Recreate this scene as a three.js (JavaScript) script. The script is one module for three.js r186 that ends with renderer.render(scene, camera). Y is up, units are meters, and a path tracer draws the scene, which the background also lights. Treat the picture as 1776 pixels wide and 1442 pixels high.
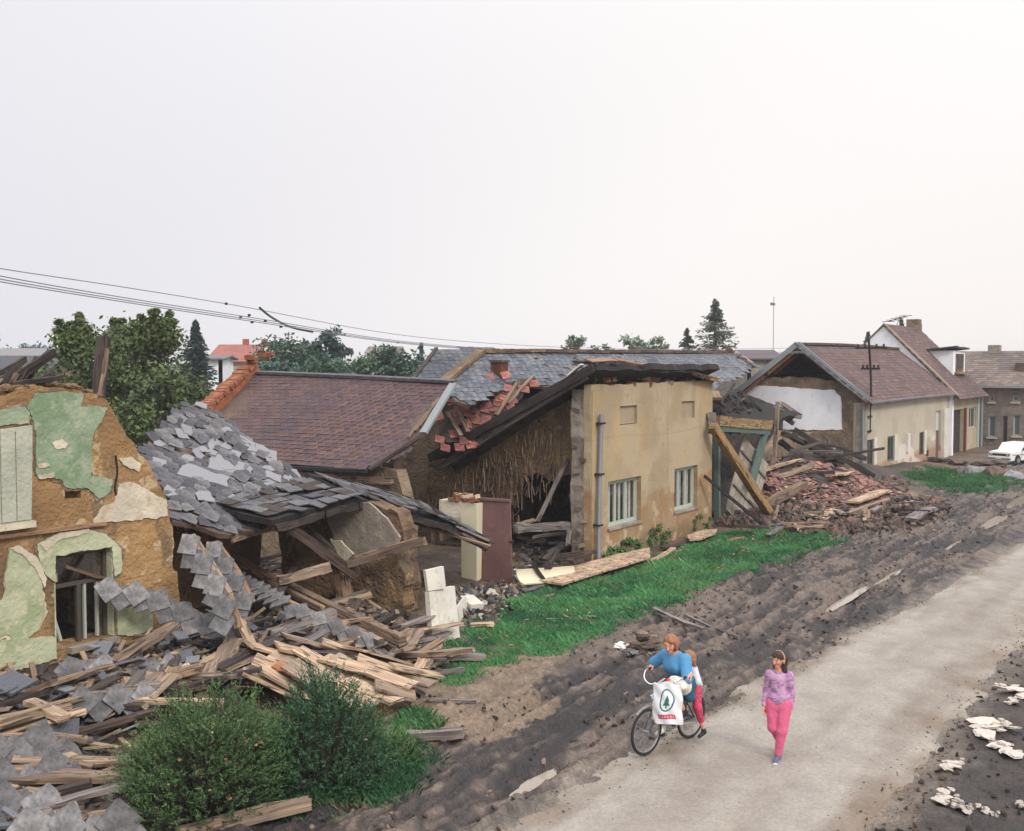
import * as THREE from 'three';
import { mergeGeometries } from 'three/addons/utils/BufferGeometryUtils.js';

// ---------------------------------------------------------------- camera, sky, sun, exposure
const F = 1878, CAMH = 5.5, PITCH = Math.atan(86 / F);
const scene = new THREE.Scene();
const camera = new THREE.PerspectiveCamera(2 * Math.atan(721 / F) * 180 / Math.PI, 1776 / 1442, 0.1, 4000);
camera.position.set(0, CAMH, 0);
camera.rotation.set(-PITCH, 0, 0);
const renderer = new THREE.WebGLRenderer({ antialias: true });
renderer.setSize(1024, 831);
renderer.toneMapping = THREE.LinearToneMapping;
renderer.toneMappingExposure = 1.25;
renderer.shadowMap.enabled = true;
{ // overcast evening sky: cool grey to the left (west is behind cloud), warm white to the right, brighter overhead
  const SS = (p, q, x) => { const t = Math.min(1, Math.max(0, (x - p) / (q - p))); return t * t * (3 - 2 * t); }, MX = (p, q, t) => p + (q - p) * t;
  const W = 512, H = 256, a = new Float32Array(W * H * 4);
  for (let j = 0; j < H; j++) for (let i = 0; i < W; i++) {
    const el = ((j + 0.5) / H - 0.5) * Math.PI, az = ((i + 0.5) / W - 0.5) * 2 * Math.PI;   // az 0 = +x
    const dx = Math.cos(az), dz = Math.sin(az), s = Math.sin(Math.max(0, el));
    const side = 0.5 + 0.5 * (0.93 * dx + 0.25 * dz);             // 1 towards the right of the view
    const cloud = 0.012 * Math.sin(az * 3 + el * 5 + 1) + 0.01 * Math.sin(az * 7 - el * 13);
    const lr = SS(0.1, 0.5, side); let L = MX(0.63, 0.78, lr) + 0.05 * SS(0.5, 0.9, side) + cloud + 1.3 * s * s * s;
    if (el < 0) L *= Math.max(0.35, 1 + el * 3);
    const warm = (lr - 0.75) * (1 - s), low = Math.exp(-Math.max(0, el) * 9);
    const k = (j * W + i) * 4;
    a[k] = L * (1.006 + 0.03 * warm + 0.03 * low * side); a[k + 1] = L * (0.985 - 0.03 * low * side); a[k + 2] = L * (0.998 - 0.09 * warm - 0.08 * low * side); a[k + 3] = 1;
  }
  const t = new THREE.DataTexture(a, W, H, THREE.RGBAFormat, THREE.FloatType);
  t.mapping = THREE.EquirectangularReflectionMapping; t.magFilter = t.minFilter = THREE.LinearFilter; t.needsUpdate = true;
  scene.background = t; scene.environment = t;
}
const sun = new THREE.DirectionalLight(new THREE.Color(1, 0.93, 0.84), 1.5);
sun.position.set(34, 52, 30); sun.target.position.set(0, 0, -25); sun.castShadow = true; sun.shadow.radius = 26;
Object.assign(sun.shadow.camera, { left: -60, right: 60, top: 60, bottom: -60, near: 1, far: 220 }); sun.shadow.mapSize.set(2048, 2048);
scene.add(sun, sun.target);
scene.fog = new THREE.FogExp2(new THREE.Color(0.80, 0.83, 0.88), 0.0006);

// ---------------------------------------------------------------- seeded random, noise
let seed = 12345;
const R = () => { seed = (seed + 0x6D2B79F5) | 0; let t = Math.imul(seed ^ (seed >>> 15), 1 | seed); t = (t + Math.imul(t ^ (t >>> 7), 61 | t)) ^ t; return ((t ^ (t >>> 14)) >>> 0) / 4294967296; };
const rr = (a, b) => a + (b - a) * R(), pick = a => a[Math.floor(R() * a.length)];
const hash = (x, y, s) => { let h = Math.imul(x, 374761393) + Math.imul(y, 668265263) + Math.imul(s, 1442695041) | 0; h = Math.imul(h ^ (h >>> 13), 1274126177); return ((h ^ (h >>> 16)) >>> 0) / 4294967296; };
const sm = t => t * t * (3 - 2 * t), clamp = (x, a = 0, b = 1) => Math.min(b, Math.max(a, x)), ss = (a, b, x) => sm(clamp((x - a) / (b - a))), mix = (a, b, t) => a + (b - a) * t;
function vn(x, y, s = 0, per = 0) {
  let xi = Math.floor(x), yi = Math.floor(y); const fx = sm(x - xi), fy = sm(y - yi);
  const m = per ? v => ((v % per) + per) % per : v => v;
  const a = hash(m(xi), m(yi), s), b = hash(m(xi + 1), m(yi), s), c = hash(m(xi), m(yi + 1), s), d = hash(m(xi + 1), m(yi + 1), s);
  return mix(mix(a, b, fx), mix(c, d, fx), fy);
}
function fbm(x, y, s = 0, oct = 4, per = 0) { let v = 0, a = 0.5, n = 0; for (let o = 0; o < oct; o++) { v += a * vn(x, y, s + o * 17, per); n += a; a *= 0.55; x *= 2; y *= 2; if (per) per *= 2; } return v / n; }

// ---------------------------------------------------------------- street frame: u along the street (away), h up, w towards the street
const sub = (a, b) => [a[0] - b[0], a[1] - b[1], a[2] - b[2]], add = (a, b) => [a[0] + b[0], a[1] + b[1], a[2] + b[2]], mul = (a, k) => [a[0] * k, a[1] * k, a[2] * k];
const dot = (a, b) => a[0] * b[0] + a[1] * b[1] + a[2] * b[2], cross = (a, b) => [a[1] * b[2] - a[2] * b[1], a[2] * b[0] - a[0] * b[2], a[0] * b[1] - a[1] * b[0]];
const nrm = a => mul(a, 1 / Math.hypot(...a)), lerp3 = (a, b, t) => [0, 1, 2].map(i => mix(a[i], b[i], t));
const D = [0.55735, 0, -0.83028], Wv = [0.83028, 0, 0.55735], ORG = [2.17375, 0, -29.57713], TH = Math.atan2(0.83028, 0.55735);
const toW = ([u, h, w]) => [ORG[0] + D[0] * u + Wv[0] * w, h, ORG[2] + D[2] * u + Wv[2] * w];
const toL = p => { const q = sub(p, ORG); return [dot(q, D), p[1], dot(q, Wv)]; };
const CAM = toL([0, CAMH, 0]);
// measured from the photograph: the place seen at a pixel, on a level, a plane along or across the street, or at a distance
function sight(px, py) { const x = (px - 888) / F, y = -(py - 721) / F, c = Math.cos(PITCH), s = Math.sin(PITCH); const r = [x, y * c - s, -y * s - c]; return [dot(r, D), r[1], dot(r, Wv)]; }
const ph = (px, py, h) => { const r = sight(px, py); return add(CAM, mul(r, (h - CAM[1]) / r[1])); };
const pw = (px, py, w) => { const r = sight(px, py); return add(CAM, mul(r, (w - CAM[2]) / r[2])); };
const pu = (px, py, u) => { const r = sight(px, py); return add(CAM, mul(r, (u - CAM[0]) / r[0])); };
const pd = (px, py, d) => add(CAM, mul(sight(px, py), d));

// ---------------------------------------------------------------- naming, things and parts
const used = {};
const numbered = n => { const k = used[n] = (used[n] ?? -1) + 1; return k ? n + '_' + String(k).padStart(3, '0') : n; };
function tag(o, label, category, group) { o.userData.label = label; o.userData.category = category; if (group) o.userData.group = group; return o; }
function thing(name, label, category, base = [0, 0, 0], turn = 0, group) {
  const o = new THREE.Group(); o.name = numbered(name); o.position.set(...toW(base)); o.rotation.y = TH + turn; scene.add(o);
  o.userData.base = null; delete o.userData.base; o._base = base; return tag(o, label, category, group);
}
const joined = g => Array.isArray(g) ? (g.length > 1 ? mergeGeometries(g.map(x => { const y = x.index ? x.toNonIndexed() : x; for (const k of Object.keys(y.attributes)) if (!['position', 'normal', 'uv', 'color'].includes(k)) y.deleteAttribute(k); return y; })) : g[0]) : g;
function shade(m) { m.castShadow = m.receiveShadow = true; return m; }
// a part whose geometry is written in street coordinates
function part(name, geo, mat, t, parent = t) {
  const g = joined(geo), b = t._base; g.translate(-b[0], -b[1], -b[2]);
  const m = shade(new THREE.Mesh(g, mat)); m.name = name; parent.add(m); return m;
}
// a part whose geometry is already local
function lpart(name, geo, mat, parent, pos) { const m = shade(new THREE.Mesh(joined(geo), mat)); m.name = name; if (pos) m.position.set(...pos); parent.add(m); return m; }
function structure(name, geo, mat) { const m = shade(new THREE.Mesh(joined(geo), mat)); m.name = numbered(name); m.position.set(...toW([0, 0, 0])); m.rotation.y = TH; m.userData.kind = 'structure'; scene.add(m); return m; }

// ---------------------------------------------------------------- geometry helpers (street coordinates: x = u, y = h, z = w)
function triUV(g, s = 1) { // uv in metres from the side each face looks to
  if (g.index) g = g.toNonIndexed();
  const p = g.attributes.position, uv = new Float32Array(p.count * 2), A = new THREE.Vector3(), B = new THREE.Vector3(), C = new THREE.Vector3();
  for (let i = 0; i < p.count; i += 3) {
    A.fromBufferAttribute(p, i); B.fromBufferAttribute(p, i + 1); C.fromBufferAttribute(p, i + 2);
    const n = B.clone().sub(A).cross(C.clone().sub(A)); const ax = Math.abs(n.x), ay = Math.abs(n.y), az = Math.abs(n.z);
    [A, B, C].forEach((v, k) => { const q = az >= ax && az >= ay ? [v.x, v.y] : ax >= ay ? [v.z, v.y] : [v.x, v.z]; uv[(i + k) * 2] = q[0] * s; uv[(i + k) * 2 + 1] = q[1] * s; });
  }
  g.setAttribute('uv', new THREE.BufferAttribute(uv, 2)); return g;
}
function box(x0, x1, y0, y1, z0, z1) { const g = new THREE.BoxGeometry(x1 - x0, y1 - y0, z1 - z0); g.translate((x0 + x1) / 2, (y0 + y1) / 2, (z0 + z1) / 2); return triUV(g); }
function ragged(pts, amp, step, open = []) { // broken outline
  const out = [];
  pts.forEach((p, i) => {
    const q = pts[(i + 1) % pts.length], L = Math.hypot(q[0] - p[0], q[1] - p[1]), n = open.includes(i) ? 1 : Math.max(1, Math.round(L / step));
    out.push([p[0], p[1]]);
    for (let k = 1; k < n; k++) { const t = (k + rr(-0.25, 0.25)) / n; out.push([mix(p[0], q[0], t) + rr(-amp, amp), mix(p[1], q[1], t) + rr(-amp, amp)]); }
  });
  return out;
}
const shapeOf = (pts, holes = []) => { const s = new THREE.Shape(pts.map(p => new THREE.Vector2(p[0], p[1]))); for (const h of holes) s.holes.push(new THREE.Path(h.map(p => new THREE.Vector2(p[0], p[1])))); return s; };
// slab over a polygon in the plane o + x*ex + y*ey, thickness along -(ex x ey)
function slab(pts, o, ex, ey, th, holes = []) {
  const g = new THREE.ExtrudeGeometry(shapeOf(pts, holes), { depth: th, bevelEnabled: false, steps: 1 }); g.translate(0, 0, -th);
  const ez = cross(ex, ey), m = new THREE.Matrix4().makeBasis(new THREE.Vector3(...ex), new THREE.Vector3(...ey), new THREE.Vector3(...ez)); m.setPosition(...o); g.applyMatrix4(m);
  return g;
}
const wallUH = (pts, w, th, holes) => triUV(slab(pts, [0, 0, w], [1, 0, 0], [0, 1, 0], th, holes));                    // faces the street
const wallWH = (pts, u, th, holes) => triUV(slab(pts.map(p => [p[0], p[1]]), [u, 0, 0], [0, 0, 1], [0, 1, 0], th, (holes || [])));      // faces -u, thickness towards +u
const pUH = (list, w) => list.map(([x, y]) => { const p = pw(x, y, w); return [p[0], p[1]]; });
const pWH = (list, u) => list.map(([x, y]) => { const p = pu(x, y, u); return [p[2], p[1]]; });
function frameOf(A, B, roll = 0, upHint = [0, 1, 0]) { // basis with x from A to B
  const x = nrm(sub(B, A)); let up = Math.abs(dot(x, upHint)) > 0.97 ? [0, 0, 1] : upHint; let z = nrm(cross(x, up)), y = cross(z, x);
  const c = Math.cos(roll), s = Math.sin(roll), y2 = add(mul(y, c), mul(z, s)), z2 = cross(x, y2);
  return [x, y2, z2];
}
function stick(L, T, W, rough = 1) { // a board or beam along x with splintered ends
  const g = new THREE.BoxGeometry(L, T, W, 6, 1, 2), p = g.attributes.position, o = rr(0, 9), bend = rr(-0.022, 0.022) * L * rough, jit = {};
  for (let i = 0; i < p.count; i++) {
    let x = p.getX(i), y = p.getY(i), z = p.getZ(i); const k = [x, y, z].map(v => v.toFixed(3)).join(); const e = Math.abs(x) > L * 0.49;
    if (!jit[k]) jit[k] = [e ? rr(-0.12, 0.04) * Math.min(L * 0.4, 0.45) * Math.sign(x) * rough : 0, rr(-0.12, 0.12) * T * rough, rr(-0.09, 0.09) * W * rough];
    const j = jit[k]; p.setXYZ(i, x + j[0], y + j[1] + bend * (1 - 4 * x * x / L / L), z + j[2]);
  }
  const h = g.toNonIndexed(), q = h.attributes.position, n = h.attributes.normal, uv = h.attributes.uv;
  for (let i = 0; i < q.count; i++) uv.setXY(i, q.getX(i) * 0.5 + o, (Math.abs(n.getY(i)) > 0.5 ? q.getZ(i) : q.getY(i) + 0.37) * 1.6 + o * 1.7);
  h.computeVertexNormals(); return h;
}
function barGeo(A, B, W, T, roll = 0, rough = 0.3) { const L = Math.hypot(...sub(B, A)), g = stick(L, T, W, rough), [x, y, z] = frameOf(A, B, roll); const m = new THREE.Matrix4().makeBasis(new THREE.Vector3(...x), new THREE.Vector3(...y), new THREE.Vector3(...z)); m.setPosition(...lerp3(A, B, 0.5)); g.applyMatrix4(m); return g; }
function tubeGeo(pts, r, seg = 24, rad = 6) { return new THREE.TubeGeometry(new THREE.CatmullRomCurve3(pts.map(p => new THREE.Vector3(...p))), seg, r, rad, false); }
function place(mesh, A, basis) { // mesh with its own axes set at street point A
  const q = new THREE.Quaternion().setFromRotationMatrix(new THREE.Matrix4().makeBasis(...basis.map(v => new THREE.Vector3(...v))));
  mesh.position.set(...toW(A)); mesh.quaternion.setFromAxisAngle(new THREE.Vector3(0, 1, 0), TH).multiply(q);
}
function beam(name, label, cat, A, B, W, T, mat, o = {}) {
  const m = shade(new THREE.Mesh(stick(Math.hypot(...sub(B, A)), T, W, o.rough ?? 1), mat)); m.name = numbered(name);
  place(m, lerp3(A, B, 0.5), frameOf(A, B, o.roll ?? 0)); scene.add(m); return tag(m, label, cat, o.group);
}
const chunk = (() => { // a few broken lumps
  return Array.from({ length: 6 }, () => { const g = new THREE.DodecahedronGeometry(1, 0), p = g.attributes.position, seen = {}; for (let i = 0; i < p.count; i++) { const k = [p.getX(i), p.getY(i), p.getZ(i)].map(v => v.toFixed(2)).join(); const s = seen[k] ??= rr(0.55, 1.05); p.setXYZ(i, p.getX(i) * s, p.getY(i) * s * 0.7, p.getZ(i) * s); } g.computeVertexNormals(); return triUV(g); });
})();
// one mass of alike pieces that nobody could count
function stuff(name, label, cat, geo, mat, list, parent) { // list: [pos(street), euler, scale, color]
  const im = new THREE.InstancedMesh(geo, mat, list.length), m = new THREE.Matrix4(), c = new THREE.Color();
  list.forEach(([p, e, s, col], i) => { m.compose(new THREE.Vector3(...p), e.isQuaternion ? e : new THREE.Quaternion().setFromEuler(new THREE.Euler(...e)), new THREE.Vector3(...s)); im.setMatrixAt(i, m); if (col) im.setColorAt(i, c.setRGB(...col)); });
  im.castShadow = im.receiveShadow = true; im.userData.kind = 'stuff';
  if (parent) { im.name = name; im.position.set(...mul(parent._base, -1)); parent.add(im); }
  else { im.name = numbered(name); im.position.set(...toW([0, 0, 0])); im.rotation.y = TH; scene.add(im); tag(im, label, cat); im.userData.kind = 'stuff'; }
  return im;
}

// ---------------------------------------------------------------- materials
const lin = v => { v /= 255; return v <= 0.04045 ? v / 12.92 : ((v + 0.055) / 1.055) ** 2.4; };
function tex(N, fn, o = {}) { // fn(x, y in 0..1) -> sRGB 0..255
  const M = o.h || N, a = new Uint8Array(N * M * 4);
  for (let j = 0; j < M; j++) for (let i = 0; i < N; i++) { const c = fn((i + 0.5) / N, (j + 0.5) / M), k = (j * N + i) * 4; a[k] = clamp(c[0], 0, 255); a[k + 1] = clamp(c[1], 0, 255); a[k + 2] = clamp(c[2], 0, 255); a[k + 3] = 255; }
  const t = new THREE.DataTexture(a, N, M, THREE.RGBAFormat, THREE.UnsignedByteType); t.wrapS = t.wrapT = THREE.RepeatWrapping; t.magFilter = t.minFilter = THREE.LinearFilter;
  if (!o.data) t.colorSpace = THREE.SRGBColorSpace; if (o.rep) t.repeat.set(...o.rep); t.needsUpdate = true; return t;
}
const blend3 = (a, b, t) => [mix(a[0], b[0], t), mix(a[1], b[1], t), mix(a[2], b[2], t)];
const mottled = (a, b, c, f = 4, sd = 1) => (x, y) => { const n = fbm(x * f, y * f, sd, 5, f), m = fbm(x * f * 3, y * f * 3, sd + 5, 4, f * 3), g = (hash(Math.floor(x * 512), Math.floor(y * 512), sd) - 0.5) * 16; const q = blend3(blend3(a, b, ss(0.3, 0.7, n)), c, ss(0.55, 0.8, m) * 0.7); return q.map(v => v + g); };
const bumpT = tex(512, (x, y) => { const v = 255 * (0.6 * fbm(x * 8, y * 8, 3, 5, 8) + 0.4 * fbm(x * 40, y * 40, 9, 3, 40)); return [v, v, v]; }, { data: 1 });
const rep = (t, k) => { const c = t.clone(); c.repeat.set(k, k); c.needsUpdate = true; return c; };
const bump05 = rep(bumpT, 0.5);
const std = (o) => new THREE.MeshStandardMaterial({ roughness: 0.95, metalness: 0, ...o });
const C = (r, g, b) => new THREE.Color().setRGB(lin(r), lin(g), lin(b));
const woodT = (a, b, c, sd) => tex(512, (x, y) => { const g = fbm(x * 3, y * 40, sd, 4, 0), w = fbm(x * 2 + 3, y * 6, sd + 3, 3, 0), f = fbm(x * 8, y * 90, sd + 8, 2, 0); let q = blend3(blend3(a, b, ss(0.25, 0.75, g)), c, ss(0.5, 0.8, w) * 0.7); const du = ss(0.45, 0.75, fbm(x * 5, y * 5, sd + 13, 4)), st = ss(0.62, 0.72, fbm(x * 9, y * 14, sd + 17, 3)); return blend3(q.map(v => v * (0.66 + 0.55 * f)), [128, 118, 108], 0.45 * du * (a[0] > 100 ? 1 : 0.3)).map(v => v * (1 - 0.4 * st)); }, { rep: [0.7, 0.7] });
const M = {};
{
  const wb = tex(256, (x, y) => { const v = 255 * fbm(x * 3, y * 40, 4, 4, 0); return [v, v, v]; }, { data: 1, rep: [0.7, 0.7] });
  const W = (t, o) => std({ map: t, bumpMap: wb, bumpScale: 0.012, roughness: 0.85, ...o });
  const tan = woodT([166, 143, 120], [132, 111, 93], [100, 87, 78], 11), grey = woodT([138, 131, 128], [104, 97, 96], [76, 71, 72], 23), dark = woodT([74, 62, 56], [48, 41, 40], [92, 76, 62], 37), yel = woodT([166, 136, 90], [140, 112, 74], [108, 88, 64], 41);
  M.tan = [W(tan), W(tan, { color: new THREE.Color(1.0, 0.9, 0.8) }), W(tan, { color: new THREE.Color(0.75, 0.7, 0.68) })];
  M.pale = W(woodT([204, 176, 148], [184, 155, 128], [152, 128, 106], 53));
  M.grey = [W(grey), W(grey, { color: new THREE.Color(0.8, 0.78, 0.8) }), W(grey, { color: new THREE.Color(1.15, 1.1, 1.1) })];
  M.dark = [W(dark), W(dark, { color: new THREE.Color(0.75, 0.75, 0.8) }), W(dark, { color: new THREE.Color(1.3, 1.2, 1.1) })];
  M.yel = W(yel);
  M.orangeWood = W(woodT([176, 116, 72], [150, 96, 58], [120, 80, 54], 61));
  M.wood = [...M.tan, ...M.grey, M.tan[2], M.grey[1], M.dark[2], M.dark[0]];
  const P = (a, b, c, sd, o = {}) => std({ map: tex(512, mottled(a, b, c, o.f || 4, sd), { rep: [o.rep || 0.4, o.rep || 0.4] }), bumpMap: bump05, bumpScale: o.bump ?? 0.03, roughness: 0.95 });
  M.adobe = P([150, 120, 88], [120, 94, 72], [168, 142, 110], 71, { bump: 0.05 });
  M.brickDark = P([132, 80, 58], [112, 66, 48], [150, 98, 72], 94, { f: 12, bump: 0.05 });
  M.adobeDark = P([122, 98, 76], [88, 70, 58], [142, 110, 78], 73, { bump: 0.10 });
  M.mudwall = P([134, 116, 96], [104, 90, 76], [156, 138, 114], 75, { bump: 0.08 });
  M.green = P([142, 156, 132], [114, 136, 106], [166, 168, 146], 77, { f: 6 });
  M.greenPale = P([178, 182, 154], [150, 158, 124], [196, 190, 160], 79, { f: 6 });
  M.lime = P([206, 196, 176], [186, 176, 158], [170, 152, 128], 81);
  M.panel = P([176, 178, 162], [158, 162, 148], [190, 186, 170], 83);
  M.greyPlaster = P([150, 142, 132], [128, 118, 108], [166, 154, 138], 85);
  M.brownPlaster = P([142, 122, 104], [116, 98, 84], [160, 138, 116], 87);
  M.cream = P([184, 171, 149], [170, 156, 134], [152, 136, 114], 89, { f: 3, bump: 0.015 });
  M.white = P([240, 242, 246], [232, 234, 240], [216, 216, 220], 91, { f: 3, bump: 0.01 });
  M.dirtyWhite = P([226, 218, 208], [204, 193, 181], [136, 120, 108], 87, { f: 8, rep: 1.2 });
  M.brick = P([158, 98, 68], [134, 80, 56], [172, 120, 88], 93, { f: 12, bump: 0.05 });
  M.darkBrown = P([98, 82, 74], [76, 62, 58], [120, 98, 82], 95, { bump: 0.05 });
  M.soil = P([62, 53, 48], [42, 36, 35], [86, 72, 60], 97, { bump: 0.14 });
  M.h4 = P([134, 122, 114], [112, 102, 98], [150, 134, 120], 99, { f: 5 });
  M.straw = P([132, 108, 78], [92, 76, 60], [160, 130, 92], 101, { bump: 0.12 });
  const S = (o) => std({ map: rep(bumpT, 1.3), bumpMap: bump05, bumpScale: 0.01, roughness: 0.85, color: new THREE.Color(1.9, 1.9, 1.9), ...o });
  M.shingle = S({ color: new THREE.Color(2, 2, 2) });                      // tinted piece by piece
  M.slate = [C(136, 135, 138), C(110, 110, 116), C(158, 156, 157), C(124, 122, 125), C(88, 89, 97)].map(c => std({ color: c.multiplyScalar(1.15), map: rep(bumpT, 0.9), bumpMap: bump05, bumpScale: 0.01, roughness: 0.8 }));
  M.slateBright = std({ color: C(134, 134, 140), bumpMap: bump05, bumpScale: 0.02, roughness: 0.9 });
  M.bargeBlue = std({ color: C(132, 139, 142), roughness: 0.8, bumpMap: bump05, bumpScale: 0.01 });
  M.black = std({ color: C(34, 31, 32), roughness: 0.95, bumpMap: bump05, bumpScale: 0.04 });
  M.iron = std({ color: C(46, 44, 48), roughness: 0.6, metalness: 0.4 });
  M.zinc = std({ color: C(146, 150, 158), roughness: 0.5, metalness: 0.6, bumpMap: bump05, bumpScale: 0.004 });
  M.chrome = std({ color: C(214, 216, 222), roughness: 0.25, metalness: 0.9 });
  M.doorPurple = std({ map: tex(256, mottled([112, 82, 80], [100, 72, 72], [126, 92, 84], 4, 103), { rep: [0.7, 0.7] }), roughness: 0.7, bumpMap: bump05, bumpScale: 0.008 });
  M.greenPaint = std({ color: C(78, 98, 92), roughness: 0.7, bumpMap: bump05, bumpScale: 0.01 });
  M.frame = std({ color: C(168, 176, 166), roughness: 0.65 });
  M.frameDark = std({ color: C(74, 68, 62), roughness: 0.8 });
  M.curtain = std({ color: C(186, 190, 184), roughness: 0.95 });
  M.glass = new THREE.MeshPhysicalMaterial({ color: 0xffffff, roughness: 0.05, transmission: 1, thickness: 0, ior: 1.5 });
  M.darkGlass = std({ color: C(38, 42, 48), roughness: 0.12 });
  M.creamPaint = std({ color: C(206, 198, 172), roughness: 0.55, bumpMap: bump05, bumpScale: 0.006 });
  M.whitePaint = std({ map: tex(256, mottled([214, 210, 200], [202, 198, 188], [180, 172, 160], 4, 107), { rep: [0.9, 0.9] }), roughness: 0.6 });
  M.sheet = std({ color: C(214, 210, 206), roughness: 0.6, side: THREE.DoubleSide });
  M.rubber = std({ color: C(38, 36, 36), roughness: 0.9 });
  M.water = new THREE.MeshPhysicalMaterial({ color: C(150, 140, 128), roughness: 0.04, ior: 1.33, specularIntensity: 1 });
  M.skin = std({ color: C(206, 150, 124), roughness: 0.6 });
  M.leaf = std({ vertexColors: true, roughness: 0.75, side: THREE.DoubleSide });
  M.bark = std({ color: C(86, 74, 64), roughness: 0.95, bumpMap: bump05, bumpScale: 0.05 });
}
// ================================================================ the setting: ground, road, puddles, grass
const inPoly = (P, x, y) => { let c = false; for (let i = 0, j = P.length - 1; i < P.length; j = i++) if ((P[i][1] > y) !== (P[j][1] > y) && x < (P[j][0] - P[i][0]) * (y - P[i][1]) / (P[j][1] - P[i][1]) + P[i][0]) c = !c; return c; };
const flat = l => l.map(([x, y]) => { const p = ph(x, y, 0); return [p[0], p[2]]; });
const GRASS1 = flat([[795, 1122], [850, 1078], [920, 1040], [1020, 1010], [1130, 985], [1200, 950], [1245, 928], [1330, 922], [1400, 926], [1452, 942], [1300, 985], [1150, 1050], [1000, 1115], [850, 1152]]);
const GRASS2 = flat([[1575, 842], [1600, 826], [1640, 814], [1680, 816], [1720, 828], [1776, 836], [1740, 846], [1700, 862], [1650, 858], [1610, 850]]);
const wL = u => 8.62 + 0.066 * u + 0.25 * (fbm(u * 0.5, 3, 41) - 0.5) + (u > 10 ? -0.03 * (u - 10) : 0), wR = u => 11.1 + 0.5 * (fbm(u * 0.6, 7, 43) - 0.5);
const TANP = flat([[650, 1215], [720, 1160], [830, 1150], [960, 1120], [1000, 1150], [960, 1215], [930, 1285], [850, 1300], [740, 1300], [660, 1262]]);
const POOLS = [[1470, 1040, 1.6, 0.12], [1545, 1000, 1.2, 0.1], [1655, 947, 1.0, 0.1], [1725, 905, 1.6, 0.2], [1768, 870, 2.6, 0.26], [930, 1358, 0.5, 0.1], [1160, 1232, 0.5, 0.08]].map(([x, y, a, b]) => { const p = ph(x, y, -0.04); return [p[0], p[2], a, b]; });
const gauss = (u, w, cu, cw, ru, rw) => Math.exp(-(((u - cu) / ru) ** 2 + ((w - cw) / rw) ** 2));
function mound(u, w) {
  let h = 0.75 * ss(3.8, -0.4, w) * ss(-9.5, -13.5, u) * ss(-40, -30, u) + 0.0;
  h = Math.max(h, 0.55 * gauss(u, w, -10.3, -0.2, 2.6, 1.9));
  h = Math.max(h, 0.4 * gauss(u, w, -3.2, -3, 3, 2.2));
  h += 1.75 * gauss(u, w, 19, -0.8, 5.2, 2.6) + 0.5 * gauss(u, w, 14.5, 1.6, 3.4, 1.3) + 0.5 * gauss(u, w, 24.5, 1.2, 3.5, 1.6);
  h += 0.45 * gauss(u, w, 31, 0.2, 6, 1.2);
  return h;
}
function mudMask(u, w) { return ss(3.2, 4.2, w + 0.9 * (fbm(u * 0.45, w * 0.6, 51) - 0.5)) * (1 - ss(wL(u) - 0.1, wL(u) + 0.5, w)) * ss(-40, -20, u); }
function shoulder(u, w) { return ss(wR(u) - 0.2, wR(u) + 0.8, w) * (1 - ss(22, 40, w)); }
function groundH(u, w) {
  if (u < -60 || u > 90 || w < -40 || w > 40) return -0.02;
  const m = mudMask(u, w), wob = w + 1.1 * (fbm(u * 0.16, w * 0.35, 61, 3) - 0.5) + 0.1 * (fbm(u * 1.1, w, 63) - 0.5);
  let h = mound(u, w);
  if (m > 0.01) {
    const rut = fbm(u * 0.22, wob * 2.6, 65, 3) - 0.5, streak = fbm(u * 0.35, wob * 7, 64, 3) - 0.5, thin = fbm(u * 0.9, wob * 13, 62, 2) - 0.5, clod = fbm(u * 2.6, w * 3.4, 67, 4) - 0.5, fine = fbm(u * 7, w * 8, 68, 3) - 0.5, tread = Math.sin(u * 19 + wob * 11) * ss(0.5, 0.62, fbm(u * 0.35 + 5, wob * 2.2, 69, 2));
    let tr = 0; for (const [c, k] of [[4.45, 1], [5.35, 0.8], [6.25, 1], [7.0, 0.7], [7.75, 1]]) tr += Math.exp(-(((wob - c - 0.35 * (fbm(u * 0.15, c, 60, 2) - 0.5)) / 0.14) ** 2)) * k * ss(0.3, 0.6, fbm(u * 0.2, c * 3, 58, 2) + 0.1);
    h += m * (0.24 * rut + 0.12 * streak + 0.09 * thin + 0.13 * clod + 0.10 * fine + 0.012 * tread - 0.10 * tr + 0.08);
  }
  const s = shoulder(u, w); if (s > 0.01) h += s * (0.22 * (fbm(u * 0.9, w * 1.1, 71, 5) - 0.35) + 0.14 * (fbm(u * 4, w * 4, 73, 4) - 0.5));
  const rough = ss(0.05, 0.3, mound(u, w)); h += (0.03 + 0.12 * rough) * (fbm(u * 1.9, w * 1.9, 75, 4) - 0.5);
  for (const [pu0, pw0, a, b] of POOLS) { const d0 = Math.hypot((u - pu0) / a, (w - pw0) / b); if (d0 > 2.6) continue; const d = d0 + 0.5 * (fbm(u * 1.7, w * 3, 77, 2) - 0.5); if (d < 2) h = mix(Math.min(h, -0.09), h, ss(0.8, 1.9, d)); }
  const onRoad = ss(wL(u) - 0.4, wL(u) + 0.35, w) * (1 - ss(wR(u) - 0.5, wR(u) + 0.3, w)); h = mix(h, -0.02, onRoad);
  return h;
}
const steps = list => { const o = []; for (const [a, b, s] of list) for (let x = a; x < b - 1e-6; x += s) o.push(x); o.push(list.at(-1)[1]); return o; };
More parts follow.
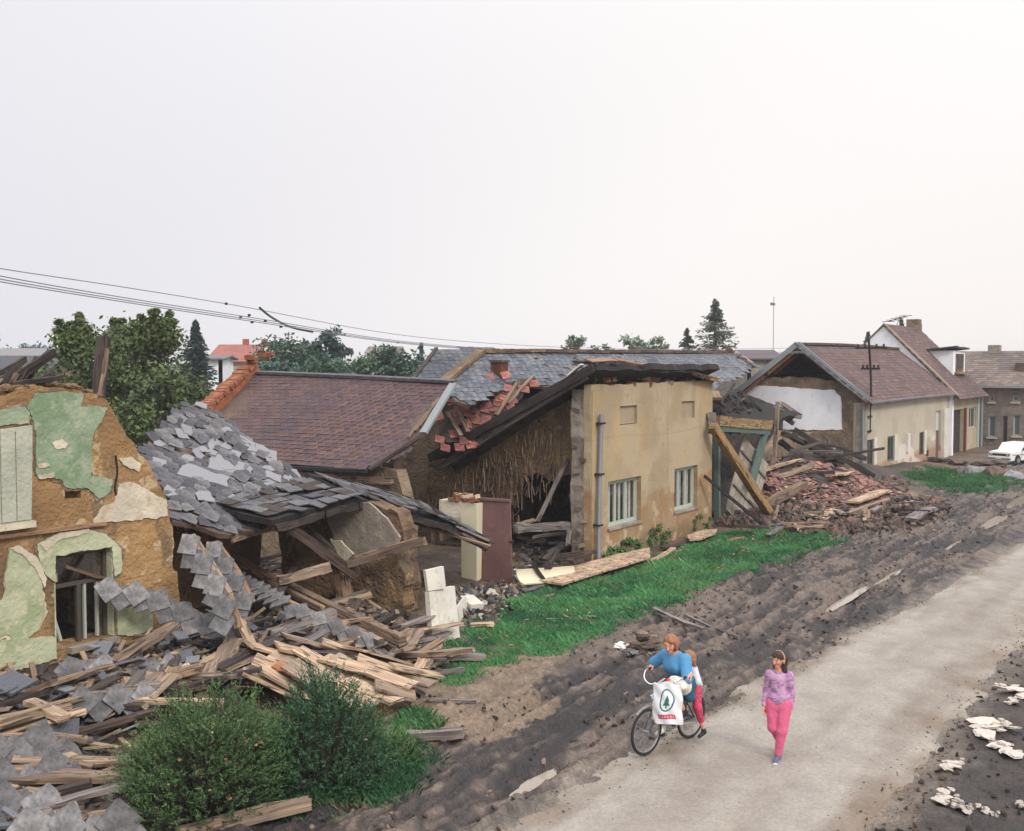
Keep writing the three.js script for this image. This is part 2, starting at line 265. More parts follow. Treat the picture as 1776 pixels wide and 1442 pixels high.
function sheetGeo(us, ws, hf, cf, uvs = 0.5) {
  const nu = us.length, nw = ws.length, p = new Float32Array(nu * nw * 3), c = new Float32Array(nu * nw * 3), uv = new Float32Array(nu * nw * 2), ix = [];
  for (let j = 0; j < nw; j++) for (let i = 0; i < nu; i++) {
    const k = j * nu + i, u = us[i], w = ws[j], h = hf(u, w), q = cf(u, w, h);
    p.set([u, h, w], k * 3); c.set(q, k * 3); uv.set([u * uvs, w * uvs], k * 2);
    if (i < nu - 1 && j < nw - 1) ix.push(k, k + nu, k + 1, k + 1, k + nu, k + nu + 1);
  }
  const g = new THREE.BufferGeometry(); g.setAttribute('position', new THREE.BufferAttribute(p, 3)); g.setAttribute('color', new THREE.BufferAttribute(c, 3)); g.setAttribute('uv', new THREE.BufferAttribute(uv, 2)); g.setIndex(ix); g.computeVertexNormals(); return g;
}
const rgb = (r, g, b) => [lin(r), lin(g), lin(b)];
const MUD = rgb(82, 69, 64), MUDL = rgb(138, 121, 110), MUDW = rgb(50, 43, 45), EARTH = rgb(146, 124, 102), EARTHD = rgb(104, 88, 76), SOD = rgb(62, 88, 56), FIELD = rgb(104, 116, 84), DUST = rgb(172, 160, 148);
const groundMap = tex(512, (x, y) => { const n = fbm(x * 8, y * 8, 81, 5, 8), m = fbm(x * 48, y * 48, 83, 3, 48), st = hash(Math.floor(x * 200), Math.floor(y * 200), 5) > 0.985 ? 40 : 0; const v = 190 + 70 * (n - 0.5) + 90 * (m - 0.5) + st; return [v, v, v * 0.99]; });
const roadMap = tex(512, (x, y) => { const v = 205 + 26 * (fbm(x * 6, y * 6, 86, 4, 6) - 0.5) + 36 * (fbm(x * 60, y * 60, 88, 2, 60) - 0.5); return [v, v, v]; });
const groundBump = tex(512, (x, y) => { const v = 255 * (0.5 * fbm(x * 12, y * 12, 85, 5, 12) + 0.5 * fbm(x * 64, y * 64, 87, 3, 64)); return [v, v, v]; }, { data: 1 });
{
  const us = steps([[-1500, -200, 100], [-200, -40, 20], [-40, -20, 1], [-20, 8, 0.08], [8, 30, 0.16], [30, 60, 0.4], [60, 100, 4], [100, 300, 20], [300, 2100, 150]]);
  const ws = steps([[-2600, -300, 230], [-300, -60, 20], [-60, -12, 3], [-12, -4, 0.5], [-4, 3, 0.14], [3, 8.6, 0.06], [8.6, 11, 0.3], [11, 16, 0.1], [16, 40, 2], [40, 400, 60]]);
  const col = (u, w, h) => {
    const n = fbm(u * 0.8, w * 0.8, 91, 4), f = fbm(u * 2.4, w * 3.2, 93, 4);
    let q = blend3(EARTH, EARTHD, ss(0.35, 0.65, n));
    if (w < -8) q = blend3(q, FIELD, 0.6);
    if (Math.abs(u) > 90 || w < -30) return FIELD;
    q = blend3(q, MUDW, 0.8 * ss(0.2, 0.5, mound(u, w)));
    const m = mudMask(u, w); if (m > 0) { const wob = w + 1.1 * (fbm(u * 0.16, w * 0.35, 61, 3) - 0.5) + 0.1 * (fbm(u * 1.1, w, 63) - 0.5), crest = fbm(u * 0.35, wob * 7, 64, 3), thin = fbm(u * 0.9, wob * 13, 62, 2), big = fbm(u * 0.3, w * 1.1, 95, 3), sp = fbm(u * 6, w * 7, 96, 3); let t = ss(0.36, 0.66, 0.28 * crest + 0.34 * thin + 0.38 * sp + 0.55 * (big - 0.5)); q = blend3(q, blend3(blend3(MUDW, MUD, ss(0, 0.55, t)), MUDL, 0.9 * ss(0.5, 1, t)).map((v, i) => mix(v, MUDW[i], 0.75 * ss(0.03, -0.14, h))), m); }
    if (w > 2 && w < 7 && inPoly(TANP, u + 1.2 * (f - 0.5), w + 1.6 * (n - 0.5))) q = blend3(q, rgb(166, 142, 118), 0.75); if (m > 0.5) q = blend3(q, rgb(142, 126, 114), 0.45 * ss(0.6, 0.72, fbm(u * 0.45 + 9, w * 1.1, 241, 4)) * ss(-0.08, 0.05, h));
    if (inPoly(GRASS1, u, w) || inPoly(GRASS2, u, w)) q = blend3(q, SOD, 0.75);
    const s = shoulder(u, w); if (s > 0) q = blend3(q, blend3(blend3(MUDW, MUD, f), EARTHD, ss(0.5, 0.7, n) * 0.6 * ss(3, 0, w - wR(u))), s);
    const dl = w - wL(u); if (dl > -1.6 && dl < 0.5) q = blend3(q, DUST, 0.7 * ss(-0.5, 0.2, dl + 0.9 * (f - 0.5)));
    const dr = w - wR(u); if (dr > -0.5 && dr < 1.5) q = blend3(q, DUST, 0.7 * ss(0.8, -0.2, dr + 1.4 * (f - 0.5)));
    return q.map(v => v * (0.85 + 0.3 * f));
  };
  structure('ground', sheetGeo(us, ws, groundH, col), std({ vertexColors: true, map: groundMap, bumpMap: groundBump, bumpScale: 0.06, roughness: 0.62 }));
  const ru = steps([[-60, -20, 2], [-20, 10, 0.15], [10, 60, 0.5], [60, 300, 20]]), rw = steps([[-0.9, 0.6, 0.06], [0.6, 2.4, 0.2], [2.4, 3.9, 0.06]]);
  // the road is laid out across between its two worn edges
  const g = sheetGeo(ru, rw, (u, k) => 0, (u, w) => [1, 1, 1]), p = g.attributes.position, cc = g.attributes.color;
  for (let i = 0; i < p.count; i++) {
    const u = p.getX(i), k = p.getZ(i) / 3, a = wL(u), b = wR(u), w = mix(a, b, k), n = fbm(u * 1.3, w * 2.2, 101, 4) - 0.5, n2 = fbm(u * 0.35, w * 1.6, 103, 3), edge = Math.min((k + 0.3) / 0.5, (1.3 - k) / 0.5);
    p.setXYZ(i, u, -0.01 + 0.055 * ss(0, 1, edge) - 0.11 * (1 - ss(0, 0.62, edge + 0.5 * n)) + 0.02 * n, w);
    const q = blend3(blend3(rgb(186, 178, 168), rgb(172, 163, 153), ss(0.35, 0.7, n2)), rgb(194, 187, 178), 0.45 * Math.max(Math.exp(-(((k - 0.22) / 0.1) ** 2)), Math.exp(-(((k - 0.72) / 0.1) ** 2))) * ss(0.25, 0.55, n2)), smear = ss(0.55, 0.72, fbm(u * 0.22 + 4, w * 2.4, 105, 4)), e = blend3(blend3(q, rgb(138, 122, 108), 0.28 * smear), EARTH, 0.75 * (1 - ss(0.2, 1.0, edge + 1.2 * n))).map(v => v * (0.92 + 0.3 * (n + 0.2))); cc.setXYZ(i, ...e);
    g.attributes.uv.setXY(i, u * 0.6, w * 0.6);
  }
  g.computeVertexNormals();
  structure('road', g, std({ vertexColors: true, map: roadMap, bumpMap: groundBump, bumpScale: 0.012, roughness: 0.92 }));
  for (const [u, w, a, b] of POOLS) {
    const pts = Array.from({ length: 40 }, (_, i) => { const t = i / 40 * Math.PI * 2, k = 0.75 + 0.8 * fbm(Math.cos(t) * 2 + u, Math.sin(t) * 2 + w, 79, 3); return [Math.cos(t) * a * k, Math.sin(t) * b * k]; });
    const pg = slab(pts, [u, -0.035, w], [1, 0, 0], [0, 0, -1], 0.003); structure('puddle', pg, M.water);
  }
}
const onGround = (u, w, up = 0) => [u, groundH(u, w) + up, w];
{ // grass: tufts of blades
  const tuft = (n, h, s) => { const p = [], c = []; for (let i = 0; i < n; i++) { const a = rr(0, 6.28), l = rr(0.1, 0.9) * h, x = rr(-s, s), z = rr(-s, s), k = rr(0.5, 1) * h, dx = Math.cos(a), dz = Math.sin(a), wd = 0.004 + 0.004 * R(); p.push(x - dz * wd, 0, z + dx * wd, x + dz * wd, 0, z - dx * wd, x + dx * l * 0.45, k * 0.7, z + dz * l * 0.45, x + dx * l * 0.45, k * 0.7, z + dz * l * 0.45, x + dz * wd, 0, z - dx * wd, x + dx * l, k, z + dz * l); const t = rr(0.7, 1.25); for (let j = 0; j < 6; j++) c.push(t, t, t); } const g = new THREE.BufferGeometry(); g.setAttribute('position', new THREE.Float32BufferAttribute(p, 3)); g.setAttribute('color', new THREE.Float32BufferAttribute(c, 3)); g.computeVertexNormals(); return g; };
  const bladeM = std({ vertexColors: true, side: THREE.DoubleSide, roughness: 0.8 });
  const fill = (poly, n, smin, smax, soft, dim = 1) => { const xs = poly.map(p => p[0]), zs = poly.map(p => p[1]), o = []; let guard = 0; while (o.length < n && guard++ < n * 20) { const u = rr(Math.min(...xs) - soft, Math.max(...xs) + soft), w = rr(Math.min(...zs) - soft, Math.max(...zs) + soft), d = fbm(u * 1.1, w * 1.1, 111, 4), j = soft * (R() + R() - 1); if (!inPoly(poly, u + (d - 0.5) * 2.2 * soft, w + j + (fbm(w * 1.7, u * 1.7, 113, 3) - 0.5) * 3 * soft)) continue; const k = fbm(u * 0.8, w * 0.9, 115, 4), bare = fbm(u * 1.6, w * 2.2, 117, 3); if ((k < 0.36 && R() < 0.6) || (bare < 0.38 && R() < 0.85)) continue; const y = R() < 0.05 + 0.25 * ss(0.45, 0.36, bare) ? [lin(128), lin(126), lin(84)] : blend3(rgb(40, 98, 62), rgb(84, 142, 88), ss(0.3, 0.7, k + rr(-0.2, 0.2))); const s = rr(smin, smax) * (0.5 + 0.9 * k) * (R() < 0.03 ? 1.7 : 1) * (0.7 + 0.6 * ss(0.35, 0.6, bare)); o.push([onGround(u, w, -0.015), [0, rr(0, 6.28), 0], [s, s, s], y.map(v => v * dim)]); } return o; };
  const T = tuft(16, 0.085, 0.09);
  stuff('grass', 'strip of short green grass between the cream house and the churned mud', 'grass', T, bladeM, fill(GRASS1, 30000, 0.7, 1.3, 0.5));
  stuff('grass', 'patch of green grass in front of the far cream house and the white car', 'grass', T, bladeM, fill(GRASS2, 2200, 1.0, 1.8, 0.9, 0.7));
  const under = flat([[470, 1330], [620, 1290], [700, 1290], [730, 1330], [640, 1400], [520, 1425], [440, 1420]]), side = flat([[670, 1262], [700, 1248], [760, 1262], [735, 1280], [690, 1276]]), end = flat([[740, 1160], [800, 1125], [860, 1150], [790, 1190], [740, 1200]]);
  stuff('grass', 'thin weedy grass at the foot of the two foreground bushes', 'grass', T, bladeM, [...fill(under, 3000, 0.7, 1.5, 0.35, 0.55), ...fill(side, 420, 0.6, 1.3, 0.2, 0.7), ...fill(end, 420, 0.5, 1.0, 0.3)]);
}
// ================================================================ buildings
const onPlane = (px, py, o, n) => { const r = sight(px, py); return add(CAM, mul(r, dot(sub(o, CAM), n) / dot(r, n))); };
const onSlab = (list, o, ex, ey) => { const n = cross(ex, ey); return list.map(([x, y]) => { const q = sub(onPlane(x, y, o, n), o); return [dot(q, ex), dot(q, ey)]; }); };
// courses of shingles over a roof polygon
function courses(name, t, poly, o, ex, ey, tw, th, colors, o2 = {}) {
  const n = cross(ex, ey), xs = poly.map(p => p[0]), ys = poly.map(p => p[1]), list = [], q = new THREE.Quaternion(), b = new THREE.Matrix4();
  const g = new THREE.BoxGeometry(tw * 0.97, o2.thick || 0.014, th * 1.45); triUV(g); const slip = o2.slip || 0.02, gaps = o2.gaps || 0;
  let row = 0;
  for (let y = Math.min(...ys); y < Math.max(...ys); y += th, row++) for (let x = Math.min(...xs) + (row % 2) * tw / 2; x < Math.max(...xs); x += tw) {
    if (!inPoly(poly, x, y) || R() < gaps * ss(0.45, 0.7, fbm(x * 0.7, y * 0.7, 121))) continue;
    const tilt = 0.035 + rr(0, 0.02), a = rr(-slip, slip), X = nrm(add(mul(ex, Math.cos(a)), mul(ey, Math.sin(a)))), Zd = nrm(sub(mul(ey, -Math.cos(tilt)), mul(n, -Math.sin(tilt)))), Y = cross(Zd, X);
    b.makeBasis(new THREE.Vector3(...X), new THREE.Vector3(...Y), new THREE.Vector3(...Zd)); q.setFromRotationMatrix(b);
    const p = add(add(o, add(mul(ex, x + rr(-slip, slip) * 0.5), mul(ey, y + rr(-slip, slip)))), mul(n, 0.02 + rr(0, 0.008) + (o2.sag ? o2.sag(x, y) : 0)));
    const k = fbm(x * 0.55, y * 0.8, 123, 4), c = blend3(colors[0], colors[1], ss(0.3, 0.7, k)), c2 = R() < 0.18 ? blend3(c, colors[2], rr(0.4, 1)) : c, f = rr(0.82, 1.18);
    list.push([p, q.clone(), [1, 1, 1], c2.map(v => v * f * (o2.bright || 1))]);
  }
  return stuff(name, '', '', triUV(g), M.shingle, list, t);
}
const ZU = [1, 0, 0];
function pane(t, parentName, u0, u1, h0, h1, w, o = {}) { // a window in a wall along the street, its face at w
  const d = 0.07, fr = o.frame || M.frame, f = 0.06, g = [box(u0, u1, h0, h0 + f, w - d, w), box(u0, u1, h1 - f, h1, w - d, w), box(u0, u0 + f, h0 + f, h1 - f, w - d, w), box(u1 - f, u1, h0 + f, h1 - f, w - d, w)];
  const win = part(parentName, g, fr, t), n = o.sashes || 1, W = (u1 - u0 - 2 * f) / n;
  for (let i = 0; i < n; i++) {
    const a = u0 + f + i * W + 0.006, b = a + W - 0.012, s = 0.05, e = w - 0.015;
    part('sash', [box(a, b, h0 + f, h0 + f + s, e - 0.05, e), box(a, b, h1 - f - s, h1 - f, e - 0.05, e), box(a, a + s, h0 + f + s, h1 - f - s, e - 0.05, e), box(b - s, b, h0 + f + s, h1 - f - s, e - 0.05, e)], fr, t, win);
    part('glass', box(a + s, b - s, h0 + f + s, h1 - f - s, e - 0.03, e - 0.024), o.glass || M.glass, t, win);
    if (o.curtain) { const cg = []; for (let k = 0; k < 3; k++) { const x = a + s + (k + 0.2) * (b - a - 2 * s) / 3; cg.push(box(x, x + (b - a) * rr(0.1, 0.2), h0 + f, h1 - f - rr(0, 0.1), e - 0.16 - 0.02 * (k % 2), e - 0.13 - 0.02 * (k % 2))); } part('curtain', cg, M.curtain, t, win); }
  }
  if (o.sill) part('sill', box(u0 - 0.06, u1 + 0.06, h0 - 0.07, h0 - 0.002, w - 0.1, w + o.sill), o.sillM || M.greyPlaster, t, win);
  return win;
}
const rectHole = (u0, u1, h0, h1) => [[u0, h0], [u1, h0], [u1, h1], [u0, h1]];

// ---------------------------------------------------------------- left house: brown adobe front with green plaster, upper part broken away
{
  const w = -1, t = thing('ruined_house', 'brown adobe house front at the left edge with peeling green plaster and a broken gable', 'house', [-15, 0, w]);
  const out = pUH([[-420, 1330], [-420, 700], [0, 690], [30, 674], [128, 674], [182, 692], [205, 730], [232, 768], [256, 802], [280, 848], [294, 900], [300, 965], [310, 1050], [318, 1140]], w);
  out[0][1] = out[13][1] = -0.3;
  const win = pUH([[95, 1128], [200, 1104], [190, 950], [95, 966]], w), u0 = (win[0][0] + win[3][0]) / 2, u1 = (win[1][0] + win[2][0]) / 2, h0 = win[0][1], h1 = win[2][1], hole = rectHole(u0, u1, h0, h1);
  const vent = pUH([[112, 866], [140, 864], [140, 846], [112, 848]], w);
  const am = tex(1024, (x, y) => { const X = x * 6, Y = y * 6; let q = blend3([164, 131, 88], [134, 104, 70], ss(0.3, 0.7, fbm(X * 1.3, Y * 1.3, 211, 5))); const crs = Math.abs(((Y * 4.2 + 0.35 * fbm(X * 0.8, Y, 213, 3)) % 1 + 1) % 1 - 0.5) * 2; q = blend3(q, [104, 80, 60], 0.4 * ss(0.84, 0.96, crs) * ss(0.35, 0.6, fbm(X, Y * 2, 215, 3))); q = blend3(q, [178, 152, 118], 0.7 * ss(0.55, 0.72, fbm(X * 2.1, Y * 2.1, 217, 4))); q = blend3(q, [96, 80, 66], 0.6 * ss(0.58, 0.74, fbm(X * 2.6, Y * 0.9, 219, 4))); q = blend3(q, [196, 184, 158], 0.55 * ss(0.64, 0.72, fbm(X * 3.4, Y * 3.4, 221, 4))); const g = (hash(Math.floor(x * 1024), Math.floor(y * 1024), 9) - 0.5) * 34; return q.map(v => v + g); }, { rep: [1 / 6, 1 / 6] });
  part('wall', wallUH(ragged(ragged(out, 0.05, 0.2, [0, 13]), 0.02, 0.06), w, 0.5, [hole, vent]), std({ map: am, bumpMap: bump05, bumpScale: 0.06 }), t);
  // closed rooms behind the front
  part('inner_wall', [box(-24, -13.6, -0.3, 4.2, w - 4.4, w - 4.1), box(-13.9, -13.62, -0.3, 3.4, w - 4.1, w - 0.5)], M.mudwall, t);
  part('floor_boards', [box(-24, -13.95, 2.9, 3.0, w - 4.1, w - 0.52), box(-24, -13.95, 0.02, 0.1, w - 4.1, w - 0.52)], M.dark[0], t);
  // plaster that still clings to the front, each patch with its own broken edge
  const patch = (name, px, mat, th = 0.03, label, amp = 0.02) => { if (mat === M.green || mat === M.greenPale) { const cx = px.reduce((s, p) => s + p[0], 0) / px.length, cy = px.reduce((s, p) => s + p[1], 0) / px.length; part('undercoat', wallUH(ragged(pUH(px.map(p => [p[0] + (p[0] - cx) * 0.04 + rr(-5, 5), p[1] + (p[1] - cy) * 0.04 + rr(-5, 5)]), w), 0.03, 0.07), w + th * 0.45, th * 0.4), R() < 0.6 ? M.lime : M.mudwall, t); } const m = part(name, wallUH(ragged(ragged(pUH(px, w), amp, 0.16), 0.012, 0.045), w + th, th - 0.002), mat, t); if (label) m.userData.label = label; };
  patch('plaster', [[45, 708], [61, 682], [100, 680], [142, 683], [138, 706], [184, 706], [175, 728], [160, 753], [156, 790], [155, 826], [175, 827], [194, 833], [187, 855], [170, 866], [152, 848], [111, 845], [104, 832], [61, 824], [60, 753], [54, 723]], M.green, 0.035, 'large green plaster patch');
  patch('plaster', [[86, 768], [104, 762], [116, 770], [110, 778], [92, 778]], M.lime, 0.05, 'small white scar in the green plaster', 0.01); patch('plaster', [[62, 806], [80, 803], [84, 808], [64, 812]], M.lime, 0.05, 'white scratch low in the green plaster', 0.006); patch('plaster', [[62, 824], [92, 820], [90, 828], [64, 830]], M.lime, 0.05, 'pale lower edge of the green plaster', 0.006); patch('plaster', [[16, 952], [30, 946], [62, 968], [78, 1004], [74, 1020], [58, 986], [36, 962]], M.lime, 0.05, 'whitish broken edge beside the window', 0.01); patch('plaster', [[66, 944], [100, 924], [150, 916], [150, 924], [104, 934], [76, 956]], M.lime, 0.055, 'whitish broken edge above the window', 0.01);
  patch('plaster', [[-60, 722], [0, 712], [42, 706], [50, 716], [49, 735], [0, 739], [-60, 747]], M.green);
  patch('plaster', [[205, 796], [228, 793], [243, 806], [240, 818], [222, 812], [212, 806]], M.lime, 0.03, 'small pale plaster remnant');
  patch('plaster', [[205, 840], [232, 838], [288, 868], [290, 896], [240, 902], [205, 905], [160, 906], [172, 884], [196, 872]], M.lime, 0.025, 'pale scuffed plaster beside the crack');
  patch('plaster', [[62, 944], [100, 926], [150, 918], [180, 926], [208, 952], [208, 992], [197, 1000], [192, 948], [94, 964], [95, 1010], [80, 1000], [68, 985]], M.greenPale, 0.04, 'pale green plaster round the window head');
  patch('plaster', [[14, 950], [40, 955], [70, 1000], [76, 1060], [64, 1092], [30, 1118], [10, 1100], [-30, 1120], [-40, 1060], [4, 1040]], M.greenPale, 0.035, 'pale green plaster left of the window');
  patch('plaster', [[201, 1060], [236, 1052], [262, 1062], [262, 1090], [230, 1104], [203, 1102]], M.greenPale, 0.035, 'yellowish plaster right of the window');
  patch('plaster', [[-60, 1120], [20, 1108], [90, 1104], [95, 1142], [40, 1158], [-60, 1190]], M.greenPale, 0.06, 'plaster of the base');
  // string course, boarded panel, window
  const sc = pUH([[-200, 958], [180, 908], [294, 888]], w); part('string_course', barGeo([sc[0][0], sc[0][1], w + 0.02], [sc[1][0], sc[1][1], w + 0.02], 0.12, 0.06), M.adobe, t);
  const pb = pUH([[-60, 922], [48, 903], [50, 738], [-60, 754]], w), panel = part('shutter', wallUH(ragged(pb, 0.012, 0.4), w + 0.09, 0.08), M.panel, t); panel.userData.label = 'pale boarded-up opening';
  for (let k = 0; k < 4; k++) { const x = mix(pb[0][0], pb[1][0], (k + 0.5) / 4), wd = (pb[1][0] - pb[0][0]) / 4 - 0.02; part('board', box(x - wd / 2, x + wd / 2, pb[1][1] + 0.03, pb[2][1] - 0.05 - 0.03 * (k % 2), w + 0.09, w + 0.115), M.panel, t, panel); }
  part('ledge', box(pb[0][0], pb[1][0] + 0.06, pb[1][1] - 0.1, pb[1][1] - 0.002, w, w + 0.13), M.lime, t, panel);
  const f = part('window_frame', [box(u0, u1, h1 - 0.07, h1, w - 0.22, w - 0.15), box(u0, u0 + 0.06, h0, h1 - 0.07, w - 0.22, w - 0.15), box(u1 - 0.06, u1, h0, h1 - 0.07, w - 0.22, w - 0.15), box(u0 + 0.06, u1 - 0.06, h0 + 0.95, h0 + 1.01, w - 0.22, w - 0.15), box((u0 + u1) / 2 - 0.035, (u0 + u1) / 2 + 0.035, h0, h0 + 0.95, w - 0.22, w - 0.15)], M.frameDark, t);
  part('sill', box(u0 + 0.2, u1 + 0.04, h0 - 0.1, h0 - 0.003, w - 0.3, w + 0.14), M.greyPlaster, t, f);
  for (const [a, b, c, d] of [[u0 + 0.07, u1 - 0.07, h0 + 1.02, h1 - 0.08], [(u0 + u1) / 2 + 0.04, u1 - 0.07, h0 + 0.02, h0 + 0.94]]) part('pane', box(a, b, c, d, w - 0.2, w - 0.194), M.glass, t, f); part('sash', [box((u0 + u1) / 2 + 0.1, (u0 + u1) / 2 + 0.14, h0 + 0.02, h0 + 0.94, w - 0.215, w - 0.16), box(u1 - 0.2, u1 - 0.16, h0 + 0.02, h0 + 0.94, w - 0.215, w - 0.16)], M.frame, t, f); for (const x of [u0, u1]) part('reveal', box(x - 0.012, x + 0.012, h0 + 0.01, h1 - 0.01, w - 0.14, w + 0.004), M.greenPale, t, f); part('sash', barGeo([u0 + 0.35, h0, w - 0.4], [u0 + 0.3, h0 + 0.9, w - 0.75], 0.05, 0.05), M.frame, t, f);
  beam('plank', 'short brown plank jammed in the top of the green-edged window', 'plank', [u0 + 0.35, h0 + 1.28, w - 0.28], [u1 + 0.02, h0 + 0.95, w - 0.1], 0.16, 0.05, M.tan[1]);
  // crack: a recessed dark split with raised lips
  part('crack', tubeGeo(pUH([[200, 790], [203, 820], [199, 850], [208, 880], [203, 903]], w).map(p => [p[0], p[1], w - 0.004]), 0.022, 20, 5), M.soil, t);
  // what is left of the loft on top of the wall
  const L = [['rafter', [[-60, 704], [92, 612]], -2.6, 0.2], ['rafter', [[-80, 690], [60, 640]], -3.4, 0.18], ['rafter', [[-60, 722], [95, 648]], -1.6, 0.16], ['rafter', [[20, 668], [110, 655]], -1.3, 0.12], ['rafter', [[-50, 676], [45, 622]], -4.2, 0.16]];
  for (const [n, p, ww, s] of L) part(n, barGeo(pw(...p[0], ww), pw(...p[1], ww + 0.3), s, s * 0.7, 0, 1), pick(M.dark), t);
  for (let i = 0; i < 9; i++) { const a = pw(-50 + i * 12, 700 - i * 5, -1.8 - 0.1 * i), b = pw(-30 + i * 13, 672 - i * 6, -1.8 - 0.1 * i); part('loft_board', barGeo(a, add(b, [rr(-0.1, 0.1), rr(-0.1, 0.05), 0]), 0.22, 0.04, rr(-0.5, 0.5)), pick([...M.dark, M.tan[2]]), t); }
  const top = pUH([[-60, 700], [30, 672], [128, 672], [180, 690]], w); for (let i = 0; i < 40; i++) { const k = R() * 3, a = Math.floor(k), q = [mix(top[a][0], top[a + 1][0], k - a), mix(top[a][1], top[a + 1][1], k - a)]; const s = rr(0.05, 0.12), c = lpart('adobe_lump', chunk[i % 6].clone(), M.adobe, t, sub([q[0], q[1] + 0.01, w - rr(0.05, 0.45)], t._base)); c.scale.set(s * 1.5, s, s); c.rotation.y = R() * 6; }
  const pb0 = pw(168, 694, w - 0.3), pt0 = pw(178, 582, w - 0.5); beam('timber_post', 'dark timber post standing upright on the broken gable of the adobe house', 'post', [pb0[0], pb0[1] - 0.2, w - 0.3], pt0, 0.2, 0.16, M.dark[0]);
  const ps0 = pw(172, 690, w - 0.15), ps1 = pw(186, 604, w - 0.25); beam('batten', 'thin brown batten fixed along the dark post on the adobe gable', 'batten', ps0, ps1, 0.06, 0.05, M.tan[2]);
}

// ---------------------------------------------------------------- collapsed slate roof behind and right of the left house
{
  const A = ph(395, 925, 2.35), B = ph(318, 708, 4.5), ex0 = sub(ph(560, 868, 2.5), A), ey = nrm(sub(B, A)); let ex = sub(ex0, mul(ey, dot(ex0, ey))); ex = nrm(ex); const n = cross(ex, ey);
  const t = thing('collapsed_roof', 'collapsed grey slate roof sliding down between the adobe house and the rusty roof', 'roof', [A[0], 0, A[2]]);
  const poly = onSlab([[300, 905], [400, 928], [470, 905], [562, 872], [548, 850], [470, 805], [395, 730], [345, 700], [318, 704], [280, 745], [240, 785], [262, 830], [296, 872]], A, ex, ey);
  part('roof_deck', triUV(slab(ragged(poly, 0.1, 0.4), A, ex, ey, 0.09)), M.darkBrown, t);
  const geo = Array.from({ length: 6 }, () => { const g = new THREE.ExtrudeGeometry(shapeOf(ragged([[-0.13, -0.13], [0.13, -0.13], [0.13, 0.13], [rr(-0.13, 0.02), 0.13], [-0.13, rr(-0.02, 0.13)]], 0.02, 0.1)), { depth: 0.018, bevelEnabled: false }); return triUV(g); });
  const ys = poly.map(p => p[1]), xs = poly.map(p => p[0]); let c = 0, row = 0; const rest = {};
  for (let y = Math.min(...ys); y < Math.max(...ys); y += 0.2, row++) for (let x = Math.min(...xs) + (row % 2) * 0.13; x < Math.max(...xs); x += 0.27) {
    if (!inPoly(poly, x, y)) continue;
    const k = fbm(x * 0.8, y * 0.8, 131, 3); if (R() < 0.14) continue;
    const loose = ss(0.45, 0.62, k), m = shade(new THREE.Mesh(pick(geo), R() < 0.03 + 0.14 * loose ? M.slateBright : M.slate[pick([1, 4, 4, 1, 3, 0])])); m.name = 'slate'; c++;
    const a = rr(-0.06, 0.06) + loose * rr(-0.9, 0.9), tx = rr(-0.05, 0.05) + loose * rr(-0.3, 0.35), X = add(mul(ex, Math.cos(a)), mul(ey, Math.sin(a))), Nn = nrm(add(n, add(mul(ey, -0.06 - Math.abs(tx)), mul(ex, tx)))), X2 = nrm(sub(X, mul(Nn, dot(X, Nn)))), Y2 = cross(Nn, X2);
    m.quaternion.setFromRotationMatrix(new THREE.Matrix4().makeBasis(new THREE.Vector3(...X2), new THREE.Vector3(...Y2), new THREE.Vector3(...Nn)));
    m.position.set(...sub(add(add(A, add(mul(ex, x), mul(ey, y))), mul(n, 0.02 + loose * rr(0, 0.12))), t._base)); const s = rr(0.9, 1.15) + loose * rr(-0.2, 0.4); m.scale.set(s, s, 1); if (c <= 295) t.add(m); else { m.updateMatrix(); (rest[M.slate.indexOf(m.material)] ??= []).push(m.geometry.clone().applyMatrix4(m.matrix)); }
  }
  { const all = Object.values(rest).flat(); if (all.length) { const m = lpart('slates', all, M.slate[1], t); m.userData.kind = 'stuff'; } }
  // rotten edge board, broken rafters sticking out underneath
  part('fascia_board', barGeo(ph(400, 932, 2.25), ph(560, 886, 2.35), 0.22, 0.06, 1.3), M.tan[1], t);
  for (let i = 0; i < 6; i++) { const a = ph(330 + i * 42, 925 - i * 6, 2.2); part('rafter', barGeo(a, add(a, add(mul(ey, 2.4), mul(n, -0.12))), 0.12, 0.14), M.dark[i % 3], t); }
  for (const [x, y, sx, sz, hh] of [[420, 775, 0.55, 0.35, 0.3], [385, 790, 0.45, 0.3, 0.2], [350, 830, 0.6, 0.3, 0.2], [400, 815, 0.6, 0.35, 0.2], [455, 790, 0.35, 0.3, 0.3], [310, 860, 0.35, 0.3, 0.1], [445, 830, 0.4, 0.25, 0.1]]) {
    const q = onPlane(x, y, A, n), g = slab(ragged([[-sx, -sz], [sx * 0.8, -sz], [sx, sz * 0.6], [-sx * 0.5, sz]], 0.06, 0.2), add(q, mul(n, 0.1)), ex, nrm(add(ey, mul(n, rr(0, hh)))), 0.06); g.translate(-q[0], -q[1], -q[2]); triUV(g);
    const m = shade(new THREE.Mesh(g, M.slateBright)); m.name = numbered('plaster_slab'); m.position.set(...toW(q)); m.rotation.y = TH; scene.add(m); tag(m, 'flat broken slab of pale mortar lying on the collapsed slate roof', 'rubble slab', 'pale slabs on the collapsed slate roof');
  }
  // what carries it: stub walls
  const s = thing('wall_stub', 'ruined brown stub wall under the lower end of the collapsed slate roof', 'wall', [-10.5, 0, -2]);
  part('wall', [wallUH(ragged([[-13.6, -0.2], [-8.9, -0.2], [-8.9, 2.2], [-10, 2.5], [-11.5, 2.3], [-12.5, 2.7], [-13.6, 2.6]], 0.07, 0.25), -3.4, 0.4)], M.adobeDark, s);
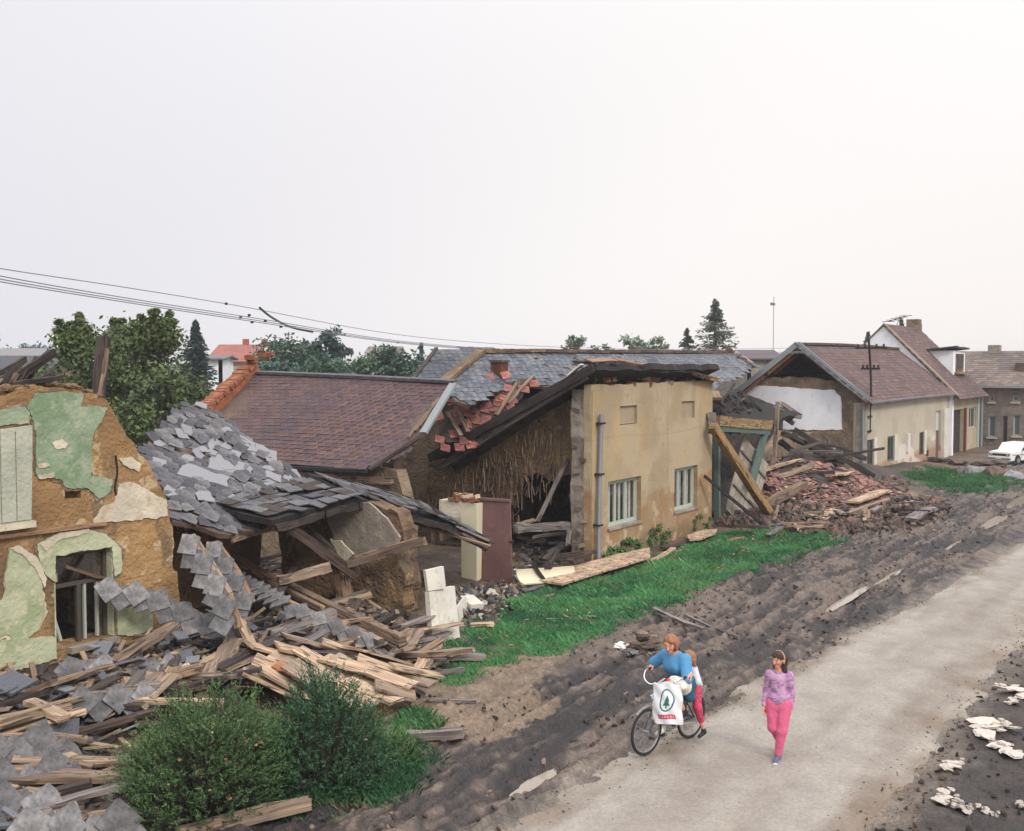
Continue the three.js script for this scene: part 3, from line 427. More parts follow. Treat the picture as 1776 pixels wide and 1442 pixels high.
  part('cross_wall', wallWH(ragged([[-6.5, -0.2], [-2.6, -0.2], [-2.6, 1.5], [-3.4, 2.4], [-5, 3.2], [-6.5, 3.6]], 0.08, 0.25), -13.2, 0.4), M.mudwall, s);
}

// ---------------------------------------------------------------- rear wing with the rusty purple roof
{
  const ry = [0.79375, 0.60825, 0], rx = [0, 0, 1], o = [-5, 2.92, 0];
  const t = thing('yard_wing', 'low rear wing with a rusty purple-brown roof and an orange brick end wall', 'house', [-3.5, 0, -7]);
  const poly = onSlab([[442, 647], [620, 653], [788, 664], [772, 690], [735, 745], [700, 790], [640, 812], [480, 806], [380, 800], [330, 760], [370, 716]], o, rx, ry);
  part('roof_deck', triUV(slab(ragged(poly, 0.02, 0.5), o, rx, ry, 0.09)), M.darkBrown, t);
  courses('roof_shingles', t, poly, o, rx, ry, 0.27, 0.15, [rgb(90, 69, 70), rgb(80, 65, 70), rgb(98, 73, 66)], { slip: 0.012, sag: (x, y) => 0.05 * Math.sin(x * 0.7) * Math.sin(y * 0.8) });
  const P = (x, y) => onPlane(x, y, add(o, mul(cross(rx, ry), 0.06)), cross(rx, ry));
  part('ridge_cap', barGeo(P(446, 646), P(790, 662), 0.2, 0.08, 0.2), M.slate[1], t);
  part('barge_board', barGeo(P(786, 666), P(734, 752), 0.2, 0.08), M.bargeBlue, t);
  part('barge_board', barGeo(P(734, 752), P(640, 815), 0.14, 0.07), M.dark[2], t);
  part('gutter', barGeo(add(P(640, 813), [-0.08, -0.06, 0]), add(P(488, 807), [-0.08, -0.06, 0]), 0.12, 0.09), M.iron, t);
  for (const x of [754, 742, 762]) part('batten', barGeo(P(x, 690 + (762 - x)), P(x - 34, 740 + (762 - x)), 0.07, 0.05), M.tan[2], t);
  // orange brick end wall standing a little above the roof
  const gw = pWH([[372, 715], [444, 645]], -3.4), wE = -11.2;
  part('end_wall', triUV(slab(ragged([[-5.3, 0], [-5.3, 3.2], [-2, 5.55], [1.2, 3.2], [1.2, 0]].map(p => [p[0], p[1]]), 0.03, 0.3, [4]), [0, 0, wE + 0.2], [1, 0, 0], [0, 1, 0], 0.5)), M.brick, t);
  for (let i = 0; i < 40; i++) { const k = i / 40, m = lpart('brick', triUV(new THREE.BoxGeometry(0.13, 0.1, 0.58 * rr(0.85, 1.05))), i % 3 ? M.brick : M.brickDark, t, sub([mix(-5.25, -1.95, k), mix(3.26, 5.6, k) + rr(-0.02, 0.03), wE + rr(-0.03, 0.03)], t._base)); m.rotation.z = 0.62 + rr(-0.08, 0.08); m.rotation.y = rr(-0.05, 0.05); }
  for (let i = 0; i < 9; i++) { const m = lpart('brick', new THREE.BoxGeometry(0.29, 0.14, 0.14), M.brick, t, sub([-2 + rr(-0.3, 0.7), 5.66 + 0.1 * (i % 3), wE + rr(-0.1, 0.2)], t._base)); m.rotation.set(rr(-0.3, 0.3), R() * 3, 0); }
  // yard wall under the eave with low arched openings
  const arch = (z0, z1, h) => { const o2 = [[z0, -0.1]]; for (let i = 0; i <= 10; i++) { const a = Math.PI * i / 10; o2.push([mix(z1, z0, (1 + Math.cos(a)) / 2), h - 0.45 + 0.45 * Math.sin(a)].map((v, k) => k ? v : v)); } o2.push([z1, -0.1]); return o2.reverse(); };
  const yw = pWH([[575, 880], [600, 880], [640, 880], [700, 860]], -4.7);
  part('yard_wall', wallWH(ragged([[-10.9, -0.2], [-2.7, -0.2], [-2.6, 1.6], [-2.8, 2.3], [-3.0, 2.86], [-10.9, 2.86]], 0.02, 0.4, [0]), -4.7, 0.4, [rectHole(-6.2, -5.1, 0.4, 2.05), rectHole(-4.4, -3.6, 0.2, 2.1)]), M.mudwall, t);
  part('wall', [box(-1, -0.6, 0, 2.9, -11, -6.2), box(-4.3, -0.6, -0.1, 0.05, -11, -3)], M.darkBrown, t);
  part('wall_plate', barGeo([-4.86, 2.62, -9], [-4.86, 2.6, -3], 0.14, 0.18), M.tan[2], t);
}

// ---------------------------------------------------------------- slate-roofed house behind the cream front, and the slate roof beyond it
const SLATE_C = [rgb(84, 88, 97), rgb(98, 101, 106), rgb(66, 70, 80)];
{
  const ey = nrm([0, 1.88, -3]), ex = ZU, o = [0, 4.2, -3], n = cross(ex, ey);
  const t = thing('slate_house', 'long house with a grey slate roof and reddish ridge behind the cream ruin', 'house', [14, 0, -6]);
  const poly = onSlab([[832, 610], [1276, 612], [1312, 633], [1272, 660], [1234, 693], [1170, 700], [1040, 690], [955, 672], [905, 668], [850, 684], [815, 704], [790, 696], [778, 680], [766, 664]], o, ex, ey);
  part('roof_deck', triUV(slab(poly, o, ex, ey, 0.1)), M.darkBrown, t);
  courses('roof_slates', t, poly, o, ex, ey, 0.34, 0.22, SLATE_C, { slip: 0.05, gaps: 0.1, bright: 1.15 });
  const P = (x, y, k = 0.08) => onPlane(x, y, add(o, mul(n, k)), n);
  const rg = []; for (let i = 0; i < 16; i++) { const a = P(832 + i * 27.6, 608 + i * 0.15), b = P(832 + (i + 1) * 27.6, 608 + (i + 1) * 0.15); const m = part('ridge_tile', barGeo(a, add(b, [0, rr(-0.03, 0.03), 0]), 0.26, 0.12, 0, 0.5), i < 4 ? M.straw : M.darkBrown, t); }
  part('verge_tiles', barGeo(P(836, 608), P(768, 664), 0.3, 0.12), M.straw, t);
  const bk = P(1262, 612); for (let i = 0; i < 6; i++) { const m = lpart('brick', new THREE.BoxGeometry(0.3, 0.16, 0.16), M.straw, t, sub([bk[0] + rr(-0.5, 0.6), bk[1] + 0.12 * (i % 3), bk[2] + rr(-0.2, 0.1)], t._base)); m.rotation.y = rr(-0.5, 0.5); }
  for (let i = 0; i < 14; i++) { const q = P(1278 + i * 2.5, 614 + i * 1.6, 0.1); const m = lpart('broken_tile', new THREE.BoxGeometry(0.4, 0.06, 0.3), pick([M.slateBright, M.slate[2], M.brick]), t, sub(q, t._base)); m.rotation.set(0.5 + rr(-0.3, 0.3), rr(-0.6, 0.6), rr(-0.3, 0.3)); }
  // rear slope and walls
  part('roof_slope', slab([[3.6, 0], [24, 0], [24, 3.4], [3.6, 3.4]], [0, 6.0, -6.15], ex, nrm([0, -1.88, -3]).map(v => v), 0.0 + 0.08), M.slate[4], t);
  part('wall', [box(1, 25, 0, 4.2, -9.2, -8.8)], M.mudwall, t);
  part('wall', wallUH(ragged([[9.5, -0.2], [25, -0.2], [25, 3.4], [20, 3.7], [15, 3.9], [9.5, 4.0]], 0.06, 0.4, [0]), -3.6, 0.4), M.soil, t);
  const c0 = P(866, 652, 0); const ch = part('chimney', box(c0[0] - 0.2, c0[0] + 0.2, c0[1] - 0.5, c0[1] + 0.42, c0[2] - 0.2, c0[2] + 0.2), M.brick, t); part('chimney_cap', box(c0[0] - 0.24, c0[0] + 0.24, c0[1] + 0.422, c0[1] + 0.49, c0[2] - 0.24, c0[2] + 0.24), M.darkBrown, t, ch);
  ch.material = std({ map: M.brick.map, bumpMap: bump05, bumpScale: 0.04, color: new THREE.Color(0.38, 0.36, 0.42), roughness: 0.95 });
  const t2 = thing('slate_barn', 'grey slate barn roof behind and left of the reddish-ridged slate house', 'barn', [9, 0, -9.5]), o2 = [0, 4.25, -6.1];
  const poly2 = onSlab([[716, 660], [757, 606], [860, 606], [860, 664], [780, 690], [725, 690]], o2, ex, ey);
  part('roof_deck', triUV(slab(poly2, o2, ex, ey, 0.1)), M.darkBrown, t2); courses('roof_slates', t2, poly2, o2, ex, ey, 0.34, 0.22, SLATE_C.map(c => c.map(v => v * 0.8)), { slip: 0.02 });
  const b0 = poly2[0], bu = poly2[1]; part('barn_wall', box(o2[0] + b0[0] + 0.4, o2[0] + poly2[2][0], 0, 4.3, -11.5, -6.6), M.mudwall, t2);
  part('barge_board', barGeo(add(o2, add(mul(ex, b0[0]), mul(ey, b0[1]))), add(o2, add(mul(ex, bu[0]), mul(ey, bu[1]))), 0.12, 0.16), M.dark[0], t2);
}

// ---------------------------------------------------------------- cream two-window house with its left end torn open
{
  const Lh = 8.2, Hh = 5, t = thing('cream_house', 'cream plastered house with two windows and its left end torn open', 'house', [4, 0, -2]);
  const fm = tex(1024, (x, y) => {
    const u = x * Lh, h = y * Hh; let q = blend3([172, 156, 130], [158, 142, 115], ss(0.35, 0.65, fbm(u * 0.9, h * 0.9, 141, 4)));
    const tide = 0.85 + 0.14 * u + 0.28 * (fbm(u * 0.9, 2, 143, 4) - 0.5) + (u > 3.4 && u < 5 ? 0.25 : 0), a = ss(tide + 0.1, tide - 0.12, h);
    q = blend3(q, [150, 126, 98], 0.85 * a); q = blend3(q, [150, 112, 74], 0.55 * ss(0.42, 0.6, fbm(u * 2.2, h * 2.2, 145, 4)) * a); q = blend3(q, [130, 110, 80], 0.5 * ss(0.5, 0.0, h));
    q = blend3(q, [182, 152, 104], 0.5 * ss(0.5, 0.7, fbm(u * 1.5, h * 0.4, 147, 4)) * ss(1.5, 4, h)); // runs under the eave
    q = blend3(q, [150, 128, 98], 0.35 * ss(0.04, 0.0, Math.abs(h - 3.45 - 0.05 * Math.sin(u)))); const ck = fbm(u * 1.2, h * 1.2, 251, 5); q = blend3(q, [112, 94, 72], 0.6 * ss(0.006, 0.001, Math.abs(ck - 0.5)) * ss(0.5, 0.6, fbm(u * 0.5, h * 0.5, 253, 2))); q = blend3(q, [122, 104, 80], 0.55 * ss(0.6, 0.75, fbm(u * 1.8, h * 0.35, 255, 4)) * ss(3.4, 5, h)); q = blend3(q, [118, 100, 78], 0.7 * ss(0.55, 0.2, h + 0.4 * (fbm(u * 1.5, 1, 257, 3) - 0.5))); q = blend3(q, [206, 190, 160], 0.5 * ss(0.6, 0.7, fbm(u * 3, h * 3, 259, 4)) * ss(2.2, 0.8, h));
    q = blend3(q, [150, 124, 88], 0.6 * ss(0.035, 0.0, Math.abs(u - 4.78 - 0.015 * Math.sin(h * 7))));
    const g = (hash(Math.floor(x * 1024), Math.floor(y * 640), 3) - 0.5) * 22; return q.map(v => v + g);
  }, { h: 640, rep: [1 / Lh, 1 / Hh] });
  const facade = std({ map: fm, bumpMap: rep(bumpT, 0.7), bumpScale: 0.015, roughness: 0.95 });
  const out = [[0, -0.2], [Lh, -0.2], [Lh, 5.0], [6.6, 5.02], [5, 4.97], [3.2, 5.0], [1.4, 4.97], [-0.02, 4.98], [-0.05, 4.2], [0.0, 3.4], [-0.05, 2.4], [-0.01, 1.2]];
  const W1 = rectHole(0.97, 2.99, 0.9, 2.24), W2 = rectHole(5.29, 7.04, 0.88, 2.26);
  part('wall', wallUH(ragged(out, 0.025, 0.3, [0, 1]), 0, 0.22, [W1, W2, rectHole(1.63, 2.71, 3.8, 4.35), rectHole(5.8, 6.77, 3.82, 4.37)]), facade, t);
  part('wall_core', wallUH(ragged([[0.03, -0.2], [Lh - 0.03, -0.2], [Lh - 0.03, 4.8], [0.05, 4.85], [-0.03, 4.0], [0.06, 3], [-0.05, 2.2], [0.03, 1]], 0.03, 0.2, [0, 1]), -0.225, 0.42, [W1, W2]), M.greyPlaster, t);
  // blocked-up loft vents: recessed panels
  for (const [a, b] of [[1.63, 2.71], [5.8, 6.77]]) part('loft_vent', box(a + 0.003, b - 0.003, 3.82, 4.35, -0.2, -0.08), M.greyPlaster, t).material = std({ map: fm, color: new THREE.Color(0.85, 0.83, 0.86), roughness: 0.95 });
  part('pilaster', box(0.0, 0.62, 0.1, 4.82, 0.002, 0.035), M.cream, t).material = std({ map: fm, bumpMap: bump05, bumpScale: 0.01, color: new THREE.Color(1.02, 0.98, 0.9) });
  pane(t, 'window', 0.98, 2.98, 0.91, 2.23, -0.14, { sashes: 3, curtain: 1, sill: 0.2 }); pane(t, 'window', 5.3, 7.03, 0.89, 2.25, -0.14, { sashes: 3, curtain: 1, sill: 0.2 });
  // rain pipe with clips, leaning out at the foot
  const dp = part('downpipe', tubeGeo([[0.28, 4.18, 0.16], [0.26, 3.2, 0.14], [0.16, 1.6, 0.16], [0.05, 0.05, 0.2]], 0.065, 20, 10), M.zinc, t);
  for (const h of [3.9, 2.5, 1.1]) part('pipe_clip', box(0.1 + (h - 2.5) * 0.05, 0.32 + (h - 2.5) * 0.05, h, h + 0.05, 0.04, 0.24), M.iron, t, dp);
  // inside: floor, back and far walls, the torn adobe cross wall hanging under the roof
  part('inner_wall', [box(Lh - 0.45, Lh - 0.05, -0.2, 4.6, -5.6, -0.65), box(0.5, Lh, -0.2, 2.6, -6.0, -5.62)], M.mudwall, t);
  part('floor', box(0.2, Lh - 0.5, -0.1, 0.12, -5.6, -0.66), M.soil, t);
  part('ceiling', slab(ragged([[0.5, 0.66], [Lh - 0.5, 0.66], [Lh - 0.5, 5.4], [0.6, 5.3], [0.9, 3]], 0.12, 0.3), [0, 2.85, 0], [1, 0, 0], [0, -0.08, -1], 0.22), M.darkBrown, t);
  const gp = pWH([[738, 868], [744, 800], [800, 772], [870, 738], [960, 702], [1004, 686], [1000, 780], [992, 822], [958, 835], [930, 820], [900, 838], [886, 880], [872, 900], [852, 868], [834, 905], [812, 872], [790, 900], [770, 872], [752, 900]], 0.45);
  part('cross_wall', wallWH(ragged(gp, 0.07, 0.16), 0.45, 0.4), M.straw, t);
  const hang = []; for (let i = 0; i < 330; i++) { const [x, y] = pick([[900, 760], [940, 740], [850, 800], [790, 830], [760, 850], [800, 860], [820, 880], [850, 850], [880, 870], [900, 830], [940, 815], [780, 880], [960, 750], [870, 780], [820, 800]]), p = pu(x + rr(-26, 26), y + rr(-18, 30), 0.45 - rr(0.02, 0.1)), l = rr(0.15, 0.6); hang.push(barGeo(p, add(p, [rr(-0.1, 0.02), -l, rr(-0.12, 0.12)]), 0.03, 0.015)); }
  const lath = part('hanging_laths', hang, M.tan[2], t); lath.userData.kind = 'stuff';
  // roof that has dropped backwards off the front wall
  const s0 = [-0.35, 5.56, 0.28], s1 = [-0.35, 2.85, -5.35], ey = nrm(sub(s0, s1));   // up-slope runs to the street
  const rs = slab(ragged([[0, 0], [7.6, 0.6], [8.3, 6.25], [0, 6.25]].map(p => [-p[0], p[1]]).reverse(), 0.07, 0.4), s1, [-1, 0, 0], ey, 0.2); part('fallen_roof', triUV(rs), M.black, t);
  for (let i = 0; i < 3; i++) part('rafter', barGeo(add(s0, [0.1 + i * 0.5, -0.32 - 0.05 * i, -0.3]), add(s1, [0.2 + i * 0.5, -0.3 - 0.16 * i, 0.4]), 0.16, 0.2), [M.grey[1], M.dark[0], M.dark[2]][i], t);
  part('verge_board', barGeo(add(s0, [-0.05, -0.1, 0]), add(s1, [-0.05, -0.1, 0]), 0.06, 0.24), M.dark[1], t);
  part('verge_flashing', barGeo(pu(986, 652, -0.4), pu(1010, 632, -0.4), 0.2, 0.04), M.sheet, t);
  // sagging strip of roof along the top of the front
  const rl = [[-0.35, 5.58], [1.2, 5.62], [2.6, 5.5], [4.4, 5.4], [5.9, 5.34], [7.2, 5.16], [8.2, 5.06]];
  for (let i = 0; i < rl.length - 1; i++) { const a = rl[i], b = rl[i + 1]; part('eaves_board', barGeo([a[0], a[1], -0.05], [b[0] + 0.1, b[1], -0.05], 0.7, 0.09, 0.15 + rr(-0.1, 0.1), 0.8), i < 5 ? M.dark[i % 2] : M.tan[1], t); part('eaves_strip', barGeo([a[0], a[1] + 0.06, 0.1], [b[0] + 0.1, b[1] + 0.05, 0.1 + rr(-0.05, 0.05)], 0.3, 0.04, 0.3), i % 2 ? M.orangeWood : M.tan[1], t); }
  for (let i = 0; i < 60; i++) { const s = rr(0.06, 0.15), m = lpart('wall_top_brick', new THREE.BoxGeometry(s * 2.2, s, s * 1.2), pick([M.greyPlaster, M.straw, M.brick, M.darkBrown]), t, sub([rr(-0.05, 8.2), 4.98 + rr(0, 0.18), rr(-0.6, -0.04)], t._base)); m.rotation.set(rr(-0.4, 0.4), R() * 3, rr(-0.3, 0.3)); }
  for (let i = 0; i < 14; i++) { const s = rr(0.08, 0.14), m = lpart('wall_end_brick', new THREE.BoxGeometry(s * 0.8, s * 0.9, s * 2), pick([M.greyPlaster, M.mudwall, M.greyPlaster]), t, sub([rr(-0.03, 0.06), 0.2 + i * 0.34, rr(-0.6, -0.2)], t._base)); m.rotation.set(rr(-0.3, 0.3), rr(-0.4, 0.4), rr(-0.2, 0.2)); }
}
// heap of red tiles lying on the dropped roof
{
  const c = pw(835, 700, -4.2), n = nrm([-0.5, 0.7, 0.6]), ex = nrm(cross([0, 1, 0], n)), ey = cross(n, ex), poly = onSlab([[762, 738], [795, 700], [830, 676], [880, 664], [930, 655], [905, 690], [850, 735], [800, 765], [775, 768]], c, ex, ey);
  const t = thing('tile_heap', 'heap of broken red tiles and laths on the dropped roof left of the cream front', 'tile heap', c);
  part('roof_deck', triUV(slab(ragged(poly, 0.1, 0.4), c, ex, ey, 0.1)), M.dark[0], t);
  courses('red_tiles', t, poly, c, ex, ey, 0.3, 0.2, [rgb(150, 92, 82), rgb(124, 78, 74), rgb(172, 112, 96)], { slip: 0.6, thick: 0.03, gaps: 0.6 });
  const P = (x, y, k) => onPlane(x, y, add(c, mul(n, k)), n);
  for (const [a, b] of [[[860, 720], [900, 660]], [[880, 700], [925, 652]], [[830, 690], [850, 668]], [[776, 715], [800, 756]], [[790, 705], [812, 750]]]) part('lath', barGeo(P(...a, 0.1), P(...b, 0.25), 0.13, 0.05), pick(M.tan), t);
}

// ---------------------------------------------------------------- far cream house with its gable torn off, and the taller house joined to it
const tiled = [rgb(96, 74, 72), rgb(84, 67, 68), rgb(112, 88, 82)];
{
  const u0 = 26, u1 = 44, t = thing('row_house', 'far cream house with a brown tiled roof and white room wall in its torn gable', 'house', [35, 0, -3]);
  const eF = [0, 3.86, 0.32], ey = nrm([0, 2.66, -3.42]), eB = [0, 3.86, -6.55], by = nrm([0, 2.66, 3.42]);
  const pf = [[u0 - 0.45, 0], [u1 + 0.2, 0], [u1 + 0.2, 4.33], [u0 - 0.45, 4.33]];
  part('roof_deck', triUV(slab(pf, eF, ZU, ey, 0.09)), M.darkBrown, t); courses('roof_tiles', t, pf, eF, ZU, ey, 0.3, 0.24, tiled, { slip: 0.01 });
  part('roof_slope', triUV(slab(pf.map(p => [-p[0], p[1]]).reverse(), eB, [-1, 0, 0], by, 0.09)), M.darkBrown, t);
  part('ridge_cap', barGeo([u0 - 0.45, 6.58, -3.1], [u1, 6.58, -3.1], 0.26, 0.12), M.darkBrown, t);
  part('barge_board', barGeo([u0 - 0.5, 3.88, 0.36], [u0 - 0.5, 6.58, -3.1], 0.1, 0.26), M.bargeBlue, t); part('barge_board', barGeo([u0 - 0.5, 3.88, -6.6], [u0 - 0.5, 6.58, -3.1], 0.1, 0.26), M.bargeBlue, t);
  for (const k of [0, 1]) for (const s of [-1, 1]) part('rafter', barGeo([u0 - 0.3 + k * 0.9, 3.7, -3.1 + s * 3.35], [u0 - 0.3 + k * 0.9, 6.36, -3.1], 0.1, 0.16), M.orangeWood, t);
  part('purlin', [barGeo([u0 - 0.4, 5.1, -1.5], [u1, 5.1, -1.5], 0.14, 0.16), barGeo([u0 - 0.4, 5.1, -4.7], [u1, 5.1, -4.7], 0.14, 0.16)], M.dark[0], t);
  const fm = tex(1024, (x, y) => { const u = 26 + x * 18, h = y * 4; let q = blend3([184, 175, 158], [174, 164, 145], ss(0.35, 0.65, fbm(u * 0.7, h * 0.9, 151, 4))); const td = 0.9 - 0.035 * (u - 26) + 0.6 * (fbm(u * 0.6, 1, 153, 4) - 0.5) + 0.5 * ss(34, 39, u); q = blend3(q, [160, 124, 98], 0.85 * ss(td + 0.15, td - 0.2, h)); q = blend3(q, [214, 208, 198], 0.8 * ss(0.56, 0.7, fbm(u * 0.6, h * 1.2, 155, 3)) * ss(2.2, 1, h)); const g = (hash(Math.floor(x * 1024), Math.floor(y * 256), 7) - 0.5) * 20; return q.map(v => v + g); }, { h: 256, rep: [1 / 18, 1 / 4] });
  fm.offset.set(-26 / 18, 0);
  const wins = [[26.2, 27.75, 0.68, 1.95], [30.2, 31.55, 0.62, 1.92], [36.8, 37.9, 0.5, 1.8]], doorH = rectHole(40.7, 42.0, -0.2, 2.86);
  part('wall', wallUH(ragged([[u0, -0.3], [u1, -0.3], [u1, 3.75], [u0, 3.75]], 0.01, 1.5), 0, 0.5, [...wins.map(w => rectHole(...w)), [[40.7, -0.2], [42.0, -0.2], [42.0, 2.86], [40.7, 2.86]]]), std({ map: fm, bumpMap: bump05, bumpScale: 0.01 }), t);
  wins.forEach((w, i) => { pane(t, 'window', w[0], w[1], w[2], w[3], -0.06, { sashes: i ? 1 : 2, glass: M.darkGlass, frame: i === 1 ? M.greenPaint : M.frameDark }); part('window_surround', box(w[1] + 0.02, w[1] + 0.5, w[2], w[3] + 0.05, 0.002, 0.02), M.whitePaint, t); });
  const dr = part('door', box(40.7, 42, -0.2, 1.62, -0.2, -0.12), M.doorPurple, t); part('fanlight', box(40.72, 41.98, 1.68, 2.84, -0.22, -0.14), M.curtain, t, dr);
  part('pilaster', box(42.2, 43.4, -0.3, 2.95, 0.002, 0.16), M.whitePaint, t);
  part('vent', box(38.4, 38.9, 0.35, 0.7, -0.05, 0.02), M.iron, t);
  part('wall_box', box(33.9, 34.3, 0.9, 1.9, 0.002, 0.12), M.sheet, t);
  // torn gable: mud wall with the white room wall inside it
  part('gable_wall', wallWH(ragged([[-6.4, -0.2], [0, -0.2], [0, 3.6], [-0.35, 4.15], [-1.3, 4.7], [-2.2, 4.9], [-4.4, 4.95], [-5.6, 4.7], [-6.4, 4.2]], 0.07, 0.3, [0]), u0 + 0.02, 0.45), M.mudwall, t);
  const wp = pWH([[1282, 676], [1300, 669], [1380, 673], [1448, 677], [1458, 688], [1461, 745], [1400, 747], [1330, 742], [1284, 720]], u0); part('room_wall', wallWH(ragged(wp, 0.04, 0.25), u0 - 0.01, 0.04), M.white, t).userData.label = 'white painted room wall laid bare';
  part('pier', box(u0 - 0.12, u0 + 0.3, -0.2, 3.7, -0.34, 0.08), M.greyPlaster, t);
  part('downpipe', tubeGeo([[u0 - 0.16, 3.6, 0.0], [u0 - 0.18, 2, 0.02], [u0 - 0.16, 0.1, 0.03]], 0.06, 10, 8), M.bargeBlue, t);
  part('loft_floor', box(u0 + 0.5, u1, 3.7, 3.86, -6.2, -0.52), M.dark[1], t);
  part('wall', box(u0 + 0.5, u1, -0.2, 3.8, -6.5, -6.22), M.mudwall, t);
  part('gutter', barGeo([u0 - 0.4, 3.78, 0.4], [u1, 3.78, 0.4], 0.14, 0.1), M.zinc, t);
  for (const h of [3.05, 2.35]) { part('wire_bracket', [box(u0 + 0.25, u0 + 1.05, h, h + 0.07, 0.02, 0.1)], M.iron, t); }
  part('bracket_rod', tubeGeo([[u0 + 0.62, 3.7, 0.12], [u0 + 0.62, 2.3, 0.12]], 0.035, 4, 6), M.iron, t);
  // roof mast
  const mt = thing('power_mast', 'black two-armed power mast on the eave of the far cream house', 'mast', [26.6, 3.9, 0.1]);
  const top = pw(1507, 588, 0.1), mu = top[0];
  part('pole', tubeGeo([[26.6, 3.6, 0.15], [26.6, 5, 0.12], [mu, top[1], 0.1]], 0.055, 8, 8), M.iron, mt);
  for (const py of [603, 640]) { const a = pw(1494, py, 0.1), L = py === 603 ? 1.5 : 0.9; part('crossarm', barGeo([26.6, a[1], -L / 2 + 0.1], [26.6, a[1], L / 2 + 0.1], 0.07, 0.08), M.iron, mt); for (const k of [-0.8, -0.35, 0.35, 0.8]) part('insulator', new THREE.CylinderGeometry(0.045, 0.06, 0.16, 8).translate(26.6, a[1] + 0.11, 0.1 + k * L / 2), M.iron, mt); }
}
{
  const u0 = 44, u1 = 53, aw = -4, ah = 8.15, t = thing('tall_house', 'taller house with a white gable, chimney, dormer and dark gateway beyond the far cream house', 'house', [48, 0, -3]);
  const eF = [0, 3.6, 0.55], dF = [0, ah - 3.6, aw - 0.55], ey = nrm(dF), LF = Math.hypot(...dF);
  const pf = [[u0, 0], [u1, 0], [u1, LF], [u0, LF]]; part('roof_deck', triUV(slab(pf, eF, ZU, ey, 0.1)), M.darkBrown, t); courses('roof_tiles', t, pf, eF, ZU, ey, 0.34, 0.26, tiled, { slip: 0.01 });
  part('roof_slope', triUV(slab(pf.map(p => [-p[0], p[1]]).reverse(), [0, 3.6, -8.55], [-1, 0, 0], nrm([0, ah - 3.6, aw + 8.55]), 0.1)), M.darkBrown, t);
  part('gable_wall', wallWH([[-8.3, 0], [0.2, 0], [0.2, 3.8], [aw, ah - 0.12], [-8.3, 3.7]], u0 + 0.05, 0.4), M.white, t);
  part('barge_board', barGeo([u0, ah + 0.02, aw], [u0, 3.7, 0.5], 0.12, 0.14), M.cream, t);
  part('gable_wall', wallWH([[-8.3, 0], [0.0, 0], [0.0, 3.8], [aw, ah - 0.2], [-8.3, 3.7]], u1 - 0.4, 0.35), M.cream, t);
  const ch = part('chimney', box(51.3, 52.2, 7.6, 8.7, aw - 0.4, aw + 0.4), M.brick, t); ch.material = M.mudwall; part('chimney_pot', box(52.9, 53.2, 7.4, 8.4, aw - 0.2, aw + 0.2), M.mudwall, t);
  part('wall', wallUH([[u0 + 0.02, -0.4], [u1, -0.4], [u1, 3.55], [u0 + 0.02, 3.55]], 0.02, 0.4, [rectHole(44.5, 48.3, -0.35, 2.75), rectHole(49.9, 52.4, 1.35, 2.75)]), M.cream, t);
  part('gate', box(44.5, 48.3, -0.35, 2.75, -0.3, -0.2), M.dark[1], t); part('gate_post', box(48.3, 48.6, -0.35, 2.8, 0.022, 0.16), std({ color: C(120, 58, 52) }), t);
  pane(t, 'window', 49.9, 52.4, 1.35, 2.75, -0.1, { sashes: 2, glass: M.darkGlass, frame: M.frame });
  part('pilaster', box(52.45, 53.0, -0.3, 3.4, 0.022, 0.1), M.frame, t);
  part('downpipe', tubeGeo([[53.15, 3.5, 0.2], [53.15, 0, 0.2]], 0.09, 4, 8), M.bargeBlue, t);
  // dormer
  const dw = -0.75, dh0 = 4.9, dh1 = 6.5; const dm = part('dormer', [box(48.6, 52.2, dh0, dh1, -2.6, dw)], M.white, t); part('dormer_roof', barGeo([48.3, 6.62, -1.7], [52.5, 6.56, -1.7], 2.4, 0.12, -0.1), M.dark[0], t, dm);
  part('dormer_window', [box(49.3, 51.6, 5.15, 6.3, dw + 0.002, dw + 0.06)], M.straw, t, dm); part('dormer_glass', [box(49.5, 50.35, 5.3, 6.2, dw + 0.06, dw + 0.075), box(50.5, 51.4, 5.3, 6.2, dw + 0.06, dw + 0.075)], M.darkGlass, t, dm); part('dormer_sill', box(49, 52, 4.98, 5.12, dw, dw + 0.3), M.yel, t, dm);
  // aerial on the ridge
  const an = thing('tv_aerial', 'television aerial leaning on the ridge of the tall house', 'aerial', [48, ah, aw]); const ap = pw(1560, 553, aw); part('mast', tubeGeo([[ap[0] - 0.6, ah, aw], [ap[0], ap[1], aw]], 0.025, 3, 6), M.iron, an); part('boom', barGeo(pw(1540, 558, aw), pw(1572, 548, aw), 0.04, 0.04), M.iron, an); for (let i = 0; i < 5; i++) { const q = lerp3(pw(1541, 558, aw), pw(1571, 548, aw), i / 4); part('dipole', box(q[0] - 0.02, q[0] + 0.02, q[1] - 0.02, q[1] + 0.02, aw - 0.4, aw + 0.4), M.iron, an); }
}
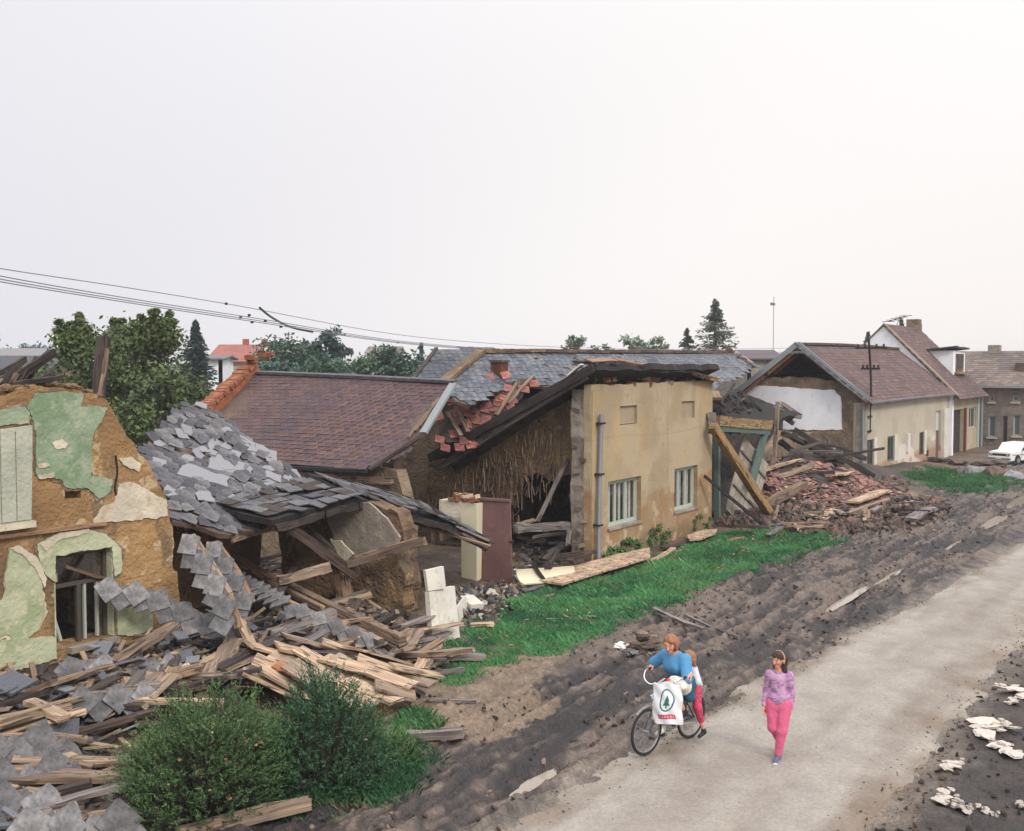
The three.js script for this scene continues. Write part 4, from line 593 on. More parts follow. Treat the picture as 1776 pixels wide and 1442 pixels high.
{ // grey house across the end of the street
  const u0 = 55, t = thing('grey_house', 'grey-brown house with small windows at the right edge closing the street', 'house', [58, 0, 5]);
  const q = (x, y) => { const p = pu(x, y, u0); return [p[2], p[1]]; }, e = q(1740, 670), w0 = q(1600, 780)[0], w1 = w0 + 14;
  const hs = [[1714, 758, 1728, 722], [1739, 778, 1748, 722], [1757, 756, 1771, 720], [1716, 697, 1725, 687], [1756, 697, 1768, 686]].map(([a, b, c, d]) => [q(a, b)[0], q(c, d)[0], q(a, b)[1], q(c, d)[1]]);
  part('wall', wallWH([[w0, -0.8], [w1, -0.8], [w1, e[1]], [w0, e[1]]], u0, 0.4, hs.map(h => rectHole(h[0], h[1], h[2], h[3]))), M.h4, t);
  hs.forEach((h, i) => { const f = 0.09, z = u0 + 0.12; const wn = part(i === 1 ? 'door' : 'window', [box(z, z + 0.08, h[2], h[2] + f, h[0], h[1]), box(z, z + 0.08, h[3] - f, h[3], h[0], h[1]), box(z, z + 0.08, h[2] + f, h[3] - f, h[0], h[0] + f), box(z, z + 0.08, h[2] + f, h[3] - f, h[1] - f, h[1])], i === 1 ? M.frameDark : M.frame, t); part(i === 1 ? 'door_leaf' : 'glass', box(z + 0.03, z + 0.05, h[2] + f, h[3] - f, h[0] + f, h[1] - f), i === 1 ? M.iron : std({ color: C(92, 100, 114), roughness: 0.15 }), t, wn); if (i !== 1) part('sill', box(u0 - 0.12, u0 + 0.1, h[2] - 0.12, h[2] - 0.005, h[0] - 0.1, h[1] + 0.1), M.lime, t, wn); });
  part('body', [box(u0 + 0.42, u0 + 8, -0.8, e[1] - 0.02, w1 - 0.4, w1), box(u0 + 0.42, u0 + 8, -0.8, e[1] - 0.02, w0, w0 + 0.4), box(u0 + 7.6, u0 + 8, -0.8, e[1] - 0.02, w0 + 0.41, w1 - 0.41)], M.h4, t);
  const eo = [u0 - 0.35, e[1] - 0.05, 0], ey = nrm([4.3, 2.5, 0]), ex = [0, 0, 1], pf = [[w0 - 0.4, 0], [w1, 0], [w1, 5.0], [w0 - 0.4, 5.0]]; part('roof_deck', triUV(slab(pf, eo, ex, ey, 0.1)), M.darkBrown, t); courses('roof_tiles', t, pf, eo, ex, ey, 0.36, 0.28, [rgb(112, 100, 94), rgb(96, 88, 86), rgb(132, 116, 104)], { slip: 0.01 });
  part('roof_slope', triUV(slab(pf.map(p => [-p[0], p[1]]).reverse(), [u0 + 8.4, e[1] - 0.05, 0], [0, 0, -1], nrm([-4.3, 2.5, 0]), 0.1)), M.darkBrown, t);
  part('gutter', barGeo([u0 - 0.45, e[1] - 0.12, w0 - 0.4], [u0 - 0.45, e[1] - 0.12, w1], 0.16, 0.12), M.bargeBlue, t);
  const c = q(1696, 600); part('chimney', box(u0 + 3.7, u0 + 4.4, e[1] + 1.8, e[1] + 2.9, c[0], c[0] + 0.8), M.greyPlaster, t);
  const fd = [q(1755, 640), q(1776, 668)]; part('roof_hatch', box(u0 + 1.4, u0 + 2.6, e[1] + 0.4, e[1] + 1.6, fd[0][0], fd[0][0] + 2), M.darkBrown, t);
}
// ================================================================ wreckage
const wood = () => { const k = R(); return k < 0.36 ? ['tan', pick(M.tan)] : k < 0.66 ? ['grey', pick(M.grey)] : k < 0.9 ? ['dark', pick(M.dark)] : ['pale', M.pale]; };
const tone = (c, a, b) => { const k = rr(a, b); return c.map(v => v * k); };
const gp = (px, py, up = 0) => { const r = sight(px, py), t0 = (2.4 + up - CAM[1]) / r[1], t1 = (-0.15 + up - CAM[1]) / r[1]; let a = t0, b = t1; for (let i = 1; i <= 60; i++) { const t = mix(t0, t1, i / 60), p = add(CAM, mul(r, t)); if (p[1] - up <= mound(p[0], p[2])) { b = t; break; } a = t; } for (let i = 0; i < 8; i++) { const t = (a + b) / 2, p = add(CAM, mul(r, t)); if (p[1] - up <= mound(p[0], p[2])) b = t; else a = t; } const p = add(CAM, mul(r, b)); return [p[0], groundH(p[0], p[2]) + up, p[2]]; };   // seen point on the ground
// ---- gateway right of the cream house
{
  const fr = thing('gateway', 'green gateway frame leaning beside the cream house, with a yellow lintel on top', 'gateway', [10.6, 0, 0.1]);
  const a = pw(1244, 744, 0), b = pw(1332, 750, 0), f = pw(1246, 893, 0), r0 = pw(1327, 752, 0), r1 = pw(1303, 842, 0.3);
  part('lintel', barGeo(add(a, [-0.1, 0.28, 0]), add(b, [0.1, 0.28, 0]), 0.3, 0.34), M.yel, fr); part('head', barGeo(a, b, 0.2, 0.22), M.greenPaint, fr);
  part('jamb', barGeo([8.62, 3.3, 0.0], [8.62, 0.0, 0.05], 0.16, 0.18, 0), M.greenPaint, fr); part('jamb', barGeo(r0, r1, 0.2, 0.24), M.greenPaint, fr);
  const gl = thing('gate_leaf', 'grey boarded gate leaf leaning askew inside the green gateway frame', 'gate leaf', [10.4, 0, -0.5]);
  const c = pw(1293, 760, -0.3), d = pw(1262, 888, -0.1), ey = nrm(sub(c, d)), ex = nrm(sub([1, 0, 0.15], mul(ey, dot([1, 0, 0.15], ey)))), Lg = Math.hypot(...sub(c, d));
  for (let i = 0; i < 6; i++) part('board', triUV(slab(ragged([[i * 0.3 - 0.2, 0.0 + 0.1 * R()], [i * 0.3 + 0.08, 0.05], [i * 0.3 + 0.08, Lg], [i * 0.3 - 0.2, Lg]], 0.008, 0.5), add(d, mul(ex, 0.1)), ex, ey, 0.04)), M.greyPlaster, gl);
  for (const k of [0.35, 0.8]) part('rail', barGeo(add(d, add(mul(ey, Lg * k), mul(ex, -0.1))), add(d, add(mul(ey, Lg * k), mul(ex, 1.7))), 0.16, 0.07), M.grey[0], gl);
  // roof and loft earth hanging above the gate
  const hs = thing('hanging_roof', 'dark earth-covered roof hanging down over the green gateway', 'roof', [11.5, 3.5, -1.2]);
  const o = [8.3, 3.72, -0.6], ey2 = nrm([0, 1.5, -1.9]), poly = onSlab([[1240, 742], [1240, 700], [1262, 682], [1290, 682], [1345, 703], [1392, 719], [1362, 724], [1350, 736], [1330, 741]], o, ZU, ey2);
  part('roof_slab', triUV(slab(ragged(poly, 0.1, 0.3), o, ZU, ey2, 0.25)), M.black, hs);
  for (let i = 0; i < 190; i++) { const k = [mix(8.4, 14.4, R()), rr(0.0, 1.9)], q = add(o, add([k[0] - 8.3, 0, 0], mul(ey2, k[1]))); if (!inPoly(poly, k[0] - 8.3, k[1])) continue; const m = lpart('earth_lump', chunk[i % 6], pick([M.soil, M.black, M.soil]), hs, sub(q, hs._base)); const s = rr(0.05, 0.16); m.scale.set(s * 1.6, s, s); m.rotation.set(R() * 3, R() * 3, 0); }
  for (let i = 0; i < 26; i++) { const q = add(o, add([mix(0.2, 5.4, R()), 0.04, 0], mul(ey2, rr(0.1, 1.5)))); if (!inPoly(poly, q[0] - o[0], dot(sub(q, o), ey2))) continue; part('lath', barGeo(q, add(q, [rr(-0.8, 0.8), rr(-0.1, 0.3), rr(-0.4, 0.1)]), 0.06, 0.03), pick([M.dark[2], M.tan[2], M.dark[0]]), hs); }
  for (const [p, q, w] of [[[1340, 708], [1388, 724], -0.8], [[1350, 716], [1376, 735], -0.8], [[1300, 690], [1370, 716], -1.2], [[1356, 700], [1384, 719], -0.9]]) part('rafter', barGeo(pw(...p, w), pw(...q, w + 0.4), 0.13, 0.16), pick([M.grey[2], M.dark[0]]), hs);
  const uv = pw(1240, 700, -0.4); part('eaves_end', barGeo(pw(1238, 696, -0.3), pw(1264, 665, -1.4), 0.5, 0.14), M.dark[0], hs); part('eaves_end', barGeo(pw(1238, 680, -0.3), pw(1244, 692, 0.1), 0.3, 0.1), M.tan[1], hs);
  // beams about it
  const G = (px, py) => gp(px, py);
  beam('yellow_beam', 'thick yellow beam leaning from the corner of the cream house down to the ground', 'beam', pw(1236, 738, 0.35), add(G(1336, 896), [0, 0.1, 0]), 0.26, 0.26, M.yel, { rough: 0.4 });
  beam('iron_rod', 'thin dark rod leaning from the cream wall below the yellow beam', 'rod', pw(1222, 826, 0.2), G(1332, 917), 0.09, 0.09, M.iron, { rough: 0.2 });
  beam('prop', 'grey plank hanging against the right corner of the cream house', 'plank', pw(1233, 715, 0.12), pw(1236, 752, 0.25), 0.28, 0.08, M.grey[1]);
  beam('roof_post', 'tall slim pale post standing in front of the white room wall', 'post', pw(1349, 697, 0.2), pw(1342, 806, 0.2), 0.13, 0.13, M.tan[0], { rough: 0.3 });
  beam('charred_beam', 'long dark beam sloping down across the tile heap to the far cream house', 'beam', pw(1378, 745, -1.0), add(G(1516, 838), [0, 0.25, 0]), 0.28, 0.24, M.dark[0]);
  beam('charred_beam', 'dark beam sticking out level in front of the far cream house corner', 'beam', pw(1436, 775, -0.2), pw(1500, 796, 0.9), 0.24, 0.2, M.dark[1]);
  beam('charred_beam', 'short dark beam crossing above the tile heap under the white room wall', 'beam', pw(1358, 752, -1), pw(1432, 792, -0.3), 0.22, 0.2, M.dark[0]);
  beam('charred_beam', 'dark beam behind the slim post, leaning into the tile heap', 'beam', pw(1352, 765, -1.4), pw(1405, 800, -0.6), 0.2, 0.2, M.dark[1]);
  beam('fallen_beam', 'heavy brown beam on the near edge of the tile heap by the yellow beam', 'beam', add(G(1322, 890), [0, 0.2, 0]), add(G(1395, 858), [0, 0.35, 0]), 0.32, 0.26, M.tan[2]);
  beam('split_board', 'short pale upright board at the foot of the yellow beam', 'board', G(1342, 908), add(G(1349, 908), [0, 0.62, 0]), 0.2, 0.05, M.pale);
  beam('split_board', 'short pale board lying crooked below the upright one', 'board', add(G(1343, 916), [0, 0.05, 0]), add(G(1352, 922), [0, 0.03, 0]), 0.16, 0.05, M.pale);
  // room wall stump left of the far gable
  const st = thing('wall_stump', 'low crumbling brown wall between the white room wall and the tile heap', 'wall', [24, 0, -2.5]); part('wall', wallUH(ragged([[19, -0.2], [25.9, -0.2], [25.9, 2.3], [24, 2.1], [22, 2.5], [20.5, 1.9], [19, 1.8]], 0.12, 0.3, [0]), -2.4, 0.5), M.mudwall, st);
}
// ---- tiles and timber of the right heap
{
  const cpt = [gp(1335, 852, 0.2), gp(1545, 862, 0.22), gp(1410, 806, 0.12)], ex = nrm(sub(cpt[1], cpt[0])), n0 = nrm(cross(ex, sub(cpt[2], cpt[0]))), n = n0[1] < 0 ? mul(n0, -1) : n0, ey = cross(n, ex), o = cpt[0];
  const ts = thing('fallen_tile_roof', 'collapsed sheet of dull red roof tiles sloping over the heap before the far cream house', 'roof', o), tp = onSlab([[1322, 840], [1350, 822], [1400, 806], [1470, 812], [1530, 846], [1548, 866], [1500, 884], [1440, 886], [1380, 864], [1340, 852]], o, ex, ey);
  part('roof_deck', triUV(slab(ragged(tp, 0.2, 0.4), o, ex, ey, 0.1)), M.soil, ts); courses('roof_tiles', ts, tp, o, ex, ey, 0.24, 0.2, [rgb(132, 93, 84), rgb(112, 80, 75), rgb(158, 114, 99)], { slip: 0.16, thick: 0.03, gaps: 0.35, sag: (x, y) => 0.25 * (fbm(x * 0.7, y * 0.7, 223, 3) - 0.35) });
  for (let i = 0; i < 24; i++) { const q = add(gp(rr(1352, 1480), rr(752, 822), 0.25), [0, 0, 0]), an = rr(-0.6, 1.4), l = rr(0.8, 2.6); beam('splintered_rafter', 'dark splintered rafter in the gap below the white room wall', 'rafter', q, add(q, [Math.cos(an) * l, rr(-0.7, 0.7), Math.sin(an) * l]), rr(0.1, 0.22), rr(0.08, 0.18), pick([...M.dark, M.grey[1]]), { group: 'dark rafters below the white room wall' }); }
  const tg = new THREE.BoxGeometry(0.24, 0.025, 0.36); const list = [], list2 = [];
  const cols = [rgb(134, 99, 93), rgb(116, 86, 83), rgb(152, 114, 105), rgb(96, 76, 75), rgb(166, 136, 124)];
  for (let i = 0; i < 3400; i++) { const [cx, cy, sx, sy] = pick([[1360, 850, 60, 22], [1480, 870, 90, 26], [1360, 820, 40, 26], [1500, 862, 70, 22], [1460, 880, 80, 18], [1330, 842, 20, 18]]); const p = gp(cx + (R() + R() - 1) * sx, cy + (R() + R() - 1) * sy, 0); if (p[0] < 9 || p[0] > 32) continue; const s = rr(0.55, 1.15); list.push([[p[0], p[1] + rr(-0.02, 0.14), p[2]], [rr(-0.5, 0.5), R() * 6.3, rr(-0.5, 0.5)], [s, 1, s * rr(0.5, 1)], tone(pick(cols), 0.8, 1.25)]); }
  stuff('tile_rubble', 'heap of broken red roof tiles in front of the far cream house', 'rubble', triUV(tg), M.shingle, list);
  const B = (n, l, a, b, W, T, m, up = 0.25) => beam(n, l, 'plank', gp(a[0], a[1], up), gp(b[0], b[1], up), W, T, m);
  B('plank', 'long pale plank at the top left of the red tile heap', [1316, 818], [1392, 797], 0.3, 0.08, M.pale, 0.4); B('plank', 'second pale plank below it on the red tile heap, nearer the street', [1345, 828], [1412, 806], 0.34, 0.08, M.tan[0], 0.35);
  B('plank', 'pale board on the red tile heap close to the dark sloping beam', [1440, 826], [1470, 818], 0.45, 0.07, M.pale, 0.3); B('plank', 'wide pale board at the right end of the red tile heap', [1480, 872], [1536, 852], 0.5, 0.08, M.pale, 0.35);
  B('plank', 'narrow pale board beside the wide one at the right end of the tile heap', [1470, 892], [1542, 866], 0.2, 0.07, M.tan[0], 0.3); B('plank', 'grey board with a pale end at the front right of the tile heap', [1580, 905], [1618, 887], 0.4, 0.1, M.grey[2], 0.2);
  B('plank', 'pale triangular board piece at the front of the tile heap', [1424, 900], [1450, 884], 0.42, 0.06, M.pale, 0.2); B('plank', 'long tan rail lying towards the grass in front of the far house', [1560, 858], [1640, 868], 0.16, 0.12, M.tan[0], 0.2);
  B('plank', 'long grey rail lying beside the tan one near the far grass', [1552, 866], [1650, 872], 0.16, 0.14, M.grey[0], 0.1);
  for (let i = 0; i < 60; i++) { const [cx, cy, sx, sy, at] = [[1480, 880, 90, 24, 'in front of the fallen tile roof'], [1400, 900, 70, 16, 'at the front edge of the red tile heap'], [1540, 880, 60, 22, 'at the right end of the red tile heap'], [1420, 840, 70, 28, 'on the fallen tile roof']][i % 4], a = gp(cx + rr(-sx, sx), cy + rr(-sy, sy), rr(0.05, 0.3)), an = R() * 6.3, l = rr(0.4, 1.5); const wd = wood(); beam('broken_board', 'short ' + wd[0] + ' board ' + at, 'board', a, add(a, [Math.cos(an) * l, rr(-0.25, 0.25), Math.sin(an) * l]), rr(0.1, 0.26), rr(0.03, 0.09), wd[1], { group: 'short ' + wd[0] + ' boards ' + at }); }
}
// ---- middle: sagging lean-to, torn room, door, panels
{
  const t = thing('sagging_roof', 'low sagging roof of dark slates collapsed in front of the rear wing', 'roof', [-7, 0, -1]);
  // profile across the picture: rises to a hump, then hangs to the right
  const ridge = [pu(475, 902, -11.2), pu(560, 878, -9.6), pu(620, 864, -8.7), pu(700, 884, -7.4), pu(770, 902, -6.2), pu(846, 940, -4.9)], dir = nrm([0.42, 0.14, -0.9]);
  for (let i = 0; i < ridge.length - 1; i++) {
    const a = ridge[i], b = ridge[i + 1], ex = nrm(sub(b, a)), L = Math.hypot(...sub(b, a)); let ey = nrm(sub(dir, mul(ex, dot(dir, ex)))); const poly = ragged([[-0.05, 0], [L + 0.05, 0], [L + 0.05, 1.7], [-0.05, 1.9]], 0.06, 0.3);
    part('roof_deck', triUV(slab(poly, a, ex, ey, 0.12)), M.black, t);
    for (let y = 0.0; y < 1.7; y += 0.24) for (let x = 0; x < L; x += 0.33) { if (R() < 0.2) continue; const n = cross(ex, ey), m = shade(new THREE.Mesh(new THREE.BoxGeometry(0.32 * rr(0.8, 1.1), 0.02, 0.34), pick([M.slate[1], M.slate[4], M.slate[3], M.dark[0]]))); m.name = 'slate'; const tl = rr(-0.15, 0.15); m.quaternion.setFromRotationMatrix(new THREE.Matrix4().makeBasis(new THREE.Vector3(...ex), new THREE.Vector3(...n), new THREE.Vector3(...cross(ex, n)))); m.rotateX(tl); m.rotateY(rr(-0.2, 0.2)); m.position.set(...sub(add(add(a, add(mul(ex, x + 0.16), mul(ey, y + 0.05))), mul(n, 0.05 + rr(0, 0.04))), t._base)); t.add(m); }
    part('edge_rafter', barGeo(add(a, [0, -0.16, 0]), add(b, [0, -0.16, 0]), 0.14, 0.14, 0, 1), M.dark[i % 2], t);
  }
  for (const [p, q, u] of [[[712, 905], [850, 948], -5.6], [[790, 912], [848, 938], -5.3], [[800, 925], [845, 950], -5.2]]) part('lath', barGeo(pu(...p, u - 0.6), pu(...q, u), 0.12, 0.05), pick([M.tan[0], M.tan[1], M.grey[2]]), t);
  const r = thing('torn_room', 'torn open room with a grey-brown plastered wall under the sagging slate roof', 'ruin', [-9, 0, -1.5]);
  const w1 = pWH([[566, 892], [600, 872], [640, 872], [672, 900], [694, 932], [690, 945], [604, 976], [580, 940]], -8.6); part('plaster_wall', wallWH(ragged(w1, 0.03, 0.2), -8.62, 0.06), M.greyPlaster, r);
  const w2 = pWH([[480, 905], [566, 884], [620, 868], [690, 890], [700, 935], [708, 1000], [704, 1062], [610, 1070], [560, 1050], [500, 1060]], -8.5); part('adobe_wall', wallWH(ragged(w2, 0.06, 0.2), -8.5, 0.4), M.adobeDark, r);
  const lp = pWH([[572, 935], [590, 938], [612, 962], [600, 974], [586, 966]], -8.7); part('plaster_remnant', wallWH(ragged(lp, 0.03, 0.1), -8.7, 0.05), M.lime, r);
  const st = pWH([[592, 990], [640, 976], [690, 958], [705, 1000], [700, 1060], [640, 1068], [596, 1064]], -8.9); part('mud_bank', wallWH(ragged(st, 0.06, 0.16), -8.95, 0.35), M.straw, r);
  part('wall', wallUH(ragged([[-8.2, -0.2], [-4.6, -0.2], [-4.6, 1.5], [-6, 1.9], [-8.2, 2.1]], 0.08, 0.25, [0]), -2.6, 0.4), M.darkBrown, r);
  part('floor_earth', slab(ragged([[-12.8, 1.6], [-4.8, 1.6], [-4.8, 3.4], [-12.8, 3.4]], 0.1, 0.4), [0, 0.35, 0], [1, 0, 0], [0, 0.02, -1], 0.3), M.soil, r);
  // beams inside the torn room
  const Bm = (n, l, a, ua, b, ub, W, T, m, o) => beam(n, l, 'beam', pu(...a, ua), pu(...b, ub), W, T, m, o);
  Bm('fallen_beam', 'dark beam slanting down in front of the grey-brown room wall', [498, 915], -10.6, [618, 1000], -9.4, 0.2, 0.2, M.dark[2]);
  Bm('fallen_beam', 'light round beam rising to the right below the grey-brown room wall', [602, 978], -9.6, [738, 938], -8.9, 0.17, 0.17, M.tan[2]);
  Bm('fallen_beam', 'light beam left of the room wall, pointing up to the right', [482, 1008], -11, [575, 984], -10.2, 0.2, 0.16, M.tan[0]);
  Bm('fallen_beam', 'thin dark rafter above the slanting beam in the torn room', [530, 915], -9.4, [580, 960], -9.2, 0.1, 0.12, M.dark[0]);
  beam('fallen_beam', 'upright brown stump beside the adobe wall of the torn room', 'beam', pu(592, 995, -9.4), pu(600, 1062, -9.4), 0.28, 0.2, M.tan[1]);
  // pier, steel door, panels
  const p = thing('brick_pier', 'pale yellow plastered pier with a broken brick top', 'pier', [-3.9, 0, -1.3]);
  const pa = pu(803, 1000, -4.1), pb = pu(803, 872, -4.1); part('pier', box(-4.1, -3.7, -0.2, pb[1], pa[2] - 0.05, pa[2] + 0.42), M.creamPaint, p); part('stub', box(-4.1, -3.75, pb[1] - 0.55, pb[1] + 0.02, pa[2] - 0.75, pa[2] - 0.055), M.lime, p);
  for (let i = 0; i < 12; i++) { const m = lpart('brick', new THREE.BoxGeometry(0.26, 0.1, 0.13), pick([M.brick, M.adobe, M.lime]), p, sub([-3.9 + rr(-0.2, 0.2), pb[1] + 0.04 + rr(0, 0.12), pa[2] + rr(-0.5, 0.4)], p._base)); m.rotation.set(rr(-0.3, 0.3), R() * 3, rr(-0.3, 0.3)); }
  const d0 = gp(834, 1006), d1 = gp(888, 1018), dx = nrm(sub([d1[0], 0, d1[2]], [d0[0], 0, d0[2]])), Ld = Math.hypot(d1[0] - d0[0], d1[2] - d0[2]);
  const d = thing('steel_door', 'dark purple-brown steel door standing upright beside the yellow pier', 'door', d0); const o = [d0[0], d0[1], d0[2]], dh = 2.02;
  part('leaf', triUV(slab([[0, 0], [Ld, 0], [Ld, dh], [0, dh]], o, dx, nrm([0.03, 1, -0.05]), 0.05)), M.doorPurple, d); part('rim', [barGeo(o, add(o, mul(dx, Ld)), 0.08, 0.06), barGeo(add(o, [0.06, dh, -0.1]), add(add(o, mul(dx, Ld)), [0.06, dh, -0.1]), 0.08, 0.06)], M.doorPurple, d); part('handle', box(0, 0.1, 0, 0.03, 0, 0.08).translate(...add(o, add(mul(dx, Ld * 0.88), [0, 1.0, 0.03]))), M.iron, d);
  const panel = (name, label, a, b, h, lean, m, th = 0.05) => { const A = gp(...a), Bp = gp(...b), x = nrm(sub([Bp[0], 0, Bp[2]], [A[0], 0, A[2]])), L = Math.hypot(Bp[0] - A[0], Bp[2] - A[2]), y = nrm(lean); const g = triUV(slab(ragged([[0, 0], [L, 0], [L - 0.02, h], [0.01, h]], 0.008, 0.4), A, x, nrm(sub(y, mul(x, dot(x, y)))), th)); g.translate(-A[0], -A[1], -A[2]); const ms = shade(new THREE.Mesh(g, m)); ms.name = numbered(name); ms.position.set(...toW(A)); ms.rotation.y = TH; scene.add(ms); return tag(ms, label, 'panel'); };
  panel('cupboard_panel', 'tall cream panel standing upright in the grass edge, lower of the two', [752, 1118], [798, 1108], 1.02, [-0.02, 1, -0.12], M.whitePaint, 0.12);
  { const A = gp(752, 1118), q = add(A, [0.02, 1.03, -0.14]), x = nrm([0.9, 0.02, 0.35]), g = triUV(slab(ragged([[0, 0], [0.4, 0], [0.38, 0.43], [-0.03, 0.4]], 0.01, 0.3), q, x, nrm([0.02, 1, -0.1]), 0.1)); g.translate(-q[0], -q[1], -q[2]); const m = shade(new THREE.Mesh(g, M.whitePaint)); m.name = numbered('cupboard_panel'); m.position.set(...toW(q)); m.rotation.y = TH; scene.add(m); tag(m, 'smaller cream panel piece standing on top of the tall cream panel', 'panel'); }
  panel('white_board', 'small white board leaning right of the tall cream panel', [798, 1080], [812, 1062], 0.32, [0.3, 0.8, -0.3], M.whitePaint);
  { const A = gp(818, 1046, 0.18), m = shade(new THREE.Mesh(triUV(new THREE.BoxGeometry(0.55, 0.14, 0.32)), M.whitePaint)); m.name = 'white_block'; place(m, A, frameOf(A, add(gp(836, 1060, 0.1), [0, 0, 0]))); scene.add(m); tag(m, 'white rectangular block lying between the purple door and the cream panel', 'block'); }
  // bath-like pale shell at the torn end of the cream house
  const bt = thing('curved_panel', 'pale yellow curved panel lying at the torn end of the cream house', 'panel', gp(940, 990)); const pa1 = gp(892, 988, 0.5), pa2 = gp(992, 982, 0.36), sh = [];
  for (let i = 0; i <= 8; i++) { const a = i / 8 * 1.7; sh.push([Math.sin(a) * 0.27, 0.27 - Math.cos(a) * 0.27]); }
  const px2 = nrm(sub(pa2, pa1)), pz = nrm(cross(px2, [0, 1, 0])), Lp = Math.hypot(...sub(pa2, pa1)), cg = []; for (let i = 0; i < 8; i++) { const a = sh[i], b = sh[i + 1], f = q => add(add(pa1, mul(pz, 0.35 - q[0])), [0, q[1] - 0.3, 0]), v = nrm(sub(f(b), f(a))); cg.push(triUV(slab([[0, 0], [Lp, 0], [Lp, Math.hypot(...sub(f(b), f(a)))], [0, Math.hypot(...sub(f(b), f(a)))]], f(a), px2, v, 0.03))); } part('shell', cg, M.creamPaint, bt);
  part('rib', barGeo(add(pa1, [0.5, 0.1, 0.2]), add(pa1, [0.75, -0.35, 0.4]), 0.1, 0.08), M.iron, bt);
  beam('fallen_beam', 'grey beam lying across the torn end of the cream house above the pale panel', 'beam', pu(893, 918, -1.8), pu(996, 912, 0.3), 0.22, 0.2, M.grey[0]); beam('prop_pole', 'slim grey pole leaning inside the torn end of the cream house', 'pole', pu(932, 905, -0.6), pu(984, 796, 0.4), 0.09, 0.09, M.grey[2], { rough: 0.3 });
  beam('plank', 'pale plank poking out above the grey beam in the torn end of the cream house', 'plank', pu(896, 910, -1.2), pu(928, 902, -0.6), 0.2, 0.06, M.tan[0]);
  for (let i = 0; i < 26; i++) { const a = gp(rr(890, 995), rr(925, 985), rr(0.15, 0.6)), an = rr(-0.5, 0.9), l = rr(0.5, 1.6); beam('splintered_rafter', 'dark splintered rafter in the torn end of the cream house', 'rafter', a, add(a, [Math.cos(an) * l, rr(-0.4, 0.3), Math.sin(an) * l]), rr(0.07, 0.16), rr(0.05, 0.12), pick([...M.dark, M.grey[1]]), { group: 'dark rafters heaped in the torn end of the cream house' }); }
  // planks along the foot of the cream house
  const flatBoard = (l, pts, m, n = 'plank') => { const c = pts.map(q => { const g = gp(q[0], q[1], 0); return [g[0], g[2], g[1]]; }), cx = c.reduce((s, q) => s + q[0], 0) / c.length, cz = c.reduce((s, q) => s + q[1], 0) / c.length, y = Math.max(...c.map(q => q[2])) + 0.2; const g = triUV(slab(ragged(c.map(q => [q[0] - cx, -(q[1] - cz)]), 0.02, 0.35), [0, 0, 0], [1, 0, 0], [0, 0, -1], 0.05)); const ms = shade(new THREE.Mesh(g, m)); ms.name = numbered(n); ms.position.set(...toW([cx, y, cz])); ms.rotation.y = TH; scene.add(ms); return tag(ms, l, 'board'); };
  flatBoard('long wide yellow-tan board lying along the grass in front of the downpipe', [[930, 1020], [975, 1029], [1040, 1008], [1128, 981], [1126, 964], [1060, 978], [980, 1000]], M.pale, 'long_board');
  beam('plank', 'short pale plank at the right end of the long yellow-tan board', 'plank', gp(1134, 971, 0.1), gp(1168, 952, 0.12), 0.16, 0.06, M.pale);
  flatBoard('pale splintered board lying on the grass below the right window of the cream house', [[1192, 940], [1220, 930], [1244, 928], [1240, 936], [1216, 946], [1196, 948]], M.pale); beam('plank', 'dark plank on the grass edge below the right window', 'plank', gp(1150, 952, 0.08), gp(1200, 936, 0.1), 0.22, 0.07, M.dark[2]); beam('plank', 'thin tan lath along the grass below the pale splintered board', 'plank', gp(1165, 958, 0.06), gp(1250, 938, 0.06), 0.1, 0.05, M.tan[0]); beam('plank', 'small orange-brown lath in the grass right of the splintered board', 'plank', gp(1262, 938, 0.06), gp(1288, 933, 0.06), 0.14, 0.05, M.orangeWood);
  for (const [x, y, l, w2, an, mm, lab] of [[870, 1022, 0.5, 0.14, 0.3, M.tan[0], 'small tan board end left of the long yellow-tan board'], [905, 1024, 0.8, 0.12, 0.2, M.slate[0], 'grey-blue strip lying left of the long yellow-tan board'], [930, 1042, 0.7, 0.08, 0.1, M.tan[2], 'thin brown lath at the left tip of the grass'], [815, 1085, 0.5, 0.2, 1, M.pale, 'small pale board right of the cream panel foot']]) { const a = gp(x, y, 0.08); beam('board_piece', lab, 'board', a, add(a, [Math.cos(an) * l, 0.02, Math.sin(an) * l]), w2, 0.05, mm); }
}
